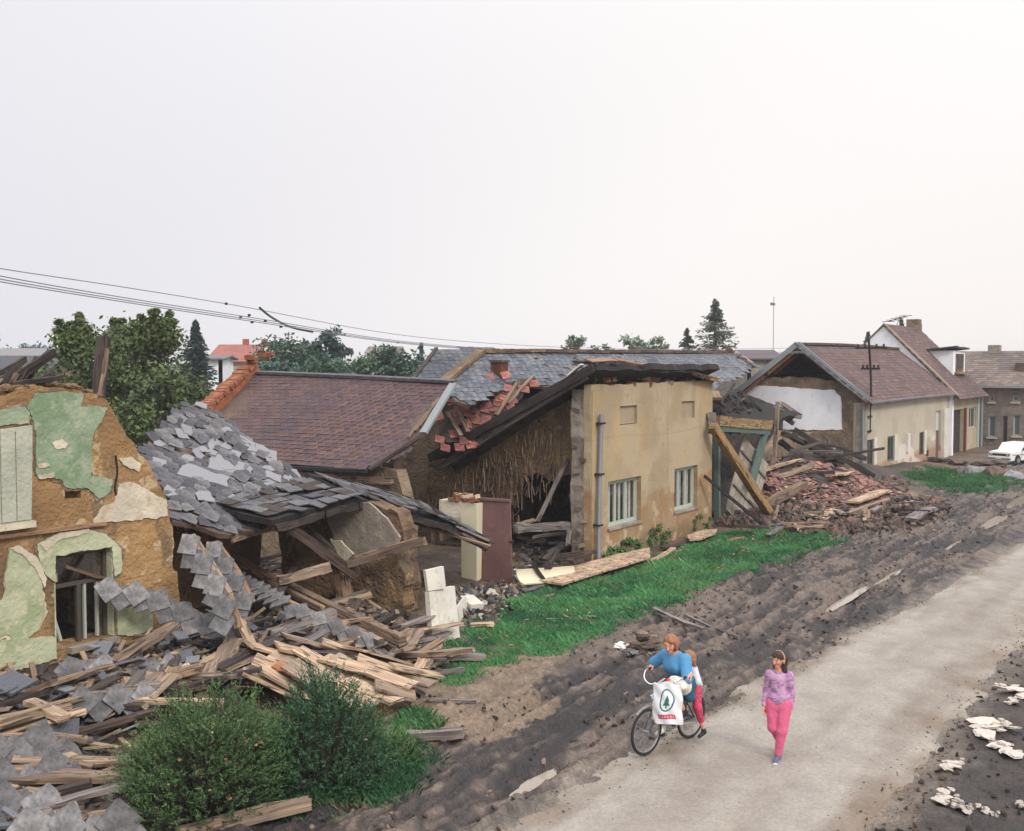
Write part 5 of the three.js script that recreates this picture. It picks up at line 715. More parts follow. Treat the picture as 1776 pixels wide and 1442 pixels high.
// ---- the saw-toothed strips of diamond slates on their battens
{
  const strip = (label, pts, hs, size, face, steepUp = [0, 1, 0]) => {
    const h2 = size * 0.36, sg = Array.from({ length: 5 }, (_, i) => { const c = i ? rr(0.1, 0.7) * h2 : 0.03, d = i ? rr(0.1, 0.9) * h2 : 0.02; const g = new THREE.ExtrudeGeometry(shapeOf(ragged([[-h2, -h2], [h2, -h2], [h2, h2 - d], [h2 - c, h2], [-h2, h2]], 0.008, 0.12)), { depth: 0.03, bevelEnabled: false }); return triUV(g); });
    const P = hs ? pts.map((q, i) => gp(q[0], q[1], hs[i])) : pts, t = thing('slate_strip', label, 'slate strip', P[0]), n = []; let total = 0; for (let i = 1; i < P.length; i++) total += Math.hypot(...sub(P[i], P[i - 1]));
    const along = d => { for (let i = 1; i < P.length; i++) { const l = Math.hypot(...sub(P[i], P[i - 1])); if (d <= l || i === P.length - 1) return [lerp3(P[i - 1], P[i], d / l), nrm(sub(P[i], P[i - 1]))]; d -= l; } };
    let i = 0; for (let d = size * 0.35; d < total; d += size * 0.98, i++) for (const row of [0, 1]) {
      const [p, x] = along(Math.min(total, d + row * size * 0.5)), z = nrm(sub(face, mul(x, dot(face, x)))), y = cross(z, x), m = shade(new THREE.Mesh(R() < 0.72 ? sg[0] : pick(sg), pick([M.slate[0], M.slate[3], M.slate[2]]))); m.name = 'slate';
      const a = Math.PI / 4 + rr(-0.06, 0.06), X = add(mul(x, Math.cos(a)), mul(y, Math.sin(a))), Y = cross(z, X); m.quaternion.setFromRotationMatrix(new THREE.Matrix4().makeBasis(new THREE.Vector3(...X), new THREE.Vector3(...Y), new THREE.Vector3(...z))); m.position.set(...sub(add(add(p, mul(y, -0.22 * size * (1 + row))), mul(z, 0.03 - 0.028 * row + rr(0, 0.008))), t._base)); t.add(m);
    }
    for (let k = 1; k < P.length; k++) part('batten', barGeo(add(P[k - 1], mul(face, -0.06)), add(P[k], mul(face, -0.06)), 0.14, 0.05), pick(M.tan), t);
    return t;
  };
  const cam = nrm([-0.62, 0.45, 0.75]);
  strip('saw-toothed strip of grey diamond slates hanging in front of the green-edged window', [[170, 1012], [258, 1024], [340, 1064], [412, 1100]], [1.15, 0.95, 0.6, 0.35], 0.47, cam);
  strip('saw-toothed strip of grey diamond slates sliding steeply off the collapsed roof', [[330, 928], [362, 975], [395, 1030], [412, 1090]].map(([x, y], i) => pd(x, y, 18.3 - 0.25 * i)), null, 0.46, nrm([-0.75, 0.2, 0.62]));
  strip('row of grey diamond slates lying below the window sill of the adobe house', [[100, 1150], [160, 1146], [235, 1152], [305, 1146]], [0.35, 0.35, 0.3, 0.25], 0.5, nrm([-0.6, 0.42, 0.7]));
  strip('upper saw-toothed row of slates at the left edge of the foreground heap', [[-60, 1285], [0, 1278], [70, 1272], [150, 1284]], [0.5, 0.5, 0.5, 0.45], 0.66, nrm([-0.6, 0.42, 0.7]));
  strip('lower saw-toothed row of slates at the left edge of the foreground heap', [[-40, 1335], [40, 1332], [100, 1316], [160, 1330]], [0.45, 0.45, 0.45, 0.4], 0.64, nrm([-0.6, 0.42, 0.7]));
  const lo = nrm([-0.6, 0.42, 0.7]);
  strip('short row of grey slates in the bottom left corner', [[-30, 1376], [40, 1370], [100, 1384]], [0.42, 0.42, 0.38], 0.56, lo);
  strip('lowest row of grey slates in the bottom left corner', [[20, 1424], [90, 1414], [150, 1426], [210, 1418]], [0.35, 0.36, 0.36, 0.32], 0.54, lo);
  strip('row of grey slates running down behind the pale board pile, along the sliding beams', [[418, 1000], [500, 1042], [580, 1082], [650, 1106]], [1.05, 0.85, 0.65, 0.45], 0.34, cam);
  strip('second steep row of grey slates just right of the first', [[372, 940], [408, 990], [436, 1046]].map(([x, y], i) => pd(x, y, 18.9 - 0.3 * i)), null, 0.4, nrm([-0.75, 0.2, 0.62]));
  strip('row of grey slates half buried left of the small brown plank stack', [[120, 1206], [190, 1200], [250, 1192]], [0.5, 0.5, 0.45], 0.46, lo);
}
// ---- timber of the left and middle heaps: each marked piece
{
  const B = (name, label, a, b, ha, hb, W, T, m, o) => beam(name, label, name.includes('beam') ? 'beam' : name.includes('pole') ? 'pole' : 'board', gp(...a, ha), gp(...b, hb), W, T, m, o);
  B('long_beam', 'upper of two long grey-brown beams sliding down from the slate roof to the board pile', [352, 940], [700, 1112], 1.6, 0.5, 0.18, 0.15, M.tan[2]);
  B('long_beam', 'lower of two long grey-brown beams sliding down to the board pile', [335, 945], [662, 1116], 1.5, 0.42, 0.16, 0.14, M.tan[0]);
  B('long_beam', 'long dark beam just below the two grey-brown sliding beams', [400, 1000], [690, 1130], 1.0, 0.3, 0.15, 0.14, M.dark[2]);
  B('rail', 'thin tan rail running down beside the sliding beams', [430, 990], [560, 1060], 1.05, 0.5, 0.09, 0.06, M.tan[1]);
  B('plank', 'grey plank leaning up from the heap below the slate strip by the window', [192, 1150], [306, 1078], 0.35, 0.75, 0.28, 0.08, M.tan[2]);
  B('plank', 'light plank standing steeply left of the board pile', [372, 1172], [406, 1108], 0.2, 0.4, 0.3, 0.06, M.tan[0]);
  B('plank', 'pale plank at the lower end of the steep slate strip', [404, 1058], [442, 1132], 0.8, 0.2, 0.2, 0.06, M.pale);
  B('plank', 'broad pale board slanting in front of the boarded heap on the left', [225, 1225], [290, 1168], 0.25, 0.5, 0.5, 0.05, M.tan[0]);
  for (let i = 0; i < 6; i++) B('plank', 'brown plank of the small stack left of the board pile', [276 + i * 15, 1212 - i * 3], [300 + i * 14, 1160 - i * 2], 0.22 + 0.02 * i, 0.38, 0.16, 0.04, M.tan[(i + 1) % 3], { group: 'brown planks stacked left of the board pile' });
  const piles = [[[470, 1135], [640, 1205]], [[515, 1128], [660, 1215]], [[560, 1140], [718, 1206]], [[500, 1150], [630, 1228]], [[590, 1150], [700, 1215]], [[540, 1160], [655, 1232]], [[440, 1140], [560, 1195]], [[620, 1140], [740, 1190]], [[660, 1165], [752, 1200]], [[480, 1118], [620, 1160]], [[420, 1165], [520, 1210]], [[680, 1155], [765, 1180]], [[430, 1120], [560, 1150]], [[490, 1100], [610, 1135]], [[560, 1110], [680, 1150]], [[610, 1125], [700, 1150]], [[520, 1170], [640, 1238]], [[600, 1180], [690, 1230]], [[650, 1185], [720, 1222]], [[450, 1160], [540, 1210]]];
  piles.forEach((p, i) => { const mx = (p[0][0] + p[1][0]) / 2, my = (p[0][1] + p[1][1]) / 2, tn = i % 5 === 3, wide = i % 3 === 0, where = (mx < 560 ? 'left' : mx < 630 ? 'middle' : 'right') + ' of the ' + (my < 1160 ? 'upper' : 'lower') + ' pile', l = (wide ? 'wide ' : 'narrow ') + (tn ? 'tan' : 'pale') + ' board in the ' + where + ' behind the foreground bushes'; B('pile_board', l, ...p, 0.5 + 0.05 * (i % 4), 0.24 + 0.04 * (i % 3), wide ? rr(0.44, 0.58) : rr(0.28, 0.38), 0.045, tn ? M.tan[0] : M.pale, { group: l, rough: 0.55 }); });
  B('pale_board', 'long pale board on top of the pile, its tip pointing at the muddy verge', [578, 1138], [716, 1206], 0.62, 0.22, 0.34, 0.06, M.pale);
  B('grey_board', 'grey-white wide board lying at the left of the board pile', [405, 1172], [515, 1132], 0.3, 0.4, 0.34, 0.05, M.grey[2]);
  { const A = gp(634, 1242, 0.2), m = shade(new THREE.Mesh(triUV(new THREE.BoxGeometry(0.62, 0.42, 0.5, 2, 2, 2)), M.orangeWood)); m.name = 'wooden_box'; place(m, add(A, [0.3, 0.02, -0.2]), frameOf(gp(630, 1240), gp(700, 1232))); scene.add(m); tag(m, 'orange-brown wooden box end under the pale boards beside the bush', 'box'); }
  B('brown_board', 'brown board edge tilted up above the right bush', [478, 1150], [536, 1172], 0.55, 0.5, 0.4, 0.05, M.orangeWood);
  B('plank', 'pale plank propped on the dark plank at the edge of the grass', [700, 1150], [762, 1118], 0.12, 0.3, 0.2, 0.05, M.pale); B('long_plank', 'long grey plank with a dark underside at the left tip of the grass', [715, 1142], [842, 1140], 0.12, 0.12, 0.2, 0.1, M.grey[0]); B('plank', 'short pale board lying on the long grey plank', [770, 1136], [808, 1128], 0.22, 0.22, 0.3, 0.06, M.tan[0]);
  B('plank', 'short grey plank below the sliding beams', [640, 1104], [676, 1150], 0.35, 0.2, 0.22, 0.07, M.grey[2]); B('plank', 'tan board square-ended beside the cream panel', [690, 1130], [722, 1092], 0.2, 0.35, 0.35, 0.06, M.tan[0]);
  B('pole', 'thin pale stick lying right of the wooden box', [662, 1262], [742, 1226], 0.06, 0.06, 0.07, 0.05, M.tan[0]); B('pole', 'thin grey stick continuing from it across the dirt', [742, 1228], [832, 1222], 0.05, 0.05, 0.06, 0.05, M.grey[0]);
  B('log', 'whitish weathered board lying right of the right bush', [662, 1276], [806, 1280], 0.12, 0.1, 0.16, 0.12, M.grey[2]);
  B('beam', 'orange-edged beam lying in front of the bushes at the bottom of the picture', [300, 1448], [540, 1408], 0.1, 0.1, 0.16, 0.14, M.tan[0]);
  B('pole', 'long pale pole across the left heap above the saw-toothed slates', [-60, 1266], [142, 1208], 0.45, 0.5, 0.13, 0.06, M.tan[0]); B('pole', 'orange-brown pole next to the long pale pole on the left heap', [-50, 1282], [122, 1226], 0.4, 0.45, 0.14, 0.05, M.tan[1]);
  B('long_board', 'long dark-edged board lying level across the bottom left heap', [-30, 1352], [260, 1354], 0.3, 0.3, 0.3, 0.07, M.tan[2]); B('long_board', 'second level board above it on the bottom left heap', [20, 1322], [222, 1322], 0.32, 0.32, 0.24, 0.06, M.tan[0]);
  B('plank', 'grey plank leaning out of the bottom left corner', [70, 1372], [96, 1442], 0.3, 0.15, 0.22, 0.06, M.grey[2]); B('plank', 'pale plank end beside the left bush at the bottom', [200, 1372], [215, 1440], 0.3, 0.12, 0.24, 0.06, M.grey[2]); B('plank', 'thin tan lath in the bottom left corner', [-10, 1420], [70, 1382], 0.2, 0.25, 0.08, 0.05, M.tan[0]);
  B('branch', 'long pale branch lying in the mud above the cyclist', [1132, 1066], [1222, 1098], 0.08, 0.08, 0.1, 0.08, M.grey[2]); B('branch', 'thin grey branch in the mud beside the long pale one', [1188, 1074], [1282, 1104], 0.06, 0.06, 0.06, 0.05, M.grey[0]);
  // the nameless rest, piece by piece
  const zones = [['in the heap below the adobe house front', 12, [110, 1230, 130, 34], 0.35], ['among the saw-toothed slate rows at the left edge', 5, [90, 1300, 120, 46], 0.35], ['in the bottom left corner of the picture', 8, [110, 1400, 130, 44], 0.35], ['at the plaster base of the adobe house', 7, [60, 1200, 90, 24], 0.35], ['left of the small brown plank stack', 8, [240, 1190, 60, 30], 0.35],
    ['under the two long sliding beams', 16, [520, 1080, 110, 30], 0.3], ['just behind the pale board pile', 12, [470, 1110, 90, 26], 0.3], ['at the lower end of the sliding beams', 13, [600, 1110, 90, 24], 0.3], ['beside the foot of the cream panels', 9, [690, 1110, 50, 26], 0.3], ['between the window slate strip and the brown plank stack', 9, [360, 1150, 70, 30], 0.3], ['below the steep slate strip', 9, [430, 1050, 60, 30], 0.3], ['at the right end of the pale board pile', 12, [640, 1160, 90, 30], 0.3],
    ['under the left end of the collapsed slate roof', 9, [390, 980, 60, 30], 0.8], ['under the middle of the collapsed slate roof', 9, [470, 970, 60, 30], 0.8], ['under the right end of the collapsed slate roof', 8, [520, 1010, 60, 26], 0.8]];
  for (const [where, n, [cx, cy, sx, sy], up] of zones) for (let i = 0; i < n; i++) { const a = gp(cx + rr(-sx, sx), cy + rr(-sy, sy), rr(0.02, up)), an = rr(-1.3, 0.6) + (R() < 0.3 ? 1.2 : 0), l = rr(0.45, 1.7), wd = wood(), big = l > 1.1 ? 'long' : 'short', label = big + ' ' + wd[0] + ' broken plank ' + where; beam('broken_plank', label, 'plank', a, add(a, [Math.cos(an) * l, rr(-0.2, 0.3) - 0.04, Math.sin(an) * l]), rr(0.1, 0.28), rr(0.03, 0.09), wd[1], { group: big + ' ' + wd[0] + ' planks ' + where }); }
}
// ---- rubble too small to pick apart
{
  const scat = (n, zs, up, s0, s1, cols) => Array.from({ length: n }, () => { const [cx, cy, sx, sy] = pick(zs), a = gp(cx + (R() + R() - 1) * sx, cy + (R() + R() - 1) * sy, 0), s = rr(s0, s1) * (R() < 0.1 ? 1.8 : 1); return [[a[0], a[1] + rr(-0.03, up), a[2]], [R() * 6, R() * 6, R() * 6], [s * rr(0.8, 1.6), s * 0.7, s], tone(pick(cols), 0.75, 1.2)]; });
  const plain = std({ map: rep(bumpT, 2), bumpMap: bump05, bumpScale: 0.02, color: new THREE.Color(1.7, 1.7, 1.7) });
  const left = [[100, 1230, 170, 60], [90, 1330, 160, 90], [120, 1410, 170, 50], [230, 1180, 100, 50], [330, 1150, 100, 60]], mid = [[520, 1090, 160, 70], [600, 1130, 140, 60], [680, 1140, 100, 50], [460, 1030, 110, 60], [420, 1170, 120, 50], [640, 1060, 90, 40]];
  const tones = [rgb(124, 112, 102), rgb(98, 86, 78), rgb(74, 66, 64), rgb(150, 140, 130), rgb(108, 92, 78), rgb(56, 50, 51)];
  stuff('mortar_rubble', 'grey-brown mortar and earth rubble under the timber of the left heap', 'rubble', chunk[0], plain, scat(2000, left, 0.1, 0.03, 0.08, tones));
  stuff('mortar_rubble', 'pale and brown rubble under the boards of the middle heap', 'rubble', chunk[1], plain, scat(2800, mid, 0.22, 0.03, 0.09, tones));
  const sp = new THREE.BoxGeometry(8, 0.5, 1.4); triUV(sp, 0.1);
  stuff('wood_splinters', 'splintered laths and chips strewn over the left and middle heaps', 'splinters', sp, plain, scat(800, [...left, ...mid], 0.25, 0.03, 0.07, [rgb(160, 138, 114), rgb(130, 110, 92), rgb(104, 94, 90), rgb(72, 64, 61), rgb(184, 160, 132)]).map(([p, e, s, c]) => [p, [rr(-0.4, 0.4), e[1], rr(-0.4, 0.4)], [s[2] * rr(0.6, 1.6), s[2], s[2]], c]));
  const fl = triUV(new THREE.BoxGeometry(2.4, 0.3, 2));
  stuff('slate_fragments', 'broken grey slate fragments strewn over the left heap', 'slate fragments', fl, plain, scat(260, [...left, [420, 1090, 90, 60]], 0.3, 0.05, 0.12, [rgb(128, 132, 142), rgb(108, 112, 122), rgb(140, 142, 148), rgb(82, 84, 92)]).map(([p, e, s, c]) => [p, [rr(-0.5, 0.5), e[1], rr(-0.5, 0.5)], s, c]));
  stuff('brick_rubble', 'brown earth, brick and tile rubble along the foot of the red tile heap', 'rubble', chunk[2], plain, scat(2600, [[1400, 905, 100, 26], [1300, 905, 70, 16], [1500, 905, 100, 30], [1580, 890, 70, 24], [1440, 880, 120, 30], [1540, 850, 40, 20]], 0.15, 0.04, 0.14, [rgb(108, 94, 86), rgb(88, 78, 74), rgb(126, 108, 96), rgb(128, 100, 92), rgb(80, 74, 73)]));
  stuff('yard_rubble', 'mixed pale and dark rubble between the cream panel and the long tan board', 'rubble', chunk[3], plain, scat(900, [[840, 1060, 50, 26], [860, 1030, 60, 18], [800, 1050, 40, 30], [940, 960, 60, 30], [900, 1000, 60, 16]], 0.12, 0.03, 0.1, [...tones, rgb(206, 200, 190), rgb(90, 96, 110)]));
  stuff('clods', 'dark clods of churned earth strewn along the muddy verge', 'mud clods', chunk[4], plain, Array.from({ length: 3400 }, () => { const u = rr(-18, 26), w = rr(3.6, 8.4); return [u, w]; }).filter(([u, w]) => mudMask(u, w) > 0.4 && fbm(u * 0.8, w * 1.6, 161, 3) > 0.45).map(([u, w]) => { const s = rr(0.012, 0.05); return [onGround(u, w, s * 0.2), [R() * 6, R() * 6, R() * 6], [s * 1.4, s, s], tone(pick([MUD, MUDW, MUDL, MUD]), 1.0, 1.6)]; }));
  stuff('clods', 'dark clods and trampled weeds on the shoulder right of the road', 'mud clods', chunk[5], plain, Array.from({ length: 900 }, () => [rr(-14, 4), rr(11.2, 14.5)]).map(([u, w]) => { const s = rr(0.012, 0.055); return [onGround(u, w, s * 0.2), [R() * 6, R() * 6, R() * 6], [s * 1.4, s, s], tone(pick([MUD, MUDW, MUD, EARTHD]), 0.9, 1.5)]; }));
  stuff('litter', 'chips of wood, straw and mortar scattered over the grass strip', 'litter', sp, plain, Array.from({ length: 420 }, () => [rr(-9, 7.5), rr(0.9, 3.9)]).map(([u, w]) => [onGround(u, w, 0.05), [rr(-0.2, 0.2), R() * 6, rr(-0.2, 0.2)], [rr(0.008, 0.03), rr(0.012, 0.03), rr(0.012, 0.03)], pick([rgb(176, 158, 132), rgb(140, 124, 104), rgb(190, 180, 166), rgb(96, 84, 74)])]));
  // small stones and bits on the road
  stuff('gravel', 'loose gravel and crumbs of mud on the dirt road', 'gravel', chunk[3], plain, Array.from({ length: 3200 }, () => { const u = -17 + 34 * Math.pow(R(), 1.3), a = wL(u) - 0.3, b = wR(u) + 0.3, k = R(), w = mix(a, b, R() < 0.6 ? (R() < 0.5 ? k * k * 0.4 : 1 - k * k * 0.4) : k), s = rr(0.006, 0.022); return [[u, 0.028 + s * 0.3, w], [R() * 6, R() * 6, 0], [s * 1.3, s, s], pick([rgb(150, 140, 130), rgb(120, 108, 98), rgb(180, 172, 162), rgb(96, 84, 78)])]; }));
}
// ---- white rubble on the right shoulder, rags, scrap by the far grass
{
  const slabAt = (label, x, y, a, b, rot, up, m, cat, name, group) => { const p = gp(x, y, 0.02), gs = []; for (let i = 0; i < 9; i++) { const g = chunk[i % 6].clone(), k = i < 3 ? 1 : rr(0.25, 0.6); g.scale(a * k * rr(0.5, 0.8), rr(0.025, 0.065), b * k * rr(0.6, 0.95)); g.rotateX(rr(-0.25, 0.25)); g.rotateY(R() * 6); g.translate(i < 3 ? (i - 1) * a * 0.6 : rr(-1.3, 1.3) * a, rr(0, 0.05), rr(-0.7, 0.7) * b * (i < 3 ? 0.6 : 1.6)); gs.push(g); } const ms = shade(new THREE.Mesh(joined(gs), m)); ms.name = numbered(name); ms.position.set(...toW(p)); ms.rotation.y = TH + rot; scene.add(ms); return tag(ms, label, cat, group); };
  const dat = [[1712, 1276, 0.42, 0.2, 0.3, 'largest flat white plaster slab on the right shoulder of the road'], [1742, 1270, 0.24, 0.14, 1.1, 'white plaster piece touching the right end of the largest slab'], [1742, 1310, 0.34, 0.17, 0.5, 'white plaster slab just below the largest one on the right shoulder'], [1648, 1330, 0.24, 0.13, -0.3, 'lone white plaster piece left of the other slabs on the right shoulder'], [1640, 1392, 0.22, 0.13, 0.2, 'white plaster piece lowest left on the right shoulder'], [1672, 1412, 0.14, 0.08, 1.0, 'small curved white plaster piece at the bottom of the right shoulder'], [1706, 1412, 0.15, 0.08, 0.9, 'small white plaster piece near the bottom right corner'], [1768, 1212, 0.3, 0.24, 0.9, 'white plaster block at the right edge above the other slabs'], [1755, 1228, 0.16, 0.1, 0.2, 'small white plaster piece beside the block at the right edge'], [1772, 1398, 0.1, 0.07, 0.4, 'tiny white plaster piece in the bottom right corner']];
  for (const [x, y, a, b, r, l] of dat) slabAt(l, x, y, a, b, r, 0.1, M.dirtyWhite, 'rubble slab', 'plaster_slab');
  for (const [x, y, a, b, r, m, l] of [[1075, 1126, 0.2, 0.14, 0.3, M.sheet, 'white rag lying in the mud left of the cyclist'], [1096, 1134, 0.16, 0.12, 1.2, M.slate[2], 'greyish rag next to the white one in the mud'], [1122, 1112, 0.22, 0.16, 0.8, M.tan[0], 'tan scrap lying on the mud clump left of the cyclist']]) slabAt(l, x, y, a, b, r, 0.12, m, 'rag', 'rag');
  const cl = thing('mud_clump', 'dark clump of mud and roots left of the cyclist', 'mud clump', gp(1122, 1128)); for (let i = 0; i < 16; i++) { const m = lpart('clod', chunk[i % 6], M.darkBrown, cl, [rr(-0.4, 0.4), rr(0, 0.2), rr(-0.3, 0.3)]); const s = rr(0.08, 0.17); m.scale.set(s * 1.3, s, s); m.rotation.y = R() * 6; }
  // crumpled sheets by the far car
  const cs = thing('crumpled_scrap', 'heap of crumpled pale and dark sheet scrap in front of the white car', 'scrap heap', gp(1722, 828)); const q = [[-0.9, 0.1, 0.2, M.slateBright], [0, 0.2, 0, M.slate[4]], [0.9, 0.2, -0.1, M.slate[2]], [1.7, 0.15, 0.1, M.grey[1]], [0.3, 0.05, 0.5, M.greenPaint], [-0.4, 0.25, -0.2, M.darkBrown]];
  for (const [x, y, z, m] of q) { const g = new THREE.IcosahedronGeometry(0.6, 3), p = g.attributes.position; for (let i = 0; i < p.count; i++) { const v = [p.getX(i), p.getY(i), p.getZ(i)], k = 0.6 + 0.7 * fbm(v[0] * 2 + x, v[1] * 2 + v[2] * 2 + z, 171, 3); p.setXYZ(i, v[0] * k * 1.1, Math.abs(v[1]) * k * 0.75, v[2] * k * 0.8); } g.computeVertexNormals(); lpart('sheet', triUV(g), m, cs, [x * 0.5, y - 0.2, -x * 0.9 + z]); }
  const pl = thing('dirt_heap', 'low grey-brown dirt heap at the foot of the dark gateway', 'dirt heap', gp(1668, 806)); for (let i = 0; i < 22; i++) { const m = lpart('clod', chunk[i % 6], pick([M.darkBrown, M.mudwall, M.soil]), pl, [rr(-0.6, 0.6), rr(0, 0.2), rr(-2.4, 2.4)]); const s = rr(0.3, 0.6); m.scale.set(s * 1.3, s * 0.6, s); m.rotation.y = R() * 6; }
}
// ================================================================ plants, distance, wires
// leafy mass: clumps of small leaf faces spread through a volume
function leaves(clumps, per, size, c0, c1, o = {}) {
  const p = [], c = [], v = new THREE.Vector3();
  for (const [cx, cy, cz, r, tone] of clumps) for (let i = 0; i < per; i++) {
    const G3 = () => (R() + R() + R() + R() - 2) * 0.9, a = [G3(), G3(), G3()], k = 1;
    const P = [cx + a[0] * r * k, cy + a[1] * r * k * (o.flat || 0.8), cz + a[2] * r * k], s = size * rr(0.6, 1.3);
    const n = nrm([rr(-1, 1), rr(0.0, 1.2), rr(-1, 1)]), x = nrm(cross(n, [rr(-1, 1), rr(-1, 1), rr(-1, 1)])), y = cross(n, x);
    const A = add(P, mul(x, s)), B = add(P, mul(y, s * (o.slim || 0.5))), Cc = sub(P, mul(x, s)), Dd = sub(P, mul(y, s * (o.slim || 0.5)));
    p.push(...A, ...B, ...Cc, ...A, ...Cc, ...Dd); const t = clamp(tone + rr(-0.3, 0.3)), q = blend3(c0, c1, t); for (let j = 0; j < 6; j++) c.push(...q);
  }
  const g = new THREE.BufferGeometry(); g.setAttribute('position', new THREE.Float32BufferAttribute(p, 3)); g.setAttribute('color', new THREE.Float32BufferAttribute(c, 3)); g.computeVertexNormals(); return g;
}
function taper(A, B, r0, r1, n = 7) { const L = Math.hypot(...sub(B, A)), g = new THREE.CylinderGeometry(r1, r0, L, n, 1); const y = nrm(sub(B, A)), x = nrm(cross(y, [0.31, 0.2, 0.93])), z = cross(x, y); g.applyMatrix4(new THREE.Matrix4().makeBasis(new THREE.Vector3(...x), new THREE.Vector3(...y), new THREE.Vector3(...z))); g.translate(...lerp3(A, B, 0.5)); return g; }
// broad tree at a place (street u, w), crown centre height and half sizes
function tree(name, label, at, H, rx, ry, o = {}) {
  const t = thing(name, label, 'tree', at, 0, o.group), n = o.n || 34, cl = [], limb = [], cy = H - ry;
  limb.push(taper([0, 0, 0], [rr(-0.2, 0.2), cy, rr(-0.2, 0.2)], rx * 0.09 + 0.05, rx * 0.05 + 0.03));
  for (let i = 0; i < n; i++) {
    const th = R() * 6.283, ph2 = Math.acos(rr(-0.75, 1)), k = Math.pow(R(), 0.4), P = [Math.cos(th) * Math.sin(ph2) * rx * k * rr(0.75, 1.05), cy + Math.cos(ph2) * ry * k * rr(0.8, 1.08), Math.sin(th) * Math.sin(ph2) * rx * k * rr(0.75, 1.05)];
    cl.push([...P, (o.cr || 0.27) * rx * rr(0.6, 1.25), 0.25 + 0.6 * R()]); if (i % 3 === 0) limb.push(taper([0, cy - ry * rr(0.2, 0.8), 0], P, rx * 0.03 + 0.02, 0.015, 5));
  }
  if (o.wisps) for (let i = 0; i < o.wisps; i++) { const th = R() * 6.28, P = [Math.cos(th) * rx * rr(0.1, 0.85), H + rr(-0.25, 0.35) - 0.35 * Math.abs(Math.cos(th)) * ry * 0.3, Math.sin(th) * rx * rr(0.1, 0.85)]; for (let j = 0; j < 4; j++) cl.push([P[0] + j * 0.05, P[1] - j * 0.35, P[2], 0.12 + 0.12 * j, 0.8]); }
  lpart('trunk', limb, M.bark, t); lpart('crown', leaves(cl, o.per || 110, o.leaf || 0.16, o.c0 || rgb(36, 52, 32), o.c1 || rgb(92, 112, 62), o), M.leaf, t); return t;
}
function conifer(name, label, at, H, r, o = {}) {
  const t = thing(name, label, 'tree', at, 0, o.group), br = [taper([0, 0, 0], [0, H, 0], r * 0.07 + 0.03, 0.02)], p = [], c = [], c0 = o.c0 || rgb(28, 44, 40), c1 = o.c1 || rgb(70, 92, 76), N = o.boughs || 150;
  for (let i = 0; i < N; i++) {
    const k = Math.pow((i + R()) / N, 0.85), y = H * (0.1 + 0.9 * k), L = (r * (1 - k) * rr(0.55, 1.12) + 0.08), a = R() * 6.283, dr = rr(-0.1, 0.45) * (1 - k), tip = [Math.cos(a) * L, y - L * dr + (k > 0.93 ? 0.1 : 0), Math.sin(a) * L]; if (i % 3 === 0) br.push(taper([0, y, 0], tip, 0.03, 0.008, 4));
    const m = o.per || 16; for (let j = 1; j <= m; j++) { const q = j / m, P = [tip[0] * q + rr(-0.1, 0.1) * L, mix(y, tip[1], q) - rr(0, 0.16) * L * (o.droop ?? 1) - 0.08 * L * Math.sin(q * 3), tip[2] * q + rr(-0.1, 0.1) * L], s = (o.leaf || 0.12) * rr(0.6, 1.3), d = nrm([tip[0] + rr(-0.4, 0.4), rr(-0.8, 0.2), tip[2] + rr(-0.4, 0.4)]), x = nrm(cross(d, [rr(-1, 1), rr(-1, 1), rr(-1, 1)])), A = add(P, mul(d, s)), B = add(P, mul(x, s * 0.35)), Dd = sub(P, mul(x, s * 0.35)), Cc = sub(P, mul(d, s)); p.push(...A, ...B, ...Cc, ...A, ...Cc, ...Dd); const w = blend3(c0, c1, R()); for (let e = 0; e < 6; e++) c.push(...w); }
  }
  const g = new THREE.BufferGeometry(); g.setAttribute('position', new THREE.Float32BufferAttribute(p, 3)); g.setAttribute('color', new THREE.Float32BufferAttribute(c, 3)); g.computeVertexNormals();
  lpart('trunk', br, M.bark, t); lpart('crown', g, M.leaf, t); return t;
}
const far = (px, d, py = 636) => { const p = pd(px, py, d); return [p[0], 0, p[2]]; }, topH = (py, d) => pd(888, py, d)[1];
const TEAL0 = rgb(34, 54, 50), TEAL1 = rgb(74, 104, 84);
tree('big_tree', 'big wispy green tree behind the adobe house on the left', far(205, 44), topH(556, 44) , 3.0, 3.1, { n: 80, per: 170, leaf: 0.11, wisps: 22, cr: 0.3, c0: rgb(32, 46, 28), c1: rgb(90, 106, 54) });
tree('big_tree', 'darker round tree filling in behind the collapsed slate roof', far(270, 40), topH(625, 40), 1.7, 2.3, { n: 36, per: 120, leaf: 0.12, c0: rgb(34, 46, 32), c1: rgb(92, 108, 60) });
tree('orchard_tree', 'low dark green tree left of the orange brick wall', far(352, 46), topH(655, 46), 1.6, 1.9, { n: 30, per: 90, leaf: 0.12 });
tree('orchard_tree', 'low tree at the left end behind the broken rafters', far(110, 47), topH(612, 47), 1.7, 2.2, { n: 32, per: 90, leaf: 0.12, c0: rgb(36, 50, 36), c1: rgb(84, 104, 62) });
conifer('spruce', 'dark pointed spruce right of the big tree', far(340, 70), topH(560, 70), 3.1, { boughs: 340, per: 26, leaf: 0.16, c0: rgb(26, 42, 44), c1: rgb(54, 78, 72) });
tree('garden_tree', 'bluish-green tree just right of the red-roofed house', far(492, 84), topH(586, 84), 2.9, 2.9, { n: 44, per: 110, leaf: 0.19, c0: TEAL0, c1: TEAL1 });
tree('garden_tree', 'tall dark tree with gaps and a bare trunk in the middle of the tree line', far(572, 88), topH(560, 88), 1.8, 2.0, { n: 30, per: 80, leaf: 0.19, c0: rgb(26, 42, 48), c1: rgb(56, 82, 80) });
tree('garden_tree', 'dark spreading tree left below the tall gappy one', far(536, 86), topH(584, 86), 1.4, 1.9, { n: 20, per: 60, leaf: 0.2, c0: rgb(28, 44, 48), c1: rgb(58, 86, 78) });
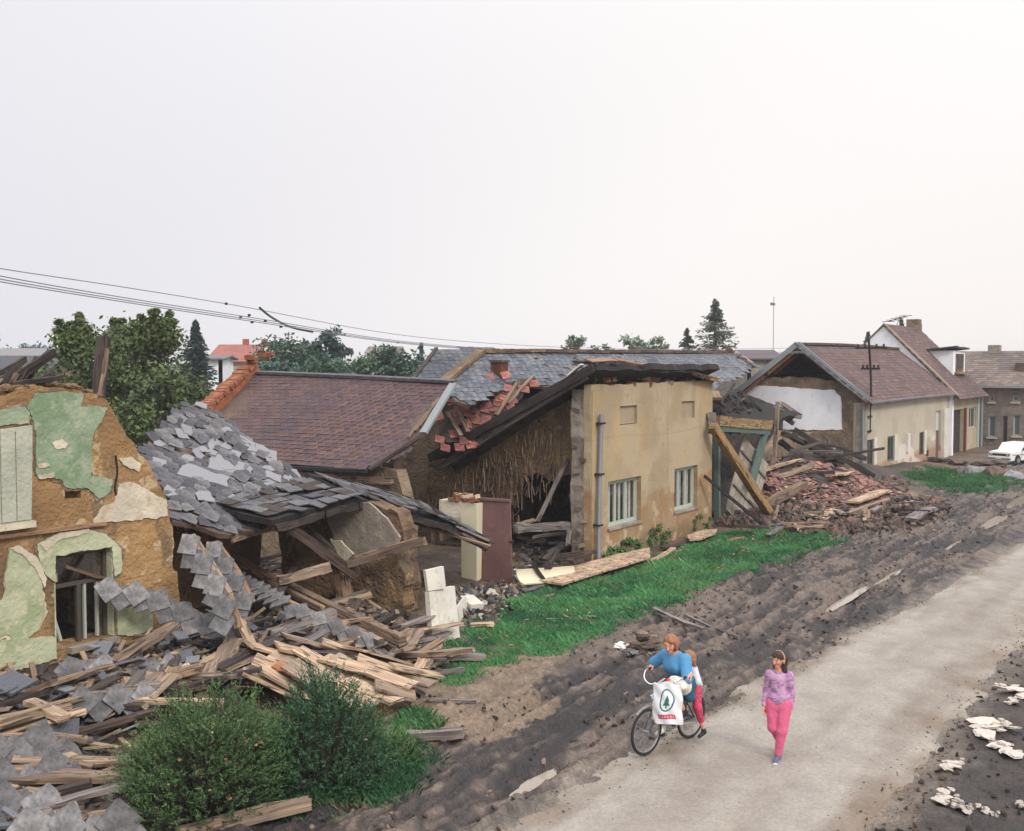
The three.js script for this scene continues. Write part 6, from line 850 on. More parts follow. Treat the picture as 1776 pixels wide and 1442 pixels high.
tree('garden_tree', 'green tree left of the slate barn', far(684, 80), topH(598, 80), 2.6, 2.6, { n: 44, per: 110, leaf: 0.18, c0: TEAL0, c1: TEAL1 });
tree('garden_tree', 'lower bushy green tree between the dark tree and the slate barn', far(626, 78), topH(612, 78), 2.3, 2.3, { n: 36, per: 110, leaf: 0.18, c0: TEAL0, c1: rgb(82, 112, 78) });
tree('garden_tree', 'low green hedge tree behind the rusty roof', far(560, 72), topH(618, 72), 2.8, 2.0, { n: 40, per: 110, leaf: 0.17, c0: TEAL0, c1: rgb(70, 104, 78) });
tree('garden_tree', 'low dark tree above the middle of the rusty roof', far(470, 70), topH(622, 70), 1.8, 1.9, { n: 30, per: 110, leaf: 0.17, c0: TEAL0, c1: TEAL1 });
conifer('spruce', 'small thin spruce at the left end of the slate barn', far(730, 95), topH(597, 95), 2.4, { boughs: 160, per: 12, leaf: 0.18, c0: rgb(44, 64, 70), c1: rgb(80, 108, 108) });
for (const [x, y, r, l] of [[993, 588, 1.1, 'small pale treetop above the slate ridge, left of the others'], [1042, 598, 1.2, 'low dark treetop above the slate ridge'], [1092, 594, 1.4, 'pale treetop above the slate ridge over the cream house'], [1132, 588, 1.3, 'rounded pale treetop just left of the tall conifer']]) tree('ridge_tree', l, far(x, 105), topH(y - 8, 105), r * 1.3, 2.2, { n: 24, per: 60, leaf: 0.2, c0: rgb(72, 88, 78), c1: rgb(124, 138, 112) });
conifer('conifer', 'tall airy conifer above the slate ridge', far(1240, 92), topH(522, 92), 6.4, { boughs: 260, per: 26, leaf: 0.17, c0: rgb(62, 76, 72), c1: rgb(112, 122, 108) });
conifer('conifer', 'small dark conifer left of the tall airy one', far(1192, 94), topH(572, 94), 3.8, { boughs: 200, per: 20, leaf: 0.17, c0: rgb(48, 62, 64), c1: rgb(84, 98, 92) });
conifer('conifer', 'dark conifer peeping out left of the white gable', far(1505, 105), topH(578, 105), 3, { boughs: 180, per: 14, leaf: 0.18 }); conifer('conifer', 'conifer top behind the white gable and the aerial', far(1562, 100), topH(556, 100), 3.2, { boughs: 200, per: 14, leaf: 0.18 });
tree('ridge_tree', 'dark treetop above the grey house at the right edge', far(1772, 120), topH(608, 120), 1.6, 1.8, { n: 14, per: 50, leaf: 0.22 });
tree('garden_tree', 'bluish far tree at the left edge of the skyline', far(-6, 150), topH(586, 150), 3, 2.6, { n: 20, per: 60, leaf: 0.3, c0: rgb(58, 78, 88), c1: rgb(92, 116, 120) }); tree('garden_tree', 'low bluish far trees above the blue roof', far(62, 190), topH(594, 190), 3.6, 2, { n: 20, per: 60, leaf: 0.35, c0: rgb(62, 82, 90), c1: rgb(96, 118, 120) });
stuff('wood', 'low blue-green belt of far trees along the skyline', 'wood', new THREE.IcosahedronGeometry(1, 1), std({ color: C(70, 90, 84) }), Array.from({ length: 900 }, () => { const p = pd(rr(-300, 2300), 636, rr(210, 330)), s = rr(1.6, 3.2); return [[p[0], rr(0.5, 3.4), p[2]], [R() * 6, R() * 6, 0], [s * 1.3, s, s * 1.3]]; }));

// ---------------------------------------------------------------- houses far behind
function farHouse(label, pxl, pxr, pyEave, pyRidge, d, wallM, roofM, o = {}) {
  const A = far(pxl, d), B = far(pxr, d), x = nrm(sub([B[0], 0, B[2]], [A[0], 0, A[2]])), L = Math.hypot(B[0] - A[0], B[2] - A[2]), e = topH(pyEave, d), r = topH(pyRidge, d), t = thing('village_house', label, 'house', A), z = nrm(cross(x, [0, 1, 0])), dep = o.dep || 7;
  const tr = p => add(A, add(mul(x, p[0]), add([0, p[1], 0], mul(z, p[2]))));
  part('wall', [triUV(slab([[0, -1], [L, -1], [L, e], [0, e]], A, x, [0, 1, 0], 0.3)), triUV(slab([[0, -1], [dep, -1], [dep, e], [dep / 2, r - 0.2], [0, e]], tr([0.01, 0, -dep]), z, [0, 1, 0], 0.3)), triUV(slab([[0, -1], [dep, -1], [dep, e], [dep / 2, r - 0.2], [0, e]], tr([L - 0.31, 0, -dep]), z, [0, 1, 0], 0.3))], wallM, t);
  const hip = o.hip || 0, up = nrm(add(mul(z, -dep / 2 - 0.4), [0, r - e, 0])), S = Math.hypot(dep / 2 + 0.4, r - e), xm = mul(x, -1), up2 = nrm(add(mul(z, dep / 2 + 0.4), [0, r - e, 0]));
  const rf = part('roof', [triUV(slab([[-0.3, 0], [L + 0.3, 0], [L + 0.3 - hip, S], [-0.3, S]], tr([0, e, 0.4]), x, up, 0.12)), triUV(slab([[-L - 0.3, 0], [0.3, 0], [0.3, S], [-L - 0.3 + hip, S]], tr([0, e, -dep - 0.4]), xm, up2, 0.12))], roofM, t);
  (o.wins || []).forEach(k => { const w = part('window', triUV(slab([[L * k, e - 2.0], [L * k + 1.1, e - 2.0], [L * k + 1.1, e - 0.7], [L * k, e - 0.7]], add(A, mul(z, 0.03)), x, [0, 1, 0], 0.028)), M.frame, t); part('pane', triUV(slab([[L * k + 0.12, e - 1.9], [L * k + 0.98, e - 1.9], [L * k + 0.98, e - 0.8], [L * k + 0.12, e - 0.8]], add(A, mul(z, 0.05)), x, [0, 1, 0], 0.018)), M.darkGlass, t, w); });
  (o.stacks || []).forEach(k => part('chimney', triUV(slab([[L * k, r - 0.5], [L * k + 0.5, r - 0.5], [L * k + 0.5, r + 0.5], [L * k, r + 0.5]], tr([0, 0, -dep / 2 + 0.25]), x, [0, 1, 0], 0.5)), M.brick, t, rf)); return t;
}
const redRoof = std({ map: tex(256, mottled([150, 94, 84], [136, 84, 78], [164, 110, 98], 8, 181), { rep: [0.3, 0.3] }), roughness: 0.9 });
farHouse('distant white house with a red tiled roof above the orange brick wall', 362, 447, 627, 596, 96, M.cream, redRoof, { hip: 0.8, dep: 9, wins: [0.2, 0.62], stacks: [0.45, 0.85] });
farHouse('distant small white-blue shed between the spruce and the red-roofed house', 352, 386, 622, 616, 78, M.white, M.slate[0], { dep: 3 });
farHouse('distant pinkish house front glimpsed between the trees', 636, 690, 612, 600, 150, M.cream, M.h4, { dep: 8, wins: [0.3, 0.6] });
farHouse('distant house with a pale blue-grey roof at the left edge', -60, 66, 618, 603, 120, M.cream, M.slate[2], { dep: 10, wins: [0.3, 0.7] });
farHouse('distant low dark blue roof below it at the left edge', -60, 80, 640, 616, 74, M.mudwall, M.slate[4], { dep: 8 });
farHouse('low dark roof peeping up between the slate roof and the white-walled gable', 1296, 1352, 622, 606, 84, M.greyPlaster, std({ color: C(96, 84, 90) }), { dep: 6 });
{ const A = far(1341, 100), t = thing('tall_mast', 'thin tall mast with a small box at its top against the sky', 'mast', A), y = topH(530, 100); part('pole', tubeGeo([A, [A[0], y, A[2]]], 0.032, 2, 6), M.zinc, t); part('head', triUV(new THREE.BoxGeometry(0.75, 0.22, 0.2).translate(A[0] - 0.25, y + 0.1, A[2])), M.slate[2], t); part('tip', tubeGeo([[A[0], y, A[2]], [A[0], y + 0.8, A[2]]], 0.03, 2, 5), M.zinc, t); }

// ---------------------------------------------------------------- wires over the street
{
  const W = (label, pts, r, m = M.iron, name = 'power_line', cat = 'cable') => { const P = pts.map(q => pd(...q)), t = thing(name, label, cat, P[0]); part('wire', tubeGeo(P, r, 60, 5), m, t); return t; };
  const grey = std({ color: C(120, 122, 132) });
  W('uppermost thin power line crossing the left of the sky', [[-60, 455, 17], [0, 466, 18], [200, 496, 21], [392, 527, 25], [735, 586, 34], [1100, 606, 44], [1507, 602, 53.6]], 0.009, grey);
  for (const [k, l] of [[0, 'upper of the three bundled power lines on the left'], [6, 'middle of the three bundled power lines on the left'], [11, 'lowest of the three bundled power lines on the left']]) W(l, [[-60, 466 + k, 17], [0, 479 + k * 0.9, 18], [200, 514 + k * 0.7, 21], [430, 550 + k * 0.6, 25], [735, 596 + k * 0.3, 34], [1100, 616 + k * 0.2, 44], [1507, 606 + k * 0.3, 53.6]], 0.01, grey);
  W('short dark cable end sagging from the lines to the treetops', [[450, 534, 26], [470, 550, 26.5], [500, 566, 27], [542, 576, 28]], 0.03, M.greenPaint, 'broken_cable');
  const sp = thing('line_spacers', 'small dark insulators strung on the power lines', 'insulators', pd(392, 527, 25)); for (const [x, y, d] of [[392, 527, 25], [432, 547, 25], [417, 551, 25], [437, 559, 25], [460, 557, 25.5], [487, 567, 26]]) { const p = pd(x, y, d); const b = barGeo(add(p, mul(D, -0.07)), add(p, mul(D, 0.07)), 0.05, 0.05); part('insulator', b, M.iron, sp); }
}
// ---------------------------------------------------------------- foreground bushes, weeds
function bush(label, px, py, rx, H, rz, o) {
  const b = gp(px, py), t = thing('bush', label, 'bush', [b[0], b[1] - 0.05, b[2]]), st = [], p = [], c = [];
  for (let i = 0; i < o.n; i++) { // sprays of narrow leaves along arching twigs
    const a = R() * 6.283, k = Math.sqrt(R()), lump = 0.55 + 0.95 * fbm(Math.cos(a) * k * 2.2 + px, Math.sin(a) * k * 2.2, 231, 3), top = H * lump * Math.pow(Math.max(0.02, 1 - k * k), 0.42), hy = Math.pow(R(), 0.6), S = [Math.cos(a) * k * rx, top * hy, Math.sin(a) * k * rz];
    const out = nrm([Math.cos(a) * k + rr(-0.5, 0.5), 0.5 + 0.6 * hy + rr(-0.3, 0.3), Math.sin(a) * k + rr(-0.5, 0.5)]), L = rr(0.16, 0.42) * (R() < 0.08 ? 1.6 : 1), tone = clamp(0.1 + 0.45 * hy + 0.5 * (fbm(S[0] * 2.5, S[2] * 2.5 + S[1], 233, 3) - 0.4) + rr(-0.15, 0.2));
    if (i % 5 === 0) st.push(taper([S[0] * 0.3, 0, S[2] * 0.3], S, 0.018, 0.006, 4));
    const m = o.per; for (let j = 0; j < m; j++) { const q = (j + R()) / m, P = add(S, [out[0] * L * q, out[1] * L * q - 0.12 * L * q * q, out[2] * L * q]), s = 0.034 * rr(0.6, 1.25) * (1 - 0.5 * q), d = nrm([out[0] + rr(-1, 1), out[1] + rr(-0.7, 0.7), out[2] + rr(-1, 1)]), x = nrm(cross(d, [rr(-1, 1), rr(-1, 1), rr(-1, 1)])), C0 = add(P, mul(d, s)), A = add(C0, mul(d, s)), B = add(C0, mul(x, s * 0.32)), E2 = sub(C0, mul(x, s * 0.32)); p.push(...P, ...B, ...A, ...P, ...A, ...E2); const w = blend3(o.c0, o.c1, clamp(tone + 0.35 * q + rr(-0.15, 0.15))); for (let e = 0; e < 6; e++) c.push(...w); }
  }
  const g = new THREE.BufferGeometry(); g.setAttribute('position', new THREE.Float32BufferAttribute(p, 3)); g.setAttribute('color', new THREE.Float32BufferAttribute(c, 3)); g.computeVertexNormals();
  lpart('stems', st, M.bark, t); lpart('foliage', g, M.leaf, t);
  const fm = [std({ color: C(186, 122, 92) }), std({ color: C(190, 148, 114) }), std({ color: C(166, 98, 84) })];
  for (let i = 0; i < o.flowers; i++) { const a = rr(0.9, 3.6), k = rr(0.3, 0.95), y = H * Math.pow(1 - k * k, 0.42) * rr(0.5, 0.95); const m = lpart('flower', chunk[i % 6], fm[i % 3], t, [Math.cos(a) * k * rx * 1.08, y, Math.sin(a) * k * rz * 1.08]); const s = rr(0.018, 0.034); m.scale.set(s, s, s); m.rotation.y = R() * 6; }
}
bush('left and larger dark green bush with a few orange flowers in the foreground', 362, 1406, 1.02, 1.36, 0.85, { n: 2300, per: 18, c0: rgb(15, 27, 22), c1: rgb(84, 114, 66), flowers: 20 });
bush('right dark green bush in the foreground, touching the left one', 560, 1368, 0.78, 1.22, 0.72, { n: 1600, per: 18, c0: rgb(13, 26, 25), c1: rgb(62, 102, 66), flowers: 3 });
bush('low green shoots at the right foot of the foreground bushes', 655, 1330, 0.6, 0.42, 0.45, { n: 220, per: 14, c0: rgb(30, 50, 30), c1: rgb(92, 128, 70), flowers: 0 });
for (const [x, y, rx, h, l] of [[1085, 962, 0.8, 0.5, 'weeds along the wall under the left window of the cream house'], [1135, 946, 0.7, 0.75, 'weeds along the wall between the two windows of the cream house'], [1208, 922, 0.7, 0.7, 'tall weeds along the wall under the right window of the cream house'], [1060, 972, 0.5, 0.35, 'low weeds at the foot of the downpipe']]) {
  const b = gp(x, y), t = thing('weeds', l, 'weeds', b), cl = []; for (let i = 0; i < 64; i++) { const k = rr(-1, 1), y2 = h * R() * (1 - 0.4 * Math.abs(k)); cl.push([k * rx, y2, rr(-0.2, 0.2), rr(0.06, 0.13), rr(0.2, 0.9)]); }
  lpart('foliage', leaves(cl, 34, 0.045, rgb(40, 62, 38), rgb(92, 132, 72), {}), M.leaf, t); lpart('stems', Array.from({ length: 14 }, () => { const k = rr(-rx, rx); return taper([k, -0.05, 0], [k + rr(-0.1, 0.1), h * rr(0.6, 1), rr(-0.15, 0.15)], 0.012, 0.005, 4); }), std({ color: C(92, 110, 66) }), t);
}
// ================================================================ people, bicycle, car
// a smooth body: tapered capsules joined by a smooth minimum, meshed with surface nets
function blob(bones, cell, k, uvk = 1) {
  let lo = [9, 9, 9], hi = [-9, -9, -9]; for (const b of bones) for (let i = 0; i < 3; i++) { const r = Math.max(b[3], b[7]); lo[i] = Math.min(lo[i], b[i] - r, b[i + 4] - r); hi[i] = Math.max(hi[i], b[i] + r, b[i + 4] + r); }
  const m = cell * 3; lo = lo.map(v => v - m); const n = hi.map((v, i) => Math.ceil((v + m - lo[i]) / cell) + 1), f = new Float32Array(n[0] * n[1] * n[2]).fill(0.2), id = (x, y, z) => (z * n[1] + y) * n[0] + x;
  for (const b of bones) {
    const A = b.slice(0, 3), r0 = b[3], B = b.slice(4, 7), r1 = b[7], ab = sub(B, A), L2 = dot(ab, ab) || 1e-9, kk = b[8] ?? k, rm = Math.max(r0, r1) + Math.max(kk, cell * 2) + cell * 2;
    const a0 = [0, 1, 2].map(i => Math.max(0, Math.floor((Math.min(A[i], B[i]) - rm - lo[i]) / cell))), a1 = [0, 1, 2].map(i => Math.min(n[i] - 1, Math.ceil((Math.max(A[i], B[i]) + rm - lo[i]) / cell)));
    for (let z = a0[2]; z <= a1[2]; z++) for (let y = a0[1]; y <= a1[1]; y++) for (let x = a0[0]; x <= a1[0]; x++) {
      const p = [lo[0] + x * cell, lo[1] + y * cell, lo[2] + z * cell], ap = sub(p, A), t = clamp(dot(ap, ab) / L2), d = Math.hypot(ap[0] - ab[0] * t, ap[1] - ab[1] * t, ap[2] - ab[2] * t) - mix(r0, r1, t), i = id(x, y, z), o = f[i], h = Math.max(kk - Math.abs(o - d), 0) / kk;
      f[i] = Math.min(o, d) - h * h * kk * 0.25;
    }
  }
  const vi = new Int32Array(f.length).fill(-1), P = [], I = [], E = [[0, 1], [0, 2], [0, 4], [1, 3], [1, 5], [2, 3], [2, 6], [3, 7], [4, 5], [4, 6], [5, 7], [6, 7]];
  for (let z = 0; z < n[2] - 1; z++) for (let y = 0; y < n[1] - 1; y++) for (let x = 0; x < n[0] - 1; x++) {
    const v = []; let s = 0; for (let c = 0; c < 8; c++) { v[c] = f[id(x + (c & 1), y + (c >> 1 & 1), z + (c >> 2))]; if (v[c] < 0) s++; } if (!s || s === 8) continue;
    let q = [0, 0, 0], c = 0; for (const [a, b] of E) if ((v[a] < 0) !== (v[b] < 0)) { const t = v[a] / (v[a] - v[b]); q[0] += mix(a & 1, b & 1, t); q[1] += mix(a >> 1 & 1, b >> 1 & 1, t); q[2] += mix(a >> 2, b >> 2, t); c++; }
    vi[id(x, y, z)] = P.length / 3; P.push(lo[0] + (x + q[0] / c) * cell, lo[1] + (y + q[1] / c) * cell, lo[2] + (z + q[2] / c) * cell);
  }
  const quad = (a, b, c, d, fl) => { if (a < 0 || b < 0 || c < 0 || d < 0) return; fl ? I.push(a, b, c, a, c, d) : I.push(a, c, b, a, d, c); };
  for (let z = 1; z < n[2] - 1; z++) for (let y = 1; y < n[1] - 1; y++) for (let x = 1; x < n[0] - 1; x++) {
    const v = f[id(x, y, z)] < 0;
    if (v !== (f[id(x + 1, y, z)] < 0)) quad(vi[id(x, y - 1, z - 1)], vi[id(x, y, z - 1)], vi[id(x, y, z)], vi[id(x, y - 1, z)], v);
    if (v !== (f[id(x, y + 1, z)] < 0)) quad(vi[id(x - 1, y, z - 1)], vi[id(x, y, z - 1)], vi[id(x, y, z)], vi[id(x - 1, y, z)], !v);
    if (v !== (f[id(x, y, z + 1)] < 0)) quad(vi[id(x - 1, y - 1, z)], vi[id(x, y - 1, z)], vi[id(x, y, z)], vi[id(x - 1, y, z)], v);
  }
  const g = new THREE.BufferGeometry(); g.setAttribute('position', new THREE.Float32BufferAttribute(P, 3)); g.setIndex(I); g.computeVertexNormals();
  const uv = new Float32Array(P.length / 3 * 2); for (let i = 0; i < P.length / 3; i++) { uv[i * 2] = (P[i * 3] + P[i * 3 + 2] * 0.7) * uvk; uv[i * 2 + 1] = (P[i * 3 + 1] + P[i * 3 + 2] * 0.2) * uvk; } g.setAttribute('uv', new THREE.BufferAttribute(uv, 2)); return g;
}
const RUF = (amp, fx, fy, ...a) => ruffle(blob(...a), amp, fx, fy, 37);
// cloth folds and hair strands: the surface pushed in and out along itself
function ruffle(g, amp, fx, fy, sd) { const p = g.attributes.position, n = g.attributes.normal; for (let i = 0; i < p.count; i++) { const x = p.getX(i), y = p.getY(i), z = p.getZ(i), k = amp * 2 * (0.6 * fbm(x * fx + z * fx * 0.8, y * fy + x * 3, sd, 3) + 0.4 * fbm(z * fx + 7, y * fy * 1.7 + x * fx * 0.5, sd + 9, 3) - 0.5); p.setXYZ(i, x + n.getX(i) * k, y + n.getY(i) * k, z + n.getZ(i) * k); } g.computeVertexNormals(); return g; }
const bone = (A, r0, B, r1, k) => k ? [...A, r0, ...B, r1, k] : [...A, r0, ...B, r1];
// head: skull, jaw, nose, ears in one surface with the neck; face towards f, s = size
function headBones(c, f, s, neck) {
  f = nrm(f); const r = nrm(cross(f, [0, 1, 0])), u = cross(r, f), q = (a, b, d) => add(c, add(mul(r, a * s), add(mul(u, b * s), mul(f, d * s))));
  return [bone(q(0, 0.025, -0.02), 0.083 * s, q(0, 0.02, 0.01), 0.078 * s), bone(q(0, -0.04, 0.035), 0.055 * s, q(0, -0.075, 0.052), 0.034 * s), bone(q(-0.03, -0.01, 0.05), 0.035 * s, q(0.03, -0.01, 0.05), 0.035 * s), bone(q(0, 0.015, 0.083), 0.011 * s, q(0, -0.022, 0.103), 0.014 * s, 0.012), bone(q(-0.022, -0.052, 0.079), 0.008 * s, q(0.022, -0.052, 0.079), 0.008 * s, 0.01), bone(q(-0.083, 0.01, -0.01), 0.018 * s, q(-0.083, -0.025, -0.005), 0.012 * s, 0.012), bone(q(0.083, 0.01, -0.01), 0.018 * s, q(0.083, -0.025, -0.005), 0.012 * s, 0.012), bone(neck, 0.05 * s, q(0, -0.06, -0.01), 0.05 * s)];
}
function face(t, c, f, s) { f = nrm(f); const r = nrm(cross(f, [0, 1, 0])), u = cross(r, f), q = (a, b, d) => add(c, add(mul(r, a * s), add(mul(u, b * s), mul(f, d * s)))); for (const k of [-1, 1]) { const e = lpart('eye', new THREE.SphereGeometry(0.0085 * s, 10, 8), M.lime, t, q(k * 0.032, 0.012, 0.076)); lpart('iris', new THREE.SphereGeometry(0.0055 * s, 8, 6), M.frameDark, e, mul(f, 0.005 * s)); const a = q(k * 0.018, 0.034, 0.083), b = q(k * 0.05, 0.032, 0.072); lpart('eyebrow', tubeGeo([a, lerp3(a, b, 0.5), b], 0.004 * s, 4, 5), M.frameDark, t); } const a = q(-0.022, -0.048, 0.086), b = q(0.022, -0.048, 0.086); lpart('mouth', tubeGeo([a, q(0, -0.051, 0.091), b], 0.0045 * s, 6, 5), std({ color: C(160, 84, 78) }), t); }
// hand: palm, four fingers of different lengths bent at the knuckles, thumb from the palm's side
function handBones(wr, dir, palmN, side, curl, s = 1) {
  dir = nrm(dir); let nn = nrm(sub(palmN, mul(dir, dot(palmN, dir)))); const a = mul(cross(dir, nn), side), o = [], q = (d, b, c) => add(wr, add(mul(dir, d * s), add(mul(a, b * s), mul(nn, c * s)))); // a: towards the thumb
  o.push(bone(q(0.0, 0, 0), 0.022 * s, q(0.04, 0.012, 0), 0.021 * s, 0.02), bone(q(0.03, -0.02, 0), 0.017 * s, q(0.07, -0.024, 0), 0.013 * s, 0.02), bone(q(0.04, 0.016, 0), 0.018 * s, q(0.075, 0.02, 0), 0.014 * s, 0.02));
  [[0.03, 0.07], [0.01, 0.078], [-0.012, 0.074], [-0.031, 0.058]].forEach(([b, L]) => { let p = q(0.075, b, 0), an = curl * 0.6; for (const [k, r0, r1] of [[0.45, 0.0095, 0.009], [0.32, 0.009, 0.0082], [0.23, 0.0082, 0.007]]) { const v = add(mul(dir, Math.cos(an) * L * k * s), mul(nn, Math.sin(an) * L * k * s)), e = add(p, v); o.push(bone(p, r0 * s, e, r1 * s, 0.006)); p = e; an += curl * 0.9; } });
  let p = q(0.02, 0.026, 0.004); for (const [d, b, c, r] of [[0.03, 0.024, 0.012, 0.0105], [0.026, 0.008, 0.016, 0.0095], [0.02, 0.0, 0.014, 0.008]]) { const e = add(p, add(mul(dir, d * s), add(mul(a, b * s), mul(nn, c * curl * s)))); o.push(bone(p, r * 1.1 * s, e, r * s, 0.008)); p = e; }
  return o;
}
// one continuous skin mesh from grids of different fineness
function bodyMesh(t, coarse, fine, mat = M.skin) { return lpart('body', [blob(coarse, 0.011, 0.03), ...fine.map(b => blob(b, 0.004, 0.012))], mat, t); }
const cloth = (r, g, b, o = {}) => std({ map: tex(256, (x, y) => { const n = fbm(x * 6, y * 6, o.sd || 7, 4, 6), w = o.pat ? o.pat(x, y) : 0; const q = blend3([r, g, b], o.c2 || [r * 0.8, g * 0.8, b * 0.8], clamp(w + 0.25 * n)); return q; }, { rep: [4, 4] }), bumpMap: rep(bumpT, 3), bumpScale: 0.006, roughness: 0.95, color: new THREE.Color(1, 1, 1) });
const facing = (base, hd, label) => { const t = thing('person', label, 'person', base, 0); t.rotation.y = Math.atan2(-hd[2], hd[0]); return t; };   // +x of the figure looks along hd (world)
const toLdir = v => [dot(v, D), v[1], dot(v, Wv)];
const dW = ([u, h, w]) => [D[0] * u + Wv[0] * w, h, D[2] * u + Wv[2] * w];

// ---------------------------------------------------------------- girl in pink
{
  const b = ph(1350, 1318, 0.03), toCam = nrm([-toW(b)[0] - 2.2, 0, -toW(b)[2]]), t = facing([b[0], 0.03, b[2]], toCam, 'girl in a lilac patterned sweater and hot pink trousers walking along the dirt road');
  // figure axes: x forward, y up, z to her right (left in the picture)
  const hipL = [0, 0.80, -0.085], hipR = [0, 0.80, 0.085], kneeL = [0.07, 0.44, -0.055], ankL = [0.05, 0.085, -0.005], kneeR = [0.03, 0.46, 0.075], ankR = [-0.2, 0.2, 0.0];
  const shL = [0, 1.19, -0.135], shR = [0, 1.19, 0.135], elL = [-0.04, 0.96, -0.168], wrL = [-0.02, 0.75, -0.165], elR = [-0.05, 0.95, 0.172], wrR = [0.04, 0.74, 0.195], hc = [0.03, 1.405, 0.0], look = [0.8, -0.12, 0.55];
  const torso = (e) => [bone([0, 0.84, -0.045], 0.09 + e, [0, 0.84, 0.045], 0.09 + e), bone([0, 0.86, 0], 0.1 + e, [0.01, 1.0, 0], 0.09 + e), bone([0.01, 1.0, 0], 0.09 + e, [0, 1.13, 0], 0.1 + e), bone([0, 1.17, -0.085], 0.058 + e, [0, 1.17, 0.085], 0.058 + e), bone([0, 1.19, 0], 0.07 + e, [0.01, 1.27, 0], 0.05 + e * 0.3)];
  const arm = (s, el, w, e) => [bone(s, 0.052 + e, el, 0.042 + e), bone(el, 0.04 + e, w, 0.028 + e)];
  const leg = (h, k, a, e) => [bone(h, 0.088 + e, k, 0.058 + e), bone(k, 0.056 + e, a, 0.036 + e * 1.2)];
  bodyMesh(t, [...torso(0), ...arm(shL, elL, wrL, 0), ...arm(shR, elR, wrR, 0), ...leg(hipL, kneeL, ankL, 0), ...leg(hipR, kneeR, ankR, 0), bone([0.01, 1.22, 0], 0.048, [0.02, 1.34, 0], 0.045)], [headBones(hc, look, 0.98, [0.01, 1.27, 0]), handBones(wrL, sub(wrL, elL), [0.2, 0, 1], 1, 0.5, 0.9), handBones(wrR, sub(wrR, elR), [0.2, 0, -1], -1, 0.5, 0.9)]);
  face(t, hc, look, 0.98);
  const sw = cloth(196, 160, 190, { sd: 21, c2: [160, 112, 158], pat: (x, y) => 0.75 * ss(0.5, 0.62, fbm(x * 7, y * 7, 23, 3, 7)) });
  lpart('sweater', RUF(0.012,14,9, [bone([0, 0.83, -0.085], 0.07, [0, 0.83, 0.085], 0.07), bone([0, 0.9, -0.05], 0.105, [0, 0.9, 0.05], 0.105), ...torso(0.014).slice(1, -1), bone([0, 1.18, 0], 0.075, [0.005, 1.225, 0], 0.066), ...arm(shL, elL, lerp3(elL, wrL, 0.98), 0.012), ...arm(shR, elR, lerp3(elR, wrR, 0.86), 0.012)], 0.011, 0.025), sw, t);
  lpart('collar', new THREE.TorusGeometry(0.062, 0.009, 8, 24).rotateX(Math.PI / 2).rotateZ(-0.25).translate(0.012, 1.256, 0), sw, t);
  lpart('trousers', RUF(0.012,16,7, [bone([0, 0.77, -0.045], 0.1, [0, 0.77, 0.045], 0.1), ...leg(hipL, kneeL, lerp3(kneeL, ankL, 0.93), 0.014), ...leg(hipR, kneeR, lerp3(kneeR, ankR, 0.93), 0.014)], 0.011, 0.03), cloth(216, 104, 140, { sd: 25, c2: [188, 72, 112] }), t);
  const hair = std({ color: C(62, 42, 38), roughness: 0.6, bumpMap: rep(bumpT, 6), bumpScale: 0.006 }), f = nrm(look), bk = mul(f, -1);
  lpart('hair', RUF(0.018,70,12, [bone(add(hc, [0, 0.05, 0]), 0.085, add(hc, add(mul(bk, 0.03), [0, 0.02, 0])), 0.096), bone(add(hc, add(mul(bk, 0.05), [0, 0, 0])), 0.085, add(hc, add(mul(bk, 0.06), [0, -0.13, 0])), 0.07), bone(add(hc, [-0.02, 0.0, -0.075]), 0.035, add(hc, [0.0, -0.14, -0.085]), 0.03), bone(add(hc, [-0.06, 0.0, 0.065]), 0.034, add(hc, [-0.07, -0.12, 0.06]), 0.03), bone(add(hc, add(mul(f, 0.055), [0.0, 0.085, -0.03])), 0.026, add(hc, add(mul(f, 0.06), [-0.02, 0.078, 0.03])), 0.026)], 0.008, 0.02), hair, t);
  lpart('headband', new THREE.TorusGeometry(0.098, 0.009, 8, 24, Math.PI).rotateY(Math.atan2(-f[2], f[0]) + Math.PI / 2).translate(hc[0] - 0.012, hc[1] + 0.032, hc[2]), std({ color: C(196, 152, 116) }), t);
  const shoe = std({ color: C(92, 96, 122) }), sole = std({ color: C(220, 220, 222) });
  for (const [a, tp] of [[ankL, [0.21, 0.035, 0.01]], [ankR, [-0.08, 0.06, 0.005]]]) { const s = lpart('shoe', blob([bone(add(a, [-0.03, -0.03, 0]), 0.042, tp, 0.034), bone(a, 0.042, add(a, [0, -0.03, 0]), 0.042)], 0.008, 0.02), shoe, t); lpart('sole', blob([bone(add(a, [-0.045, -0.062, 0]), 0.03, add(tp, [0.01, -0.018, 0]), 0.03)].map(q => q), 0.008, 0.02).scale(1, 1, 1), sole, s); }
}
